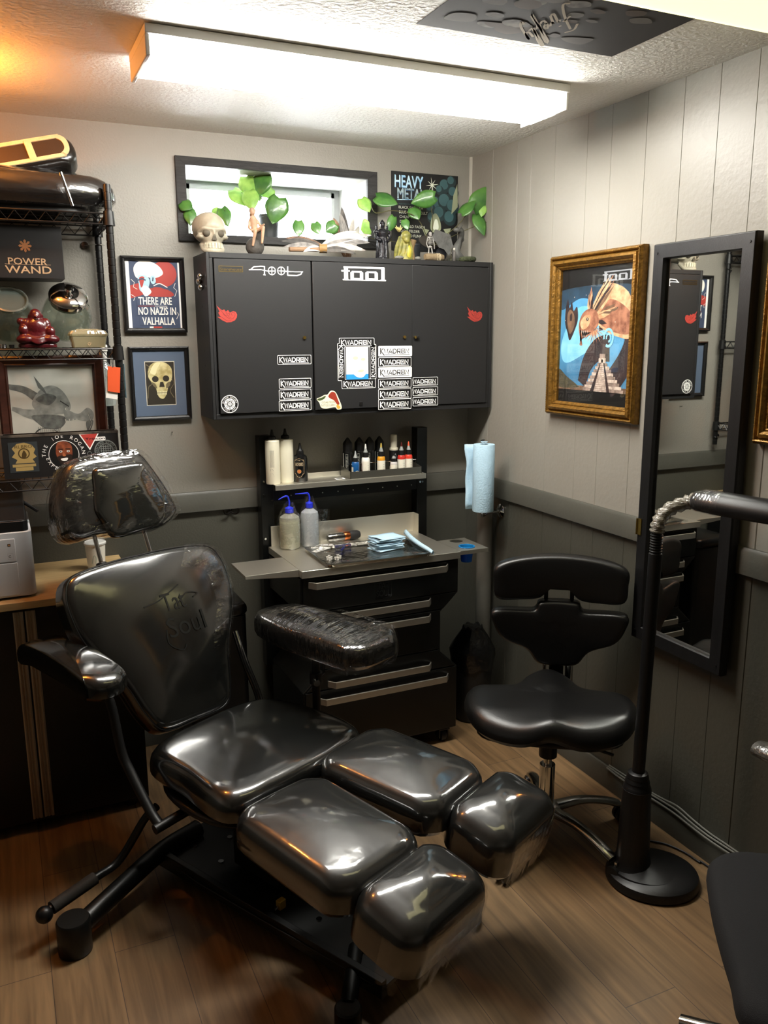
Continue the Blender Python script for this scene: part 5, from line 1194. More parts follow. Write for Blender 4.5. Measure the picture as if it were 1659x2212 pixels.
bottle('ink_bottle', 'yellow ink bottle in the ink tray front row', 823.5, 1011, 957, 15.8, -.142, TZ+.0003, mk('ink_yellow', '#c98a22'), PBLK, mat('nozzle_yellow', '#b39a4a', .4), group='small ink bottles', label_fn=ink())
def blk_label(d, r, h):
    d.rect(-1.5*r, .18*h, 1.5*r, .6*h, 0, 0); d.blob([(-.2*r, .4*h), (.5*r, .52*h), (.6*r, .38*h), (.2*r, .3*h)], 1, 1); d.text('SEE', -.3*r, .24*h, 1.0*r, .07*h, 1, 1)
    return [PBLK, mat('label_grey', '#8b8f90', .5)]
bottle('spray_can', 'tall cream-capped bottle with a black label at the right of the ink tray', 850.5, 1006, 939, 17, -.098, TZ+.0003, CRM, CRM, None, 'spray', label_fn=blk_label)
bottle('ink_bottle', 'short black-capped white bottle in front of the tall cream-capped bottle', 850.5, 1009.5, 978, 14, -.147, TZ+.0003, mk('ink_offwhite', '#bdb8b4'), PBLK, PBLK, group='small ink bottles', label_fn=ink())
bottle('ink_bottle', 'red-shouldered ink bottle with a dark tip, beside the orange-tipped one', 867.2, 1007, 955, 15.6, -.142, TZ+.0003, mk('ink_red', '#b02a22'), PBLK, mat('nozzle_dark_red', '#4a1512', .4), group='small ink bottles', label_fn=ink())
bottle('ink_bottle', 'red-shouldered ink bottle with an orange tip at the right end of the ink tray', 882.6, 1006, 953.5, 15, -.142, TZ+.0003, mk('ink_red2', '#c23626'), PBLK, mat('nozzle_orange', '#d65a3c', .4), group='small ink bottles', label_fn=ink())

# ---- things on the steel top
BLUE = mat('royal_blue_plastic', '#1f2fc4', .35); LD = film('cloudy_bottle', .02, '#d9dacb', .25, bump=0, body=.28)
BAGF = film('clear_bag', .06, '#ffffff', .06, bump=.9, bscale=28)
def wash(cx, base, neck_y, tip, toptube, w, yy, liquid, body, lb):
    c = at(cx, base, 'z', KT); c.y = min(c.y, -.172); c.x = at(cx, base, 'y', c.y).x; yy = c.y; r = abs(at(cx+w/2, base, 'y', yy).x-at(cx-w/2, base, 'y', yy).x)/2
    h = at(cx, neck_y, 'y', yy).z-KT; o = (c.x, yy, KT+.001)
    t = thing('wash_bottle', lb, 'bottle', (c.x, yy, KT+.0004))
    part(t, 'body', M().lathe([(.001, 0), (r*.92, 0), (r, .006), (r, h*.82), (r*.93, h*.9), (r*.5, h*.985), (r*.36, h), (r*.36, h+.004)], o, 32), body)
    part(t, 'liquid', M().lathe([(.001, .002), (r*.9, .002), (r*.96, .008), (r*.96, h*(.74 if liquid[1] > .5 else .38)), (.001, h*(.74 if liquid[1] > .5 else .38))], o, 32), liquid[0])
    part(t, 'cap', M().lathe([(r*.42, h+.003), (r*.42, h+.022), (r*.36, h+.024), (r*.14, h+.028), (.001, h+.03)], o, 24), BLUE)
    zt_ = at(cx, toptube[1], 'y', yy).z; tp = at(tip[0], tip[1], 'y', yy-.0)
    part(t, 'spout', M().tube(smooth_path([(c.x, yy, KT+h+.026), (c.x+.001, yy, KT+h+.048), (c.x-.006, yy-.001, zt_-.004), (c.x-.02, yy-.002, zt_-.003), (tp.x, yy-.004, tp.z)], 18), [.0036]*14+[.003, .0026, .0022, .0018, .0016], 10), BLUE)
    return t, c, r, h
LQ1 = film('yellowish_liquid', .0, '#c9c49a', .2, bump=0, body=.55); LQ2 = film('milky_liquid', .0, '#b9bcbc', .2, bump=0, body=.5)
t1, c1, r1, h1 = wash(627, 1177, 1109, (601, 1079), (0, 1070), 42, 0, (LQ1, .9), LD, 'wash bottle of yellowish liquid with a blue bent spout on the cart')
t2, c2, r2, h2 = wash(670, 1167, 1098, (637, 1067), (0, 1063), 36, 0, (LQ2, .3), film('milky_bottle', .02, '#bfc5c9', .25, bump=0, body=.55), 'milky white wash bottle with a blue bent spout on the cart')
def bag(c, r, h, seed, lb, flap=None):
    rg = random.Random(seed); rings = []; n = 30
    for k, (f, z) in enumerate(((1.05, .003), (1.22, .012), (1.18, h*.3), (1.22, h*.6), (1.2, h*.85), (.9, h*1.05), (.62, h*1.2), (.5, h*1.32))):
        ring = []
        for j in range(n):
            a = 2*math.pi*j/n; q_ = 1+.05*math.sin(3*a+seed+k)+.035*math.sin(7*a+k*1.7+seed)
            ring.append(Vector((c.x+r*f*q_*math.cos(a), c.y+r*f*q_*math.sin(a), KT+z+.004*math.sin(5*a+k))))
        rings.append(ring)
    mb = M().rings(rings, cap0=False, cap1=False)
    t = thing('plastic_bag', lb, 'bag', (c.x, c.y, KT))
    part(t, 'sleeve', mb, BAGF)
    if flap: 
        mb = M(); G = []
        for i in range(7):
            row = []
            for j in range(5):
                x, z = flap[0]+(flap[1]-flap[0])*i/6, flap[2]+(flap[3]-flap[2])*j/4
                q_ = at(x, z, 'y', c.y-.012+.006*math.sin(i*1.4+j)); row.append(q_)
            G.append(row)
        mb.rings(G, cap0=False, cap1=False, closed=False); part(t, 'loose_corner', mb, BAGF)
bag(c1, r1, h1, 1, 'clear plastic bag pulled over the yellowish wash bottle')
bag(c2, r2, h2, 4, 'clear plastic bag pulled over the milky wash bottle', (686, 712, 1100, 1145))
# wrapped tattoo machine
a, b = at(708, 1153, 'y', -.165), at(776, 1149, 'y', -.155); a.z = b.z = KT+.0205
ax = (b-a).normalized(); L_ = (b-a).length; q = ax.to_track_quat('Z', 'Y').to_matrix().to_4x4(); mx = Matrix.Translation(a) @ q
t = thing('tattoo_machine', 'wrapped pen tattoo machine with a copper ring, lying on the cart', 'tattoo machine', (a.x+L_/2*ax.x, a.y, KT))
part(t, 'barrel', M().lathe([(.001, 0), (.015, .001), (.0175, .006), (.0175, L_*.48), (.016, L_*.49)], mx=mx), WRINK)
part(t, 'ring', M().lathe([(.0178, L_*.49), (.0185, L_*.5), (.0185, L_*.66), (.0178, L_*.67)], mx=mx), mat('copper_metal', '#b8673a', .25, 1.0))
part(t, 'grip', M().lathe([(.017, L_*.67), (.0195, L_*.7), (.020, L_*.8), (.0185, L_*.93), (.014, L_), (.001, L_)], mx=mx), mat('black_rubber_grip', '#161616', .7, bump=.2))
part(t, 'film', M().lathe([(.001, -.006), (.016, -.004), (.0195, .004), (.0198, L_*.46), (.019, L_*.5)], mx=mx), BAGF)
# steel tray in film
T0, T1, T2, T3 = (at(x, y, 'z', KT+.014) for x, y in ((655, 1183), (708, 1221), (938, 1195), (871, 1159)))
c = (T0+T1+T2+T3)/4; ux = (((T3-T0)+(T2-T1))/2); uy = (((T0-T1)+(T3-T2))/2); tw, th_ = ux.length, uy.length
ux.normalize(); uy = (uy-ux*uy.dot(ux)).normalized(); TM = Matrix((ux, uy, Vector((0, 0, 1)))).transposed().to_4x4(); TM.translation = Vector((c.x, c.y, KT+.0006))
TRM = mat('filmed_steel', '#8a877e', .2, 1.0, bump=.12, bscale=35)
t = thing('instrument_tray', 'rectangular steel tray under clear film on the cart top', 'tray', (c.x, c.y, KT+.0004))
rings = []
for ins, z in ((.004, 0), (0, .010), (-.006, .0135), (-.006, .0145), (.001, .0135), (.010, .0022)):
    rings.append([TM @ Vector((x, y, z)) for x, y in rrect(tw-2*ins-.012, th_-2*ins-.012, .022, 5)])
part(t, 'tray', M().rings(rings), TRM)
rings = []; n0 = 0
for ins, z in ((-.0075, .006), (-.008, .016), (.004, .0155), (.03, .0072), (.07, .0058)):
    o_ = [Vector(p_) for p_ in smooth_loop(rrect(tw-2*ins-.012, th_-2*ins-.012, .022, 4), 72)]
    rings.append([TM @ Vector((p_.x, p_.y, z+.0012*math.sin(j*2.1+ins*300))) for j, p_ in enumerate(o_)])
part(t, 'film', M().rings(rings, cap0=False), film('tray_film', .02, '#ffffff', .1, bump=.35, bscale=24))
tz = KT+.0092
# stack of folded blue wipes
rr2 = random.Random(11); c = at(838, 1186, 'z', tz); 
for i in range(8):
    w, dpt = .128+rr2.uniform(-.012, .012), .085+rr2.uniform(-.01, .008); ang = rr2.uniform(-14, 14)+(-6 if i % 2 else 4)
    mx = TM.to_3x3().to_4x4(); mx.translation = Vector((c.x+rr2.uniform(-.007, .007), c.y+.02+rr2.uniform(-.006, .006), tz+i*.0063)); mx = mx @ Matrix.Rotation(R(ang), 4, 'Z')
    mb = M(); nx_ = 10
    for half in (0, 1):
        G = []
        for a_ in range(nx_+1):
            row = []
            for b_ in range(6):
                x, y = -w/2+w*a_/nx_, -dpt/2+dpt*b_/5; z = .0006+half*.0028+.0009*math.sin(a_*.9+i*2)*(1 if half else .3)+.0012*math.sin(b_*1.1+i)*half
                if half and a_ == 0 and i in (4, 7): z += .006*(1-b_/5)
                row.append(mx @ Vector((x, y, z)))
            G.append(row)
        mb.rings(G, cap0=False, cap1=False, closed=False)
    f0 = [mx @ Vector((-w/2+w*a_/nx_, -dpt/2-.0022*math.sin(math.pi*k/4), .0006+.0028*k/4)) for k in range(5) for a_ in range(nx_+1)]
    mb.rings([f0[k*(nx_+1):(k+1)*(nx_+1)] for k in range(5)], cap0=False, cap1=False, closed=False)
    single('blue_wipe', mb, TW, ('lowest' if i == 0 else 'topmost' if i == 7 else ('second', 'third', 'fourth', 'fifth', 'sixth', 'seventh')[i-1])+(' blue paper wipe in the folded stack on the instrument tray' if i in (0, 7) else ' blue paper wipe up from the tray in the folded stack'), 'paper wipe', 'stack of folded blue wipes', solid=.0011)
# rolled blue strip along the tray edge
P = [at(x, y, 'z', KT+.024) for x, y in ((876, 1150), (890, 1164), (908, 1177), (925, 1187), (935, 1194))]
G = []
for k, q_ in enumerate(smooth_path(P, 14)):
    f = k/14; row = []
    for j in range(9):
        a_ = R(-60+j*30); rad = .010+.006*(1-f); row.append(q_+Vector((0.80*rad*math.cos(a_), .5*rad*math.cos(a_), rad*math.sin(a_)*.9-.002)))
    G.append(row)
single('blue_towel_strip', M().rings(G, cap0=False, cap1=False, closed=False), TW, 'curled strip of blue paper towel along the right edge of the instrument tray', 'paper towel', solid=.001)
# needle packets, comb, ink caps
PKT = film('packet_film', .12, '#e9e9e6', .12, bump=.3, body=.45); 
for i, ((x, y), w, dpt, an, lb) in enumerate((((687, 1181), .075, .03, 24, 'clear needle packet at the back left of the instrument tray'), ((694, 1188), .088, .026, 30, 'printed needle packet lying across the left half of the instrument tray'), ((706, 1178), .05, .024, -18, 'small clear packet behind the dark blue comb on the instrument tray'))):
    c = at(x, y, 'z', tz+.002*i); mx = TM.to_3x3().to_4x4(); mx.translation = Vector((c.x, c.y, tz+.0004+.0022*i)); mx = mx @ Matrix.Rotation(R(an), 4, 'Z')
    t = thing('needle_packet', lb, 'packet', mx.translation, 0, 'needle packets')
    part(t, 'pouch', M().prism([mx @ Vector((a_, b_, 0)) for a_, b_ in ((-w/2, -dpt/2), (w/2, -dpt/2), (w/2, dpt/2), (-w/2, dpt/2))], (0, 0, .0012)), PKT, smooth=False)
    d = D(mx.translation+Vector((0, 0, .0014)), mx.to_3x3() @ Vector((1, 0, 0)), mx.to_3x3() @ Vector((0, 1, 0))); d.rect(-w*.36, -dpt*.3, w*.2, dpt*.25, 0, 0); d.rect(-w*.3, -dpt*.15, w*.1, dpt*.1, 1, 1); d.stroke([(-w*.45, dpt*.4), (w*.45, dpt*.4)], .001, 1, 1)
    part(t, 'print', d, [PBLK, WHITE], smooth=False)
c = at(744, 1184, 'z', tz); NAV = mat('navy_plastic', '#171a52', .3)
t = thing('razor', 'dark blue disposable razor wrapped in film on the instrument tray', 'razor', (c.x, c.y, tz))
mx = TM.to_3x3().to_4x4(); mx.translation = Vector((c.x, c.y, tz+.0005)); mx = mx @ Matrix.Rotation(R(2), 4, 'Z')
part(t, 'head', M().box(-.035, .036, .012, .022, 0, .011, 0, mx), NAV, bevel=.002)
part(t, 'handle', M().tube([mx @ Vector(q_) for q_ in ((.0, .014, .006), (-.006, -.01, .006), (-.02, -.03, .0055), (-.03, -.04, .005))], [.005, .0042, .005, .0045], 8), NAV)
part(t, 'film', M().rings([[mx @ Vector((x, y, z)) for x, y in rrect(.088, .058, .01, 2, 0, -.006)] for z in (.0002, .0125)], cap0=False), BAGF)
capM = mat('white_ink_cap', '#c9c8c2', .4)
for i, (x, y) in enumerate(((707.5, 1212), (712.5, 1214), (716, 1211.5), (711, 1208.5), (725, 1212.5), (730.5, 1213), (735, 1209.5), (729.5, 1207))):
    c = at(x, y, 'z', KT+.004)
    single('ink_cup', M().lathe([(.001, 0), (.0035, 0), (.0046, .011), (.0054, .0112), (.0042, .0105), (.003, .003), (.001, .003)], (c.x, c.y, KT+.0095 if 1 else 0), 12), capM, ('tiny white ink cup in the cluster nearest the tray corner' if i < 4 else 'tiny white ink cup in the cluster further from the tray corner'), 'ink cup', 'ink cups in the corner cluster' if i < 4 else 'ink cups in the second cluster')
# blue cup in the leaf
c, r = CH[1]
t = thing('rinse_cup', 'translucent blue plastic cup hanging in the hole of the right cart leaf', 'cup', (c.x, c.y, KT-.055))
part(t, 'cup', M().lathe([(.001, -.062), (.0215, -.062), (.0225, -.06), (.0288, .0012), (.0335, .0012), (.034, .003), (.0325, .0042), (.0282, .003), (.0212, -.058), (.001, -.059)], (c.x, c.y, KT), 32), film('blue_translucent', .04, '#1f86c9', .1, bump=0, body=.55))
# ================================================================== the client chair
CO = Vector((-1.33, -1.10, 0)); CA = R(24.8)
CS = Vector((math.cos(CA), math.sin(CA), 0)); CB = Vector((-math.sin(CA), math.cos(CA), 0))   # chair's right in the picture, chair's back
def loc(P): d_ = P-CO; return Vector((d_.dot(CS), d_.dot(CB), P.z))
def lz(px, py, z): return loc(at(px, py, 'z', z))
def lx(px, py, x): return loc(on_plane(px, py, CO+CS*x, CS))
def ly(px, py, y): return loc(on_plane(px, py, CO+CB*y, CB))
t = thing('tattoo_chair', 'black vinyl reclining client chair wrapped in clear film in the middle of the floor', 'chair', CO, CA)
CH_ = t
SEATV = mat('seat_vinyl_under_film', '#101211', .3, var=.5, vscale=6, bump=.08, bscale=9, coat=1, coat_rough=.09, coat_ior=1.85)
PADV = mat('pad_vinyl_under_film', '#171918', .42, col2='#0c0d0d', vscale=5, bump=.09, bscale=13, coat=1, coat_rough=.09, coat_ior=1.85, detail=7)
def cp(name, mb, m_, par=None, **k): return part(par or t, name, mb, m_, local=True, **k)
# seat
cp('seat', M().cushion([(-.285, -.165), (-.275, .05), (-.25, .24), (-.05, .285), (.19, .27), (.268, .12), (.265, -.14), (.1, -.195), (-.12, -.20)], .385, .492, .05, .012, sub=80), SEATV)
cp('seat_board', M().cushion([(-.24, -.14), (-.22, .22), (.19, .22), (.2, -.12)], .365, .386, .01, 0, sub=40), BKPL)
# leg and foot pads
def tilt(cx, cy, cz, ax, rz=0): return Matrix.Translation((cx, cy, cz)) @ Matrix.Rotation(R(rz), 4, 'Z') @ Matrix.Rotation(R(ax), 4, 'X')
cp('leg_pad', M().cushion(rrect(.305, .43, .075, 3), -.058, .058, .05, .022, tilt(-.203, -.447, .445, 3, -3), sub=72), PADV)
cp('leg_pad', M().cushion(rrect(.298, .425, .075, 3), -.058, .058, .05, .022, tilt(.152, -.400, .445, 3, 4), sub=72), PADV)
cp('foot_pad', M().cushion(rrect(.315, .20, .06, 3), -.085, .075, .06, .018, tilt(-.188, -.735, .392, 13, 0), sub=72), PADV)
cp('foot_pad', M().cushion(rrect(.315, .20, .06, 3), -.085, .075, .06, .018, tilt(.224, -.690, .392, 13, 3), sub=72), PADV)
# film hanging in ragged pleats from the front of the foot pads
for (w_, h_, MX) in ((.315, .20, tilt(-.188, -.735, .392, 13, 0)), (.315, .20, tilt(.224, -.690, .392, 13, 3))):
    sm2 = even_loop(smooth_loop(rrect(w_, h_, .06, 3), 240), 110); rg = random.Random(int(w_*99+MX.translation.x*50)); rows = []
    seq = [i for i, p_ in enumerate(sm2) if p_.y < -.01]; 
    br = [k for k in range(len(seq)-1) if seq[k+1]-seq[k] > 1]
    if br: seq = seq[br[0]+1:]+seq[:br[0]+1]
    lens = [rg.uniform(-.02, .03) for _ in seq]
    for z, q_ in ((.035, 1.012), (.0, 1.02), (-.05, 1.02), (-.085, 1.0)): rows.append([MX @ Vector((sm2[i].x*q_*(1+.006*math.sin(k*2.1)), sm2[i].y*q_*(1+.012*math.sin(k*2.1)), z-(lens[k] if z < -.06 else 0))) for k, i in enumerate(seq)])
    cp('film_skirt', M().rings(rows, cap0=False, cap1=False, closed=False), film('skirt_film', .01, '#ffffff', .12, bump=.3, bscale=20), label='ragged skirt of clear film')
for x, y0, y1 in ((-.2, -.2, -.7), (.17, -.16, -.66)):
    cp('leg_rail', M().box(x-.02, x+.02, y1, y0, .345, .385), BLK, bevel=.004)
    cp('leg_rail_joint', M().cyl((x-.03, y0+.02, .362), (x+.03, y0+.02, .362), .022), BLK)
# back rest
bx_ = Vector((1, 0, 0)); bv = Vector((0, .4472, .8944)); bn = Vector((0, -.8944, .4472))
BM = Matrix((bx_, bv, bn)).transposed().to_4x4(); BM.translation = Vector((-.048, .27, .5))
hwid = [(.0, -.012), (.12, -.005), (.165, .06), (.2, .17), (.275, .31), (.296, .40), (.292, .485), (.252, .535), (.13, .553)]
outl = [(x, v) for x, v in hwid]+[(0, .556)]+[(-x, v) for x, v in reversed(hwid[1:])]
back = cp('backrest', M().cushion(outl, -.085, .004, .028, .016, BM, sub=110), WRAPV)
cp('back_shell', M().cushion([(x*.95, v*.96+.01) for x, v in outl], -.105, -.083, .012, 0, BM, sub=80), BKPL, label='dark rear shell')
sm_ = smooth_loop([(x*1.0, v) for x, v in outl], 90)
cp('piping', M().tube([BM @ Vector((p_.x*.985, .27+(p_.y-.27)*.985, -.006)) for p_ in sm_]+[BM @ Vector((sm_[0].x*.985, .27+(sm_[0].y-.27)*.985, -.006))], .0022, 6), VINYL, back)
d = D((0, 0, 0), (1, 0, 0), (0, 1, 0)); d.map = lambda u, v, l: BM @ Vector((u, v, .0206+l*.0006-.009*((u/.28)**2+((v-.3)/.28)**2)))
def em(pts, w=.004, n=16): d.stroke(pts, w, 0, 1, n)
ex, ey = .045, .335
em([(-.115+ex, .045+ey), (-.06+ex, .052+ey), (0+ex, .075+ey), (.03+ex, .088+ey)]); em([(.01+ex, .03+ey), (.05+ex, .055+ey), (.09+ex, .045+ey), (.07+ex, .035+ey)])
d.text('Tat', -.05+ex, .01+ey, .085, .06, 0, 1); d.text('Soul', -.06+ex, -.075+ey, .145, .065, 0, 1); em([(-.065+ex, -.045+ey), (-.07+ex, -.09+ey), (-.03+ex, -.12+ey), (-.01+ex, -.105+ey)])
cp('embossed_logo', d, mat('embossed_vinyl', '#111211', .3), back, smooth=False, label='embossed Tat Soul lettering')
# crinkled film bunched on its right edge
def film_patch(outline, MX, zoff, sel, m_, par, seed=2, amp=.006):
    sm2 = smooth_loop(outline, 120); c_ = sum(sm2, Vector((0, 0)))/len(sm2); idx = [i for i, p_ in enumerate(sm2) if sel(p_)]
    idx.sort(); k0 = idx[0]
    for a_, b_ in zip(idx, idx[1:]):
        if b_-a_ > 1: k0 = b_
    seq = [(k0+j) % 120 for j in range(len(idx))]; rows = []
    prof_ = [(.99, -.06), (1.008, -.04), (1.01, -.02), (1.0, .004), (.95, zoff), (.86, zoff+.004), (.76, zoff+.005), (.68, zoff+.004)]
    rg = random.Random(seed)
    for q_, z in prof_:
        rows.append([MX @ Vector((c_.x+(sm2[i].x-c_.x)*q_*(1+amp*.9*math.sin(i*1.9+z*90)+amp*.8*rg.uniform(-1, 1)), c_.y+(sm2[i].y-c_.y)*q_*(1+amp*.9*math.cos(i*2.3)), z+amp*.35*rg.uniform(-1, 1)+.001)) for i in seq])
    return cp('film', M().rings(rows, cap0=False, cap1=False, closed=False), m_, par, label='crinkled clear film')
CRF = film('crinkled_film', .03, '#ffffff', .06, bump=.7, bscale=16, stretch=(1, 3.5, 1.6))
film_patch(outl, BM, .014, lambda p_: p_.x > .14 and p_.y > .13, CRF, back)
# head rest on two chrome posts
hv = Vector((0, .3, 1)).normalized(); hn = Vector((1, 0, 0)).cross(hv)
H0 = Vector((0, .60, 1.05)); H1 = H0+hn*.055
def hp(px, py, o_): 
    q_ = loc(on_plane(px, py, CO+CS*o_.x+CB*o_.y+Vector((0, 0, o_.z)), (CS*hn.x+CB*hn.y+Vector((0, 0, hn.z))))); return ((q_-o_).dot(Vector((1, 0, 0))), (q_-o_).dot(hv))
HM = Matrix((Vector((1, 0, 0)), hv, hn)).transposed().to_4x4(); HM.translation = H0
ho = [hp(x, y, H0) for x, y in ((118, 1110), (118, 1070), (130, 1020), (152, 996), (200, 981), (262, 973), (297, 978), (340, 1030), (374, 1085), (378, 1110), (350, 1138), (310, 1152), (245, 1158), (200, 1162), (160, 1172), (132, 1158))]
head = cp('headrest', M().cushion(list(reversed(ho)), -.06, .035, .04, .01, HM, sub=96), WRINK)
hf = [hp(x, y, H1) for x, y in ((206, 1014), (232, 1006), (303, 996), (322, 1012), (340, 1038), (362, 1086), (352, 1128), (300, 1150), (250, 1160), (226, 1130), (209, 1102), (206, 1060))]
cp('headrest_face', M().cushion(list(reversed(hf)), -.03, .0, .016, .008, Matrix.Translation(hn*.055) @ HM, sub=96), mat('face_vinyl_under_film', '#141513', .16, bump=.10, bscale=9, stretch=(1, 5, 3), coat=1, coat_rough=.05, coat_ior=2.0), head)
film_patch(list(reversed(ho)), HM, .05, lambda p_: True, CRF, head, 5, .006)
for a_, b_ in (((221, 1225), (203, 1155)), ((327, 1200), (309, 1140))):
    P0, P1 = ly(*a_, .575), ly(*b_, .60); P0 = P0+(P0-P1)*.4; P1 = P1+(P1-P0)*.15
    cp('headrest_post', M().cyl(P0, P1, .0068), CHROME)
    cp('post_collar', M().lathe([(.009, -.004), (.02, -.003), (.016, .009), (.009, .011)], mx=Matrix.Translation(P0+(P1-P0)*.28) @ (P1-P0).normalized().to_track_quat('Z', 'Y').to_matrix().to_4x4()), BKPL)
# left arm rest: arched pad on a bent tube
def armfn(q_): return Vector((q_.x, q_.y, q_.z-.35*(q_.y-.02)**2 if q_.y < .02 else q_.z-.7*(q_.y-.02)**2))
arm = cp('armrest', M().cushion(rrect(.128, .50, .058, 4), -.072, 0, .03, .012, Matrix.Translation((-.362, .455, .779)) @ Matrix.Rotation(R(-3), 4, 'Z'), sub=80, fn=armfn), WRAPV)
cp('arm_frame', M().tube(smooth_path([(-.345, .33, .70), (-.335, .29, .64), (-.33, .26, .50), (-.325, .225, .44), (-.325, .14, .355), (-.325, .09, .322)], 26), .0145, 12).tube([(-.345, .09, .322), (-.10, .08, .345)], .0145, 12), BLK)
cp('arm_frame', M().tube(smooth_path([ly(508, 1365, .50), ly(530, 1432, .43), ly(556, 1497, .38), Vector((.27, .33, .36))], 20), .013, 12), mat('gloss_black_tube', '#0b0b0b', .15, coat=1))
# right arm rest: broad wrapped pad on a post
RM = Matrix.Translation((.305, .075, .738)) @ Matrix.Rotation(R(-1), 4, 'Z')
arm = cp('arm_pad', M().cushion(rrect(.235, .56, .075, 4), -.055, .03, .035, .025, RM, sub=96, fn=lambda q_: Vector((q_.x*(1-.5*max(0, q_.y/.28)**2), q_.y, q_.z-.25*max(0, q_.y-.1)**2))), WRINK, label='broad arm pad wrapped in film')
film_patch(rrect(.235, .56, .075, 4), RM, .04, lambda p_: p_.y < .05, CRF, arm, 9, .006)
pb = lz(684, 1520, .46); cp('arm_post', M().cyl((pb.x, pb.y, .36), (pb.x, pb.y, .655), .014).cyl((pb.x, pb.y, .535), (pb.x, pb.y, .575), .022), BLK, bevel=.001)
cp('arm_post_clamp', M().box(pb.x-.03, pb.x+.03, pb.y-.03, pb.y+.03, .36, .41).tube([(pb.x, pb.y, .38), (.12, pb.y, .37)], .014, 8), BLK, bevel=.002)
cp('clamp_knob', M().cyl((pb.x-.02, pb.y-.02, .556), (pb.x-.035, pb.y-.04, .556), .011), CHROME)
cp('pad_bracket', M().box(pb.x-.04, pb.x+.06, pb.y-.05, pb.y+.06, .650, .665), BLK)
# lift column and base
BASEM = mat('black_base_steel', '#0c0d0c', .38, bump=.02, bscale=100)
cp('column', M().box(-.09, .09, -.14, .07, .09, .30), BASEM, bevel=.006); cp('mount_plate', M().box(-.17, .17, -.2, .2, .335, .365).box(-.06, .06, -.12, .07, .30, .335), BASEM, bevel=.003)
cp('motor', M().cyl((-.02, .10, .16), (-.02, .24, .30), .03), BASEM)
base = cp('base_plate', M().prism([(-.20, .34, .065), (.20, .34, .065), (.21, .1, .065), (.17, -.60, .065), (-.17, -.60, .065), (-.21, .1, .065)], (0, 0, .012)).prism([(-.21, .32, .045), (-.19, .32, .045), (-.15, -.60, .045), (-.17, -.60, .045)], (0, 0, .05)).prism([(.21, .32, .045), (.19, .32, .045), (.15, -.60, .045), (.17, -.60, .045)], (0, 0, .05)), BASEM, bevel=.002)
for x, y, z in ((-.1, .25, .0775), (-.1, .12, .0775), (.0, .2, .0775), (-.09, -.3, .0775), (.06, -.46, .0775), (-.1, -.48, .0775)): cp('base_screw', M().lathe([(.0045, 0), (.0085, 0), (.0085, .004), (.0045, .004)], (x, y, z), 14), CHROME, base)
for sx_, fy, ty in ((-1, .205, .10), (1, .205, .10)):
    leg = cp('base_leg', M().tube(smooth_path([(sx_*.05, ty+.2, .095), (sx_*.2, ty+.19, .092), (sx_*.38, fy+.04, .080), (sx_*.545, fy, .062)], 16), .029, 12), BASEM)
    cp('foot', M().lathe([(.044, .001), (.046, .004), (.046, .096), (.042, .102), (.001, .102)], (sx_*.548, fy, 0), 24), BASEM, leg)
for sx_ in (-1, 1):
    leg = cp('base_leg', M().tube([(sx_*.10, -.45, .072), (sx_*.25, -.56, .06)], .022, 12), BASEM)
    cp('foot', M().lathe([(.032, .001), (.034, .004), (.034, .07), (.03, .075), (.001, .075)], (sx_*.262, -.57, 0), 24), BASEM, leg)
# release lever on its left, with rubber grip and knob
lv = [Vector((-.25, .22, .30)), lz(312, 1770, .26), lz(258, 1858, .135), lz(205, 1897, .12), lz(105, 1966, .105)]
lever = cp('release_lever', M().tube(smooth_path(lv[:4], 20)+[lv[4]], .0125, 12), BASEM)
dirv = (lv[4]-lv[3]).normalized(); cp('grip', M().cyl(lv[3], lv[4]-dirv*.01, .019), mat('grey_rubber_grip', '#2b2926', .75, bump=.1), lever)
kn = lz(96, 1976, .10); cp('knob', M().cyl(lv[4], kn, .006).ball(kn, .024), BKPL, lever)
# small yellow valve and chrome tap on the base
p = lz(607, 1953, .09); cp('valve', M().box(p.x-.012, p.x+.012, p.y-.009, p.y+.009, .0775, .105), mat('yellow_valve', '#b5912c', .4), base, bevel=.002, label='small yellow valve'); cp('valve_stem', M().cyl((p.x-.03, p.y-.004, .088), (p.x-.01, p.y, .09), .004), CHROME, base)
# ================================================================== saddle stool
SO = Vector((-.405, -1.25, 0)); SA = R(-34)
t = thing('saddle_stool', 'black leather saddle stool with a two-part backrest and a chrome base, by the right wall', 'stool', SO, SA)
LEA = mat('black_leather', '#0a0a0a', .38, bump=.05, bscale=260, coat=.15, coat_rough=.3)
def sp(name, mb, m_, par=None, **k): return part(par or t, name, mb, m_, local=True, **k)
def sfn(q): return Vector((q.x, q.y, q.z+.022*math.exp(-(q.x/.075)**2)*(1 if q.y < .05 else 1.3)+.012*(q.x/.26)**2-.035*max(0, -(q.y+.09)/.1)*abs(q.x)/.26))
so = [(x*1.03, y*1.05) for x, y in [(0, .235), (.07, .205), (.115, .14), (.2, .115), (.262, .085), (.272, -.02), (.225, -.125), (.1, -.185), (0, -.195), (-.1, -.185), (-.225, -.125), (-.272, -.02), (-.262, .085), (-.2, .115), (-.115, .14), (-.07, .205)]]
sp('seat', M().cushion(list(reversed(so)), .415, .492, .042, .004, sub=110, fn=sfn), LEA)
sp('seat_pan', M().cushion([(-.2, -.12), (.2, -.12), (.2, .08), (0, .17), (-.2, .08)], .398, .416, .008, 0, sub=50), BKPL)
XB = Matrix((Vector((1, 0, 0)), Vector((0, 0, 1)), Vector((0, -1, 0)))).transposed().to_4x4(); XB.translation = Vector((.03, .245, 0))
def bfn(q): return Vector((q.x, q.y, q.z+.75*q.x*q.x))
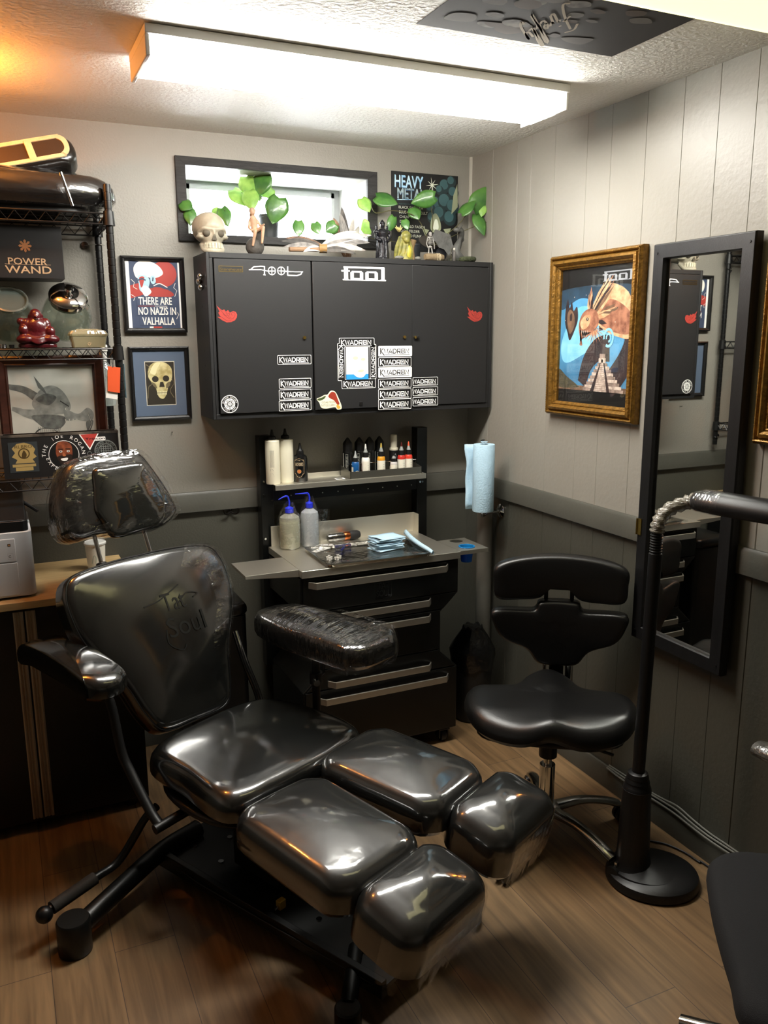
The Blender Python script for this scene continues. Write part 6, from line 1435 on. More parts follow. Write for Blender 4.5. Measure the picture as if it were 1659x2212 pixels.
ub = [(x*.93, z-(.008 if z < .82 else 0)) for x, z in [(-.238, .895), (-.15, .922), (0, .932), (.15, .922), (.238, .895), (.245, .84), (.232, .785), (.14, .775), (.075, .782), (.052, .812), (-.052, .815), (-.075, .785), (-.14, .778), (-.232, .785), (-.245, .84)]]
sp('upper_backrest', M().cushion(list(reversed(ub)), -.035, .022, .022, .006, XB, sub=110, fn=bfn), LEA)
lb = [(-.225, .735), (-.1, .733), (-.078, .742), (-.06, .765), (.06, .765), (.078, .742), (.1, .733), (.225, .735), (.225, .68), (.19, .625), (.11, .585), (.07, .535), (.02, .525), (-.02, .525), (-.07, .535), (-.11, .585), (-.19, .625), (-.225, .68)]
lbk = sp('lower_backrest', M().cushion(list(reversed(lb)), -.035, .022, .02, .006, XB, sub=120, fn=bfn), LEA)
d = D((0, 0, 0), (1, 0, 0), (0, 1, 0)); d.map = lambda u, v, l: XB @ Vector((u, v, .0285+l*.0005+.75*u*u))
for s in ([(-.08, .70), (-.04, .69), (-.01, .70), (.02, .685), (.06, .70)], [(-.05, .66), (-.02, .64), (0, .665), (.03, .64), (.05, .66)], [(-.04, .61), (0, .625), (.045, .60)], [(-.015, .66), (-.01, .62), (.02, .61)], [(.0, .69), (.0, .62)]): d.stroke(s, .0035, 0, 0, 14)
sp('embossed_mark', d, LEA, lbk, smooth=False)
for x in (-.015, .075): sp('back_strut', M().box(x-.007, x+.007, .262, .275, .74, .80), BKPL)
sp('back_spine', M().box(.005, .055, .262, .280, .47, .60).box(.005, .055, .20, .280, .405, .47), BKPL, bevel=.004)
sp('back_tube', M().cyl((.075, .255, .40), (.075, .265, .53), .014).cyl((-.012, .255, .40), (-.012, .265, .53), .006), CHROME)
sp('gas_column', M().cyl((0, 0, .12), (0, 0, .27), .026).cyl((0, 0, .27), (0, 0, .40), .014), CHROME, bevel=.001)
sp('column_sleeve', M().cyl((0, 0, .30), (0, 0, .398), .03), BKPL); sp('tilt_lever', M().tube([(0, 0, .385), (.10, -.05, .375), (.2, -.1, .37)], .005, 8), BKPL)
sp('hub', M().lathe([(.02, .085), (.045, .09), (.048, .115), (.034, .128), (.026, .13)], n=28), CHROME)
ALU = mat('polished_aluminium', '#a9a8a2', .2, 1.0, bump=.02)
for k in range(5):
    a = R(-79+34+72*k); ux = Vector((math.cos(a), math.sin(a), 0)); e = ux*.30
    leg = sp('leg', M().tube(smooth_path([ux*.03+Vector((0, 0, .108)), ux*.13+Vector((0, 0, .112)), ux*.22+Vector((0, 0, .094)), ux*.285+Vector((0, 0, .070))], 14), [.026, .025, .024, .023, .022, .021, .0205, .020, .020, .020, .0205, .021, .0215, .021, .019], 12, flat=.62), ALU)
    side = Vector((-ux.y, ux.x, 0)); q = side.to_track_quat('Z', 'Y').to_matrix().to_4x4()
    cst = sp('caster', M().cyl(e+Vector((0, 0, .03)), e+Vector((0, 0, .068)), .007), CHROME, leg)
    mx = Matrix.Translation(e+Vector((0, 0, .0275))) @ q
    for s in (-1, 1): sp('caster_wheel', M().lathe([(.004, s*.006), (.0265, s*.006), (.0275, s*.010), (.0265, s*.018), (.018, s*.021), (.004, s*.021)], mx=mx, n=22), BKPL, leg)

# ================================================================== floor lamp with a wrapped gooseneck
LX, LY = -.288, -1.550
t = thing('floor_lamp', 'black floor lamp with a round base and a film-wrapped gooseneck, in front of the mirror', 'lamp', (LX, LY, 0))
def elp(cx, cy, a, b, z, n=48): return [Vector((cx+a*math.cos(2*math.pi*i/n)*math.cos(R(-35))-b*math.sin(2*math.pi*i/n)*math.sin(R(-35)), cy+a*math.cos(2*math.pi*i/n)*math.sin(R(-35))+b*math.sin(2*math.pi*i/n)*math.cos(R(-35)), z)) for i in range(n)]
bx0, by0 = -.240, -1.588
LAB = mat('black_lamp_plastic', '#0e0e0f', .42, bump=.04, bscale=350)
part(t, 'base', M().rings([elp(bx0, by0, a, a*.90, z) for a, z in ((.136, .001), (.142, .006), (.142, .022), (.138, .032), (.126, .039), (.06, .052), (.01, .056))]), LAB)
part(t, 'base_cover', M().rings([elp(bx0-.014, by0+.016, a, a*.90, z) for a, z in ((.112, .036), (.108, .0455), (.07, .056), (.02, .063))]), LAB)
part(t, 'sleeve', M().lathe([(.066, .045), (.056, .06), (.050, .09), (.044, .29), (.044, .31)], (LX, LY, 0), 28), LAB)
part(t, 'collar', M().lathe([(.043, .305), (.041, .318), (.0395, .32), (.036, .332), (.0375, .334), (.033, .346), (.034, .348), (.030, .362), (.021, .366)], (LX, LY, 0), 28), LAB)
part(t, 'pole', M().cyl((LX, LY, .30), (LX+.014, LY, 1.055), .0195), LAB)
LX += .014
P = [(LX, LY, 1.05+.002*i) for i in range(46)]; part(t, 'gooseneck', M().tube(P, [(.0185 if (i//2) % 2 else .0155) for i in range(46)], 14), LAB)
hs, he = at(1497, 1078, 'y', -1.60), at(1680, 1087, 'x', -.14)
nk = smooth_path([(LX, LY, 1.12), (LX+.004, LY-.002, 1.15), (LX+.03, LY-.01, 1.185), (LX+.075, LY-.03, 1.205), hs+Vector((.01, -.01, .0))], 22)
part(t, 'neck', M().tube(nk, .0125, 12), LAB)
part(t, 'neck_film', M().tube(nk, [.020+.0035*math.sin(i*2.3) for i in range(len(nk))], 16, cap=False), mat('bunched_film', '#8f8a7d', .25, var=.3, vscale=70, bump=.9, bscale=60, stretch=(1, 1, 3), coat=1, alpha=.8), angle=0, label='bunched clear film')
dv = (he-hs); dv.z = 0; dv.normalize(); sv = Vector((-dv.y, dv.x, 0)); uz = Vector((0, 0, 1)); rings = []
for f, w, hh in ((0, .018, .012), (.012, .034, .024), (.03, .042, .030), (.10, .046, .033), (.42, .046, .033), (.46, .040, .028), (.47, .02, .014)):
    c = hs+dv*f; rings.append([c+sv*(x*w)+uz*(z*hh) for x, z in ((-1, -.45), (-.85, -.8), (.85, -.8), (1, -.45), (1, .1), (.7, .75), (.3, .95), (-.3, .95), (-.7, .75), (-1, .1))])
hd = part(t, 'lamp_head', M().rings(rings), LAB, angle=60)
part(t, 'head_film', M().rings([[p_+(p_-(hs+dv*f)).normalized()*.003 for p_ in r] for f, r in ((.012, rings[1]), (.03, rings[2]), (.10, rings[3]))], cap0=False, cap1=False), CRF, label='clear film')
part(t, 'light_slot', M().prism([hs+dv*.06+sv*.03-uz*.0272, hs+dv*.40+sv*.03-uz*.0272, hs+dv*.40-sv*.03-uz*.0272, hs+dv*.06-sv*.03-uz*.0272], (0, 0, -.002)), mat('unlit_lens', '#6f716c', .3, bump=.02), hd, smooth=False)
P = [at(x, y, 'z', .0045) for x, y in ((1403, 1816), (1440, 1824), (1480, 1842), (1510, 1862), (1533, 1874))]; P.append(Vector((-.03, -2.0, .0045))); P[0] = Vector((P[0].x-.0, P[0].y, .0045))
single('power_cord', M().tube(smooth_path(P, 40), .0035, 8), BKPL, 'black power cord running over the floor from the lamp base along the right wall', 'cord')

# ================================================================== office chair cut by the right edge
OC = Vector((-.46, -2.37, 0))
FAB = mat('black_mesh_fabric', '#0f1013', .85, var=.2, vscale=300, bump=.3, bscale=700)
t = thing('office_chair', 'black fabric office chair cut off by the lower right corner of the picture', 'chair', OC, 0)
zs_ = .47; o = [at(x, y, 'z', zs_) for x, y in ((1531, 1880), (1531, 1850), (1555, 1832), (1600, 1827), (1659, 1830))]
o = [(p_.x, p_.y) for p_ in o]; lft = [at(x, y, 'z', zs_) for x, y in ((1545, 1960), (1580, 2080), (1625, 2190))]; lft = [(p_.x, p_.y) for p_ in lft]
poly_ = [lft[2], lft[1], lft[0]]+o+[(-.20, -2.16), (-.17, -2.35), (-.25, -2.58), (-.5, -2.66), (-.72, -2.58)]
part(t, 'seat', M().cushion(poly_, .40, zs_, .035, .012, sub=90), FAB)
part(t, 'seat_shell', M().cushion([(OC.x+(x-OC.x)*.85, OC.y+(y-OC.y)*.85) for x, y in poly_], .375, .402, .01, 0, sub=70), BKPL)
part(t, 'gas_column', M().cyl((OC.x, OC.y, .10), (OC.x, OC.y, .378), .026), BKPL)
part(t, 'hub', M().lathe([(.02, .08), (.045, .085), (.045, .12), (.02, .13)], (OC.x, OC.y, 0)), CHROME)
tip = at(1480, 2203, 'z', .075); a0 = math.atan2(tip.y-OC.y, tip.x-OC.x)
for k in range(5):
    a = a0+2*math.pi*k/5; ux = Vector((math.cos(a), math.sin(a), 0)); L_ = .315
    leg = part(t, 'leg', M().tube([OC+ux*.03+Vector((0, 0, .105)), OC+ux*.2+Vector((0, 0, .092)), OC+ux*L_+Vector((0, 0, .07))], [.022, .02, .016], 12, flat=.7), CHROME)
    e = OC+ux*(L_-.015); side = Vector((-ux.y, ux.x, 0))
    part(leg, 'caster', M().cyl(e+side*.02+Vector((0, 0, .027)), e-side*.02+Vector((0, 0, .027)), .0265), BKPL)
ap = at(1634, 1614, 'y', -2.02)
ad = Vector((.06, -1, 0)).normalized(); SLV = mat('grey_wrapped_pad', '#45433d', .4, var=.35, vscale=25, bump=.6, bscale=40, coat=.7)
part(t, 'armrest', M().tube([ap+ad*f+Vector((0, 0, z)) for f, z in ((0, -.004), (.006, 0), (.05, .004), (.2, .004), (.26, 0), (.265, -.003))], [.018, .03, .036, .036, .03, .018], 16, flat=.62), SLV, label='film-wrapped armrest')
part(t, 'arm_post', M().tube(smooth_path([ap+ad*.13+Vector((0, 0, -.02)), ap+ad*.13+Vector((.0, 0, -.12)), Vector((ap.x-.02, ap.y-.14, .44)), Vector((OC.x+.1, OC.y+.05, .39))], 14), .014, 10), BKPL)
part(t, 'backrest', M().cushion(rrect(.44, .5, .1, 3), -.03, .03, .025, .006, Matrix.Translation((OC.x+.03, OC.y-.34, .76)) @ Matrix.Rotation(R(100), 4, 'X') @ Matrix.Rotation(R(180), 4, 'Y'), sub=60), FAB)
part(t, 'back_bar', M().tube([(OC.x, OC.y, .385), (OC.x+.01, OC.y-.25, .40), (OC.x+.02, OC.y-.375, .56)], .016, 8), BKPL)

# ================================================================== black pedal bin behind the client chair
p = at(535, 1302, 'y', -.36)
t = thing('pedal_bin', 'black upright bin with a rounded lid behind the client chair by the back wall', 'bin', (p.x-.12, -.24, 0))
part(t, 'bin', M().rings([[Vector((x, y, z)) for x, y in rrect(.23, .24, .03, 4, p.x-.118, -.24)] for z in (.002, p.z-.05)]), BKPL, bevel=.002)
part(t, 'lid', M().cushion(rrect(.24, .25, .035, 4, p.x-.12, -.24), p.z-.049, p.z, .02, .006, sub=60), mat('black_lid_plastic', '#141414', .3, bump=.02))
part(t, 'pedal', M().box(p.x-.16, p.x-.08, -.385, -.358, .012, .022), BKPL, bevel=.003)

# ================================================================== poster stuck to the ceiling
qx0, qx1, qy0, qy1 = -.94, -.328, -1.315, -2.23
d = D((qx0, qy0, 2.4388), (qx1-qx0, 0, 0), (0, qy1-qy0, 0), (0, 0, -1), step=.0006)
rq = random.Random(5); d.rect(0, 0, 1, 1, 0, 0)
for i in range(46):
    u, v = rq.uniform(.12, .88), rq.uniform(.06, .6); r = rq.uniform(.02, .08)
    d.blob([(u+r*rq.uniform(.8, 1.4)*math.cos(a), v+r*.5*rq.uniform(.7, 1.2)*math.sin(a)) for a in (0, 1.05, 2.1, 3.14, 4.2, 5.2)], 1+i % 3, 1+i*.03)
def cq(px, py): q_ = at(px, py, 'z', 2.438); return ((q_.x-qx0)/(qx1-qx0), (q_.y-qy0)/(qy1-qy0))
# hand-drawn script letters, upside down from here
base_a, base_b = cq(1224, 8), cq(1140, 62); au = Vector(base_b)-Vector(base_a); 
up_ = Vector(cq(1250, 70))-Vector(cq(1216, 10))
LET = {'F': [[(0, .95), (.3, 1.1), (.75, 1.0)], [(.42, 1.0), (.35, .4), (.15, -.05), (-.15, .05)], [(.12, .5), (.55, .55)]], 'i': [[(0, .4), (.12, .45), (.1, .05), (.25, .05)], [(.14, .62), (.15, .66)]], 'r': [[(0, .05), (.08, .4), (.1, .3), (.28, .42)]], 'e': [[(0, .2), (.22, .3), (.16, .45), (.02, .3), (.08, .05), (.3, .1)]], 'f': [[(0, .1), (.2, .6), (.25, 1.0), (.1, .9), (.08, .2), (.02, -.4), (.12, -.3), (.1, .1), (.3, .2)]], 'l': [[(0, .1), (.2, .6), (.22, 1.0), (.1, .9), (.1, .1), (.28, .1)]], 'y': [[(0, .42), (.05, .12), (.22, .15), (.26, .42)], [(.26, .42), (.22, -.2), (.05, -.4), (.0, -.25)]]}
xcur = 0
for ch, adv in zip('Firefly', (.62, .28, .32, .34, .32, .3, .3)):
    for s in LET[ch]:
        d.stroke([tuple(Vector(base_a)+au*((xcur+x)*.46)+up_*(y*.72)) for x, y in s], .009, 4, 3, 14)
    xcur += adv
single('ceiling_poster', d.box(qx0, qx1, qy1, qy0, 2.4389, 2.4397, 0), [mat('poster_dark', '#221f20', .75), mat('poster_grey', '#56524f', .75), mat('poster_brown', '#43372f', .75), mat('poster_mid', '#7a746f', .75, col2='#3b3938', vscale=20), mat('poster_script', '#a39683', .75)], 'dark poster with pale script lettering stuck on the ceiling between the two lights', 'poster', smooth=False)
# ================================================================== things on top of the wall cabinet and on the window sill
TOPZ = CZ1; YT = -.11
# skull
p = at(455, 545, 'y', -.12); p.z = TOPZ
BONE = mat('aged_bone_resin', '#a39b88', .5, var=.35, vscale=18, bump=.15, bscale=60); DKB = mat('skull_hollow', '#4a4438', .7, bump=.05)
t = thing('skull', 'grey-white model skull at the left end of the wall cabinet top', 'skull', p)
S_ = 1.0
def sk(c, r): return (p+Vector(c), r)
mb = M()
def warp(b, c, r, f): 
    n0 = len(b.bm.verts); b.ball(p+Vector(c), r, 26, 18); b.bm.verts.ensure_lookup_table()
    for v in b.bm.verts[n0:]: v.co = p+f(v.co-p)
warp(mb, (0, .015, .095), (.062, .078, .058), lambda q: q)
warp(mb, (0, -.025, .066), (.046, .045, .044), lambda q: q)
warp(mb, (0, -.030, .028), (.034, .038, .030), lambda q: q)
for s in (-1, 1):
    warp(mb, (s*.043, -.034, .058), (.016, .022, .011), lambda q: q)
    mb.tube(smooth_path([p+Vector((s*.026, -.06, .088)), p+Vector((s*.04, -.052, .085)), p+Vector((s*.049, -.03, .072))], 8), .008, 8)
mb.tube(smooth_path([p+Vector((-.03, -.058, .086)), p+Vector((0, -.068, .083)), p+Vector((.03, -.058, .086))], 8), .008, 8)
mb.tube([p+Vector((0, -.07, .078)), p+Vector((0, -.074, .062))], [.006, .004], 8)
mb.tube(smooth_path([p+Vector((-.034, -.012, .035)), p+Vector((-.03, -.045, .010)), p+Vector((0, -.066, .007)), p+Vector((.03, -.045, .010)), p+Vector((.034, -.012, .035))], 18), .011, 10)
organic(part(t, 'cranium', mb, BONE, angle=0), .0032, 4)
for s in (-1, 1): part(t, 'eye_socket', M().ball(p+Vector((s*.0235, -.058, .070)), (.0165, .012, .0145)), DKB, angle=0)
part(t, 'nose_cavity', M().prism([p+Vector(q) for q in ((-.009, -.0725, .045), (.009, -.0725, .045), (.004, -.0735, .060), (-.004, -.0735, .060))], (0, .012, 0)), DKB, smooth=False)
mb = M()
for row, z in ((0, .031), (1, .0215)):
    for k in range(8):
        a = R(-62+k*17.7); mb.box(-.0034, .0034, -.004, .004, -.0045, .0045, 0, Matrix.Translation(p+Vector((.034*math.sin(a), -.033-.034*math.cos(a), z))) @ Matrix.Rotation(a, 4, 'Z'))
part(t, 'teeth', mb, mat('tooth_resin', '#b9b29c', .5, bump=.05), smooth=False)

# leaves and plants
LEAF = mat('pothos_leaf', '#2f5c27', .35, col2='#4d7a34', vscale=22, bump=.1, bscale=50, coat=.3); LEAF2 = mat('pothos_leaf_backlit', '#6f9a45', .4, col2='#8fb85a', vscale=30, bump=.1); STEM = mat('vine_stem', '#4d4a2c', .6, bump=.1)  # LEAF2: window backlight put into a brighter leaf green, reused on the vine
for m_ in (LEAF, LEAF2):
    b_ = m_.node_tree.nodes['Principled BSDF']; b_.inputs['Subsurface Weight'].default_value = 0.0
def leaf(c, w, h, ang, yaw=0, pitch=0, fold=.2):
    """heart-shaped blade: stalk end at the top of the blade, tip down; ang turns it in the picture plane"""
    mb = M(); G = []
    mx = Matrix.Translation(c) @ Matrix((RT, UP, -FW)).transposed().to_4x4() @ Matrix.Rotation(R(ang), 4, 'Z') @ Matrix.Rotation(R(yaw), 4, 'Y') @ Matrix.Rotation(R(pitch), 4, 'X')
    for i in range(11):
        f = i/10; wd = w/2*(math.sin(math.pi*min(1, (f*.93+.07))**.72))**.85*(1 if f < .97 else .3); y = h/2-h*f; row = []
        for j in range(7):
            s = (j-3)/3; lobe = .10*h*max(0, 1-f*5)*abs(s)
            row.append(mx @ Vector((s*wd, y+lobe, -fold*abs(s)*wd+.06*h*math.sin(f*3))))
        G.append(row)
    return mb.rings(G, cap0=False, cap1=False, closed=False)
def px2m(n, y): return n/FPX*((at(800, 450, 'y', y)-EYE).dot(FW))
def plant(t, leaves, stems):
    for (x, y, dy, w, h, ang, yaw, pit, mm) in leaves:
        part(t, 'leaf', leaf(at(x, y, 'y', dy), px2m(w, dy), px2m(h, dy), ang, yaw, pit), mm, angle=0, solid=.0005)
    for pts, r in stems: part(t, 'stem', M().tube(smooth_path([at(x, y, 'y', dy) for x, y, dy in pts], 16), r, 6), STEM)
pc = at(581, 505, 'y', .13); POT = mat('dark_pot', '#23262a', .5, bump=.05)
wzs = wz0+.0005
t = thing('window_plant', 'green potted trailing plant on the window sill in a dark pot', 'plant', (pc.x, .13, wzs))
part(t, 'pot', M().lathe([(.001, 0), (.036, 0), (.044, .09), (.047, .092), (.047, .102), (.042, .102), (.040, .09), (.001, .088)], (pc.x, .13, wzs), 28), POT)
part(t, 'soil', M().lathe([(.001, .0885), (.0405, .0885), (.03, .093), (.001, .094)], (pc.x, .13, wzs), 20), mat('soil', '#1d140d', .95, bump=.4))
plant(t, [(540, 405, .09, 42, 46, 20, 10, 0, LEAF2), (562, 402, .07, 46, 50, -25, -15, 10, LEAF), (542, 434, .06, 36, 42, 10, 0, 0, LEAF2), (519, 428, .10, 40, 44, 40, 30, 0, LEAF2), (577, 416, .10, 28, 26, -50, 20, 0, LEAF2), (596, 456, .02, 50, 54, -15, 10, 10, LEAF), (560, 415, .12, 26, 40, 0, 50, 0, LEAF)],
      [([(576, 470, .13), (565, 430, .11), (552, 415, .08)], .0016), ([(580, 470, .13), (580, 430, .12), (575, 410, .10)], .0016), ([(585, 470, .13), (598, 440, .06), (596, 432, .02)], .0016), ([(574, 470, .13), (535, 440, .10), (522, 415, .10)], .0016)])
pc2 = at(420, 500, 'y', .10)
t = thing('window_plant', 'leafy plant in the lower left corner of the window, behind the skull', 'plant', (pc2.x, .10, wzs))
part(t, 'pot', M().lathe([(.001, 0), (.030, 0), (.036, .05), (.038, .052), (.038, .060), (.034, .06), (.033, .052), (.001, .05)], (at(462, 500, 'y', .10).x, .10, wzs), 24), POT)
plant(t, [(404, 444, -.03, 30, 26, 60, 20, 0, LEAF), (411, 470, -.03, 26, 34, 5, 10, 0, LEAF), (486, 470, .0, 30, 40, 20, 0, 0, LEAF), (466, 462, .05, 24, 22, -40, 0, 0, LEAF2)],
      [([(462, 490, .10), (440, 460, .02), (410, 450, -.03)], .0014), ([(462, 490, .10), (425, 465, 0), (414, 458, -.03)], .0014), ([(462, 490, .10), (480, 460, .03), (486, 455, 0)], .0014), ([(462, 488, .10), (464, 470, .08), (466, 458, .05)], .0014)])
# trailing vine on the cabinet
pv = at(893, 545, 'y', -.036)
t = thing('trailing_vine', 'trailing green vine running along the cabinet top to the corner, with large leaves', 'plant', (pv.x, -.036, TOPZ))
part(t, 'pot', M().lathe([(.001, .0005), (.026, .0005), (.031, .07), (.033, .072), (.033, .08), (.029, .08), (.028, .07), (.001, .068)], (pv.x, -.036, TOPZ), 24), POT)
plant(t, [(790, 444, -.10, 32, 34, 30, 15, 0, LEAF2), (836, 433, -.10, 40, 50, 70, 20, 0, LEAF), (913, 432, -.11, 38, 54, -75, 15, 10, LEAF), (1038, 428, -.12, 46, 62, 150, -20, 0, LEAF), (1012, 447, -.12, 34, 44, 130, 30, 0, LEAF), (1038, 487, -.13, 32, 52, 20, 15, 0, LEAF), (1042, 457, -.125, 20, 26, -10, 0, 0, LEAF2), (1086, 448, -.13, 22, 22, 40, 30, 0, LEAF), (898, 462, -.08, 32, 30, 30, 10, 0, LEAF), (845, 485, -.10, 24, 36, -20, 30, 0, LEAF), (645, 495, -.06, 26, 34, 0, 10, 0, LEAF), (684, 494, -.08, 24, 26, 20, 0, 0, LEAF), (714, 493, -.09, 30, 28, -50, 10, 0, LEAF), (789, 494, -.11, 40, 20, -75, 30, 0, LEAF2), (877, 486, -.09, 20, 24, 20, 0, 0, LEAF)],
      [([(930, 530, -.06), (900, 470, -.08), (850, 455, -.09), (812, 460, -.10), (800, 440, -.10)], .0017), ([(930, 525, -.06), (935, 480, -.09), (930, 440, -.11)], .0017), ([(935, 528, -.06), (985, 490, -.09), (1015, 455, -.12), (1030, 440, -.12)], .0019), ([(938, 530, -.06), (1000, 500, -.10), (1050, 480, -.13), (1073, 479, -.13), (1098, 458, -.13), (1110, 436, -.13), (1113, 424, -.13)], .0019), ([(1073, 479, -.13), (1085, 465, -.13), (1092, 455, -.13)], .0013), ([(900, 530, -.06), (800, 515, -.04), (700, 510, -.05), (645, 505, -.06)], .0015), ([(1110, 436, -.13), (1104, 428, -.13), (1101, 420, -.13)], .0012)])
# seated tan figurine
TANR = mat('tan_resin', '#b08f74', .55, var=.25, vscale=30, bump=.1)
p = at(553, 541, 'y', -.13); p.z = TOPZ
def capsule(mb, a, b, r0, r1, n=12): mb.tube([p+Vector(a), p+Vector(b)], [r0, r1], n); mb.ball(p+Vector(a), r0, 12, 8); mb.ball(p+Vector(b), r1, 12, 8); return mb
t = thing('seated_figurine', 'tan figurine seated with drawn-up knees in front of the window plant', 'figurine', p)
part(t, 'rock', M().ball(p+Vector((-.004, .0, .032)), (.036, .028, .034), 18, 12).ball(p+Vector((.012, .008, .07)), (.02, .018, .03), 14, 10), mat('dark_rock', '#45413c', .8, var=.3, bump=.5, bscale=60))
mb = M(); capsule(mb, (-.002, 0, .092), (-.008, -.003, .132), .013, .0145); mb.ball(p+Vector((-.010, -.006, .158)), (.0105, .011, .0125), 14, 10); mb.tube([p+Vector((-.009, -.004, .140)), p+Vector((-.010, -.005, .15))], .006, 8)
capsule(mb, (.004, -.006, .092), (.020, -.038, .10), .0095, .0075); capsule(mb, (.020, -.038, .10), (.014, -.036, .045), .0075, .0045); capsule(mb, (-.008, -.006, .09), (-.012, -.040, .085), .0095, .0075); capsule(mb, (-.012, -.040, .085), (-.02, -.03, .035), .0075, .0045)
capsule(mb, (.005, -.002, .130), (.020, -.010, .108), .0055, .0045); capsule(mb, (.020, -.010, .108), (.026, -.03, .112), .0045, .0035); capsule(mb, (-.02, 0, .128), (-.026, -.004, .10), .0055, .0045); capsule(mb, (-.026, -.004, .10), (-.018, -.022, .088), .0045, .0035)
organic(part(t, 'figure', mb, TANR, angle=0), .0016, 3); part(t, 'hair', M().ball(p+Vector((-.010, -.002, .163)), (.0125, .0125, .012), 14, 10).ball(p+Vector((-.009, .006, .148)), (.010, .007, .014), 12, 8), mat('brown_resin', '#8a7360', .6, bump=.2), angle=0)
# bundles of feathers
FE = [mat('feather_grey', '#5b5856', .6, col2='#8f8b86', vscale=25, stretch=(1, 9, 1)), mat('feather_white', '#c9c5bd', .6, col2='#8d8780', vscale=18), mat('feather_brown', '#8a6a52', .6, col2='#4a3a30', vscale=25), mat('feather_dark', '#2a2826', .55, col2='#55504b', vscale=30)]
def feather(a, b, w, mm, par, lift=0):
    d_ = b-a; L_ = d_.length; d_.normalize(); s = d_.cross(FW).normalized(); n_ = s.cross(d_); G = []
    for i in range(15):
        f = i/14; ww = w*(math.sin(math.pi*min(1, .06+.94*f)**.8)**.7)*(1 if i < 14 else .15); c = a+d_*(L_*f)+Vector((0, 0, .010*math.sin(math.pi*f)+lift)); G.append([c+s*(ww*j/3)-n_*(.25*abs(j/3)*ww) for j in range(-3, 4)])
    part(par, 'feather', M().rings(G, cap0=False, cap1=False, closed=False), mm, angle=0, solid=.0006)
    part(par, 'quill', M().tube([a, a+d_*(L_*.9)], [.0014, .0005], 6), FE[1])
t = thing('feather_bundle', 'bundle of grey and white feathers tied with a leather band, lying on the cabinet top', 'feathers', at(697, 548, 'y', -.15)*1.0)
t.location.z = TOPZ
kx, ky = 697, 536
for (ax_, ay, dy0), (bx_2, by_, dy1), w, mi in (((kx, 537, -.17), (608, 521, -.13), 10, 3), ((kx, 540, -.175), (612, 533, -.15), 9, 0), ((kx, 533, -.165), (615, 514, -.10), 8, 2), ((kx, 541, -.17), (655, 544, -.185), 8, 1), ((kx, 532, -.165), (803, 508, -.15), 11, 1), ((kx, 535, -.17), (800, 524, -.16), 10, 0), ((kx, 538, -.175), (790, 541, -.18), 10, 1), ((kx, 541, -.18), (770, 549, -.185), 8, 3), ((kx, 530, -.16), (770, 500, -.12), 8, 1)):
    a = at(ax_, ay, 'y', dy0); b = at(bx_2, by_, 'y', dy1); a.z = max(a.z, TOPZ+.012); b.z = max(b.z, TOPZ+.012); feather(a, b, px2m(w, dy0)*.8, FE[mi], t)
c = at(698, 537, 'y', -.17); c.z = max(c.z, TOPZ+.018)
part(t, 'leather_band', M().tube([c+Vector((-.014, .004, 0)), c+Vector((.014, -.004, 0))], .017, 16), mat('tan_leather', '#8a6a3e', .6, bump=.3))
part(t, 'handle', M().tube([at(625, 541, 'y', -.175)+Vector((0, 0, .004)), c+Vector((-.01, 0, -.004))], .009, 12), mat('driftwood', '#8b6d52', .7, var=.3, stretch=(1, 8, 8), bump=.3))
t = thing('feather_fan', 'upright fan of brown and grey feathers in front of the right side of the window', 'feathers', (at(745, 520, 'y', -.06).x, -.06, TOPZ))
b0 = at(752, 535, 'y', -.06); b0.z = TOPZ+.004
for (x, y, dy), w, mi in (((720, 470, -.05), 13, 2), ((738, 447, -.04), 12, 3), ((735, 460, -.07), 12, 0), ((764, 470, -.05), 10, 1), ((717, 490, -.08), 12, 2), ((776, 488, -.05), 12, 1)): feather(b0, at(x, y, 'y', dy), px2m(w, -.06)*.8, FE[mi], t)
part(t, 'binding', M().lathe([(.001, 0), (.012, 0), (.012, .028), (.009, .03), (.001, .03)], (b0.x, -.06, TOPZ)), FE[2])
# dark warrior statue
p = at(826, 553, 'y', -.13); p.z = TOPZ
DST = mat('dark_pewter', '#1c1c20', .35, .3, bump=.25, bscale=90)
t = thing('robed_statue', 'dark robed standing statue with wide shoulders on the cabinet top', 'statue', p)
mb = M().lathe([(.001, .0), (.030, .0), (.030, .006), (.026, .010), (.024, .03), (.019, .065), (.020, .09), (.023, .108), (.018, .118), (.009, .124)], p, 24)
for k in range(10):
    a = R(k*36); mb.tube(smooth_path([p+Vector((.026*math.cos(a), .026*math.sin(a), .008)), p+Vector((.0225*math.cos(a+.15), .0225*math.sin(a+.15), .05)), p+Vector((.019*math.cos(a), .019*math.sin(a), .085))], 8), .0032, 6)
for s in (-1, 1):
    mb.ball(p+Vector((s*.026, 0, .110)), (.012, .011, .010)); mb.tube(smooth_path([p+Vector((s*.027, 0, .108)), p+Vector((s*.031, -.008, .085)), p+Vector((s*.014, -.021, .074))], 8), .007, 8); mb.ball(p+Vector((s*.023, .004, .128)), (.006, .004, .009))
organic(part(t, 'robe', mb, DST, angle=0), .0018, 2); part(t, 'head', M().ball(p+Vector((0, -.002, .137)), (.010, .011, .013)).lathe([(.011, .141), (.012, .146), (.007, .152), (.002, .158)], p).tube([p+Vector((0, -.010, .128)), p+Vector((0, -.014, .112))], [.005, .002], 8), DST, angle=0)
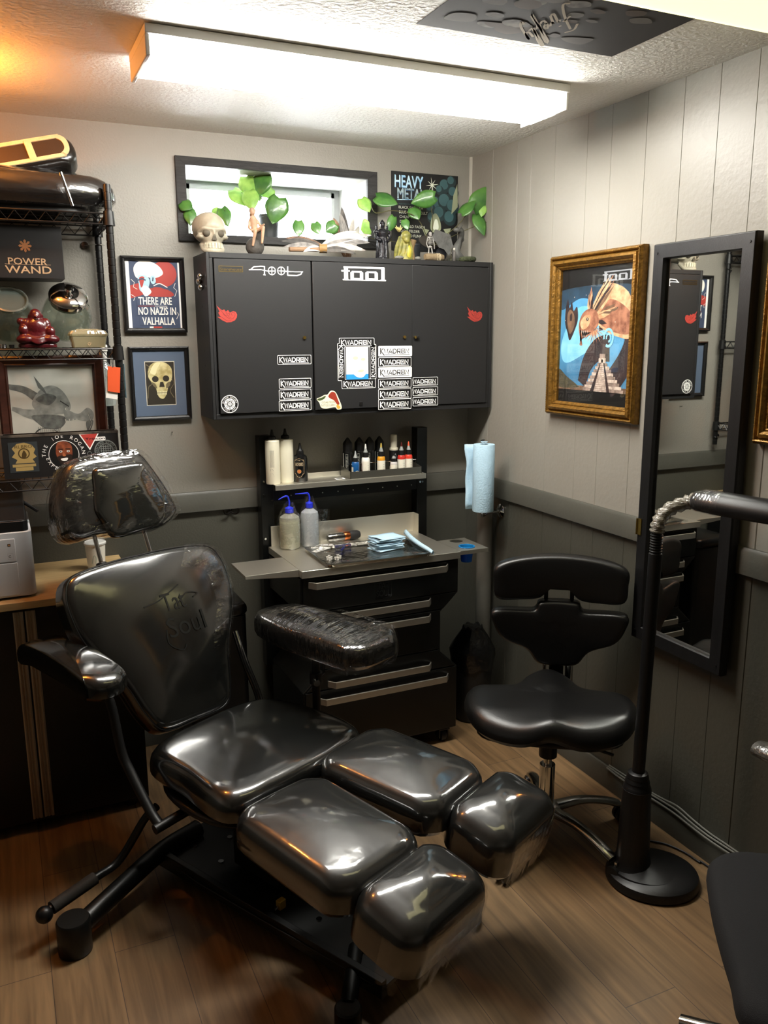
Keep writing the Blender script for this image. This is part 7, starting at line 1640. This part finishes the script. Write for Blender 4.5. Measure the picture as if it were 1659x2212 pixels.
# yellow-green statue
p = at(872, 553, 'y', -.12); p.z = TOPZ
YG = mat('yellow_green_resin', '#8a8338', .5, col2='#5f6030', vscale=35, bump=.35, bscale=60)
t = thing('mossy_statue', 'yellow-green resin statue with a round skull-like knob, beside the dark robed statue', 'statue', p)
mb = M().lathe([(.001, 0), (.040, 0), (.038, .012), (.030, .03), (.027, .07), (.022, .095), (.001, .11)], p, 20)
for k in range(7):
    a = R(k*51); mb.tube(smooth_path([p+Vector((.036*math.cos(a), .03*math.sin(a), .006)), p+Vector((.033*math.cos(a+.3), .03*math.sin(a+.3), .05)), p+Vector((.02*math.cos(a+.6), .02*math.sin(a+.6), .1))], 8), [.007]*6+[.005, .004, .003], 8)
mb.ball(p+Vector((0, -.020, .098)), (.022, .02, .022)); mb.ball(p+Vector((0, -.032, .082)), (.013, .01, .012))
organic(part(t, 'body', mb, YG, angle=0), .0025, 3)
part(t, 'belly', M().ball(p+Vector((.008, -.028, .034)), (.014, .012, .03)), mat('yellow_resin', '#b5a63a', .45, bump=.2), angle=0)
mb = M()
for k in range(9):
    a = R(k*40); b_ = p+Vector((-.022, 0, .118)); mb.tube([b_, b_+Vector((.016*math.cos(a), .012*math.sin(a), .016+.006*(k % 2)))], [.005, .0012], 6)
part(t, 'crown', mb, mat('pale_yellow_resin', '#cbbd7a', .5, bump=.2), angle=0); part(t, 'stump', M().tube(smooth_path([p+Vector((.036, -.01, 0)), p+Vector((.033, -.008, .05)), p+Vector((.040, -.006, .085))], 10), [.014, .012, .011, .011, .010, .010, .011, .012, .013, .014, .015], 12), mat('bark_brown', '#6f5a3c', .8, bump=.6, bscale=40), angle=0)
# grey dragon
p = at(985, 553, 'y', -.105); p.z = TOPZ
GD = mat('grey_stone_resin', '#565653', .6, var=.4, vscale=20, bump=.4, bscale=50)
t = thing('dragon_statue', 'grey dragon statue with a curved neck and raised wings on the cabinet top', 'statue', p)
mb = M().tube(smooth_path([p+Vector((.045, .0, .012)), p+Vector((.02, -.01, .02)), p+Vector((-.005, -.005, .045)), p+Vector((.012, 0, .085)), p+Vector((.022, -.005, .115)), p+Vector((.008, -.02, .135)), p+Vector((-.018, -.03, .132))], 30), [.006+.014*math.sin(math.pi*min(1, i/18))if i < 18 else .010+.004*math.sin((i-18)/3) for i in range(31)], 12)
mb.ball(p+Vector((-.015, -.03, .134)), (.016, .011, .010)); mb.tube([p+Vector((-.004, -.028, .140)), p+Vector((.018, -.02, .158))], [.004, .001], 6); mb.tube([p+Vector((-.006, -.036, .140)), p+Vector((.014, -.034, .156))], [.004, .001], 6)
organic(part(t, 'body', mb, GD, angle=0), .002, 2)
for s, (ex_, ey_) in ((-1, (-.105, .02)), (1, (.05, .01))):
    o_ = [(0, .05), (s*.02, .12), (ex_*.8, .14), (ex_, .10), (ex_*.8, .09), (ex_*.65, .065), (ex_*.45, .06), (ex_*.25, .035)]
    part(t, 'wing', M().prism([p+Vector((x, .012+ey_*abs(x)/.1, z)) for x, z in o_], (0, .003, 0)), GD, smooth=False)
part(t, 'rock', M().ball(p+Vector((.01, 0, .012)), (.05, .032, .014), 18, 10), mat('dark_green_rock', '#2f332a', .8, bump=.6, bscale=40), angle=0)
# small skeleton
p = at(929, 556, 'y', -.155); p.z = TOPZ
SKB = mat('grey_bone', '#8f8d88', .5, bump=.1)
t = thing('skeleton_figure', 'small grey skeleton figure standing in the middle of the crowd on the cabinet top', 'figurine', p)
mb = M()
for s in (-1, 1):
    mb.tube([p+Vector((s*.006, 0, .058)), p+Vector((s*.009, -.004, .032)), p+Vector((s*.008, 0, .002))], [.0028, .003, .0024], 8); mb.box(p.x+s*.008-.003, p.x+s*.008+.003, p.y-.008, p.y+.003, p.z, p.z+.003)
    mb.tube([p+Vector((s*.012, 0, .094)), p+Vector((s*.018, -.002, .07)), p+Vector((s*.014, -.012, .05))], .0022, 8)
mb.tube([p+Vector((0, .002, .056)), p+Vector((0, .003, .098))], .0025, 8); mb.ball(p+Vector((0, 0, .058)), (.009, .006, .005))
for k in range(5): mb.tube([p+Vector((.011*math.cos(R(a)), .007*math.sin(R(a)), .070+.006*k)) for a in range(0, 361, 30)], .0013, 5)
mb.tube([p+Vector((-.013, 0, .097)), p+Vector((.013, 0, .097))], .0022, 8); mb.ball(p+Vector((0, -.001, .110)), (.0075, .0085, .0085)); mb.ball(p+Vector((0, -.005, .103)), (.005, .005, .004))
part(t, 'bones', mb, SKB, angle=0)
# rolled hemp bundle, moss coil, dark round shield, robed miniature, flat stones
a, b = at(918, 549, 'y', -.18), at(957, 549, 'y', -.175); a.z = b.z = TOPZ+.0155
HEMP = mat('hemp_cloth', '#7d6c52', .85, var=.3, vscale=20, bump=.5, bscale=60)
t = thing('rolled_bundle', 'rolled tan cloth bundle tied with cord, lying at the front of the cabinet top', 'bundle', ((a.x+b.x)/2, -.178, TOPZ))
part(t, 'roll', M().tube([a+(b-a)*(i/8) for i in range(9)], [.012, .0145, .015, .0146, .015, .0148, .015, .0146, .012], 16), HEMP)
mb = M()
for f in (.62, .7, .78): mb.tube([a+(b-a)*f+Vector((0, .0158*math.cos(R(k)), .0158*math.sin(R(k)))) for k in range(0, 361, 24)], .0012, 5)
part(t, 'cord', mb, mat('pale_cord', '#b5a98c', .8, bump=.2))
c = at(1010, 552, 'y', -.178)
single('moss_coil', M().tube([(c.x+.03*math.cos(R(k)), -.178+.018*math.sin(R(k)), TOPZ+.010+.00001*k) for k in range(0, 351, 12)], .0098, 10), mat('moss_rope', '#3a4029', .9, var=.3, bump=.8, bscale=80), 'coiled dark green rope ring near the right end of the cabinet top', 'coil')
c = at(954, 556, 'y', -.08)
t = thing('round_shield', 'dark round disc leaning upright behind the small skeleton', 'ornament', (c.x, -.075, TOPZ))
part(t, 'disc', M().lathe([(.001, -.003), (.025, -.003), (.027, 0), (.025, .003), (.012, .006), (.001, .008)], mx=Matrix.Translation((c.x, -.075, TOPZ+.040)) @ Matrix.Rotation(R(75), 4, 'X')), DST); part(t, 'stand', M().box(c.x-.012, c.x+.012, -.085, -.055, TOPZ, TOPZ+.016), DST)
p = at(981, 555, 'y', -.17); p.z = TOPZ
t = thing('robed_miniature', 'tiny grey robed miniature with white hair in front of the grey dragon', 'figurine', p)
part(t, 'robe', M().lathe([(.001, 0), (.009, 0), (.0065, .025), (.0075, .04), (.003, .046)], p, 14).tube([p+Vector((-.006, 0, .04)), p+Vector((-.014, -.004, .03)), p+Vector((-.018, -.006, .038))], .0022, 6), mat('mini_grey', '#55524e', .6, bump=.2), angle=0)
part(t, 'head', M().ball(p+Vector((0, 0, .052)), (.005, .005, .006)), mat('mini_white', '#bdb8ae', .6, bump=.1), angle=0); part(t, 'staff', M().cyl(p+Vector((-.018, -.006, .001)), p+Vector((-.018, -.006, .056)), .001, n=6), STEM)
for i, (x, r_, lb) in enumerate(((862, .016, 'flat grey stone at the front of the cabinet top under the yellow-green statue'), (903, .011, 'small dark stone between the yellow-green statue and the cloth bundle'))):
    c = at(x, 556, 'y', -.188); single('stone', M().ball((c.x, -.188+(0 if i == 0 else .0), TOPZ+.0075), (r_*1.3, .013, .008), 16, 10), mat('pebble', '#6f6e66', .8, var=.4, vscale=50, bump=.4), lb, 'stone', angle=0)
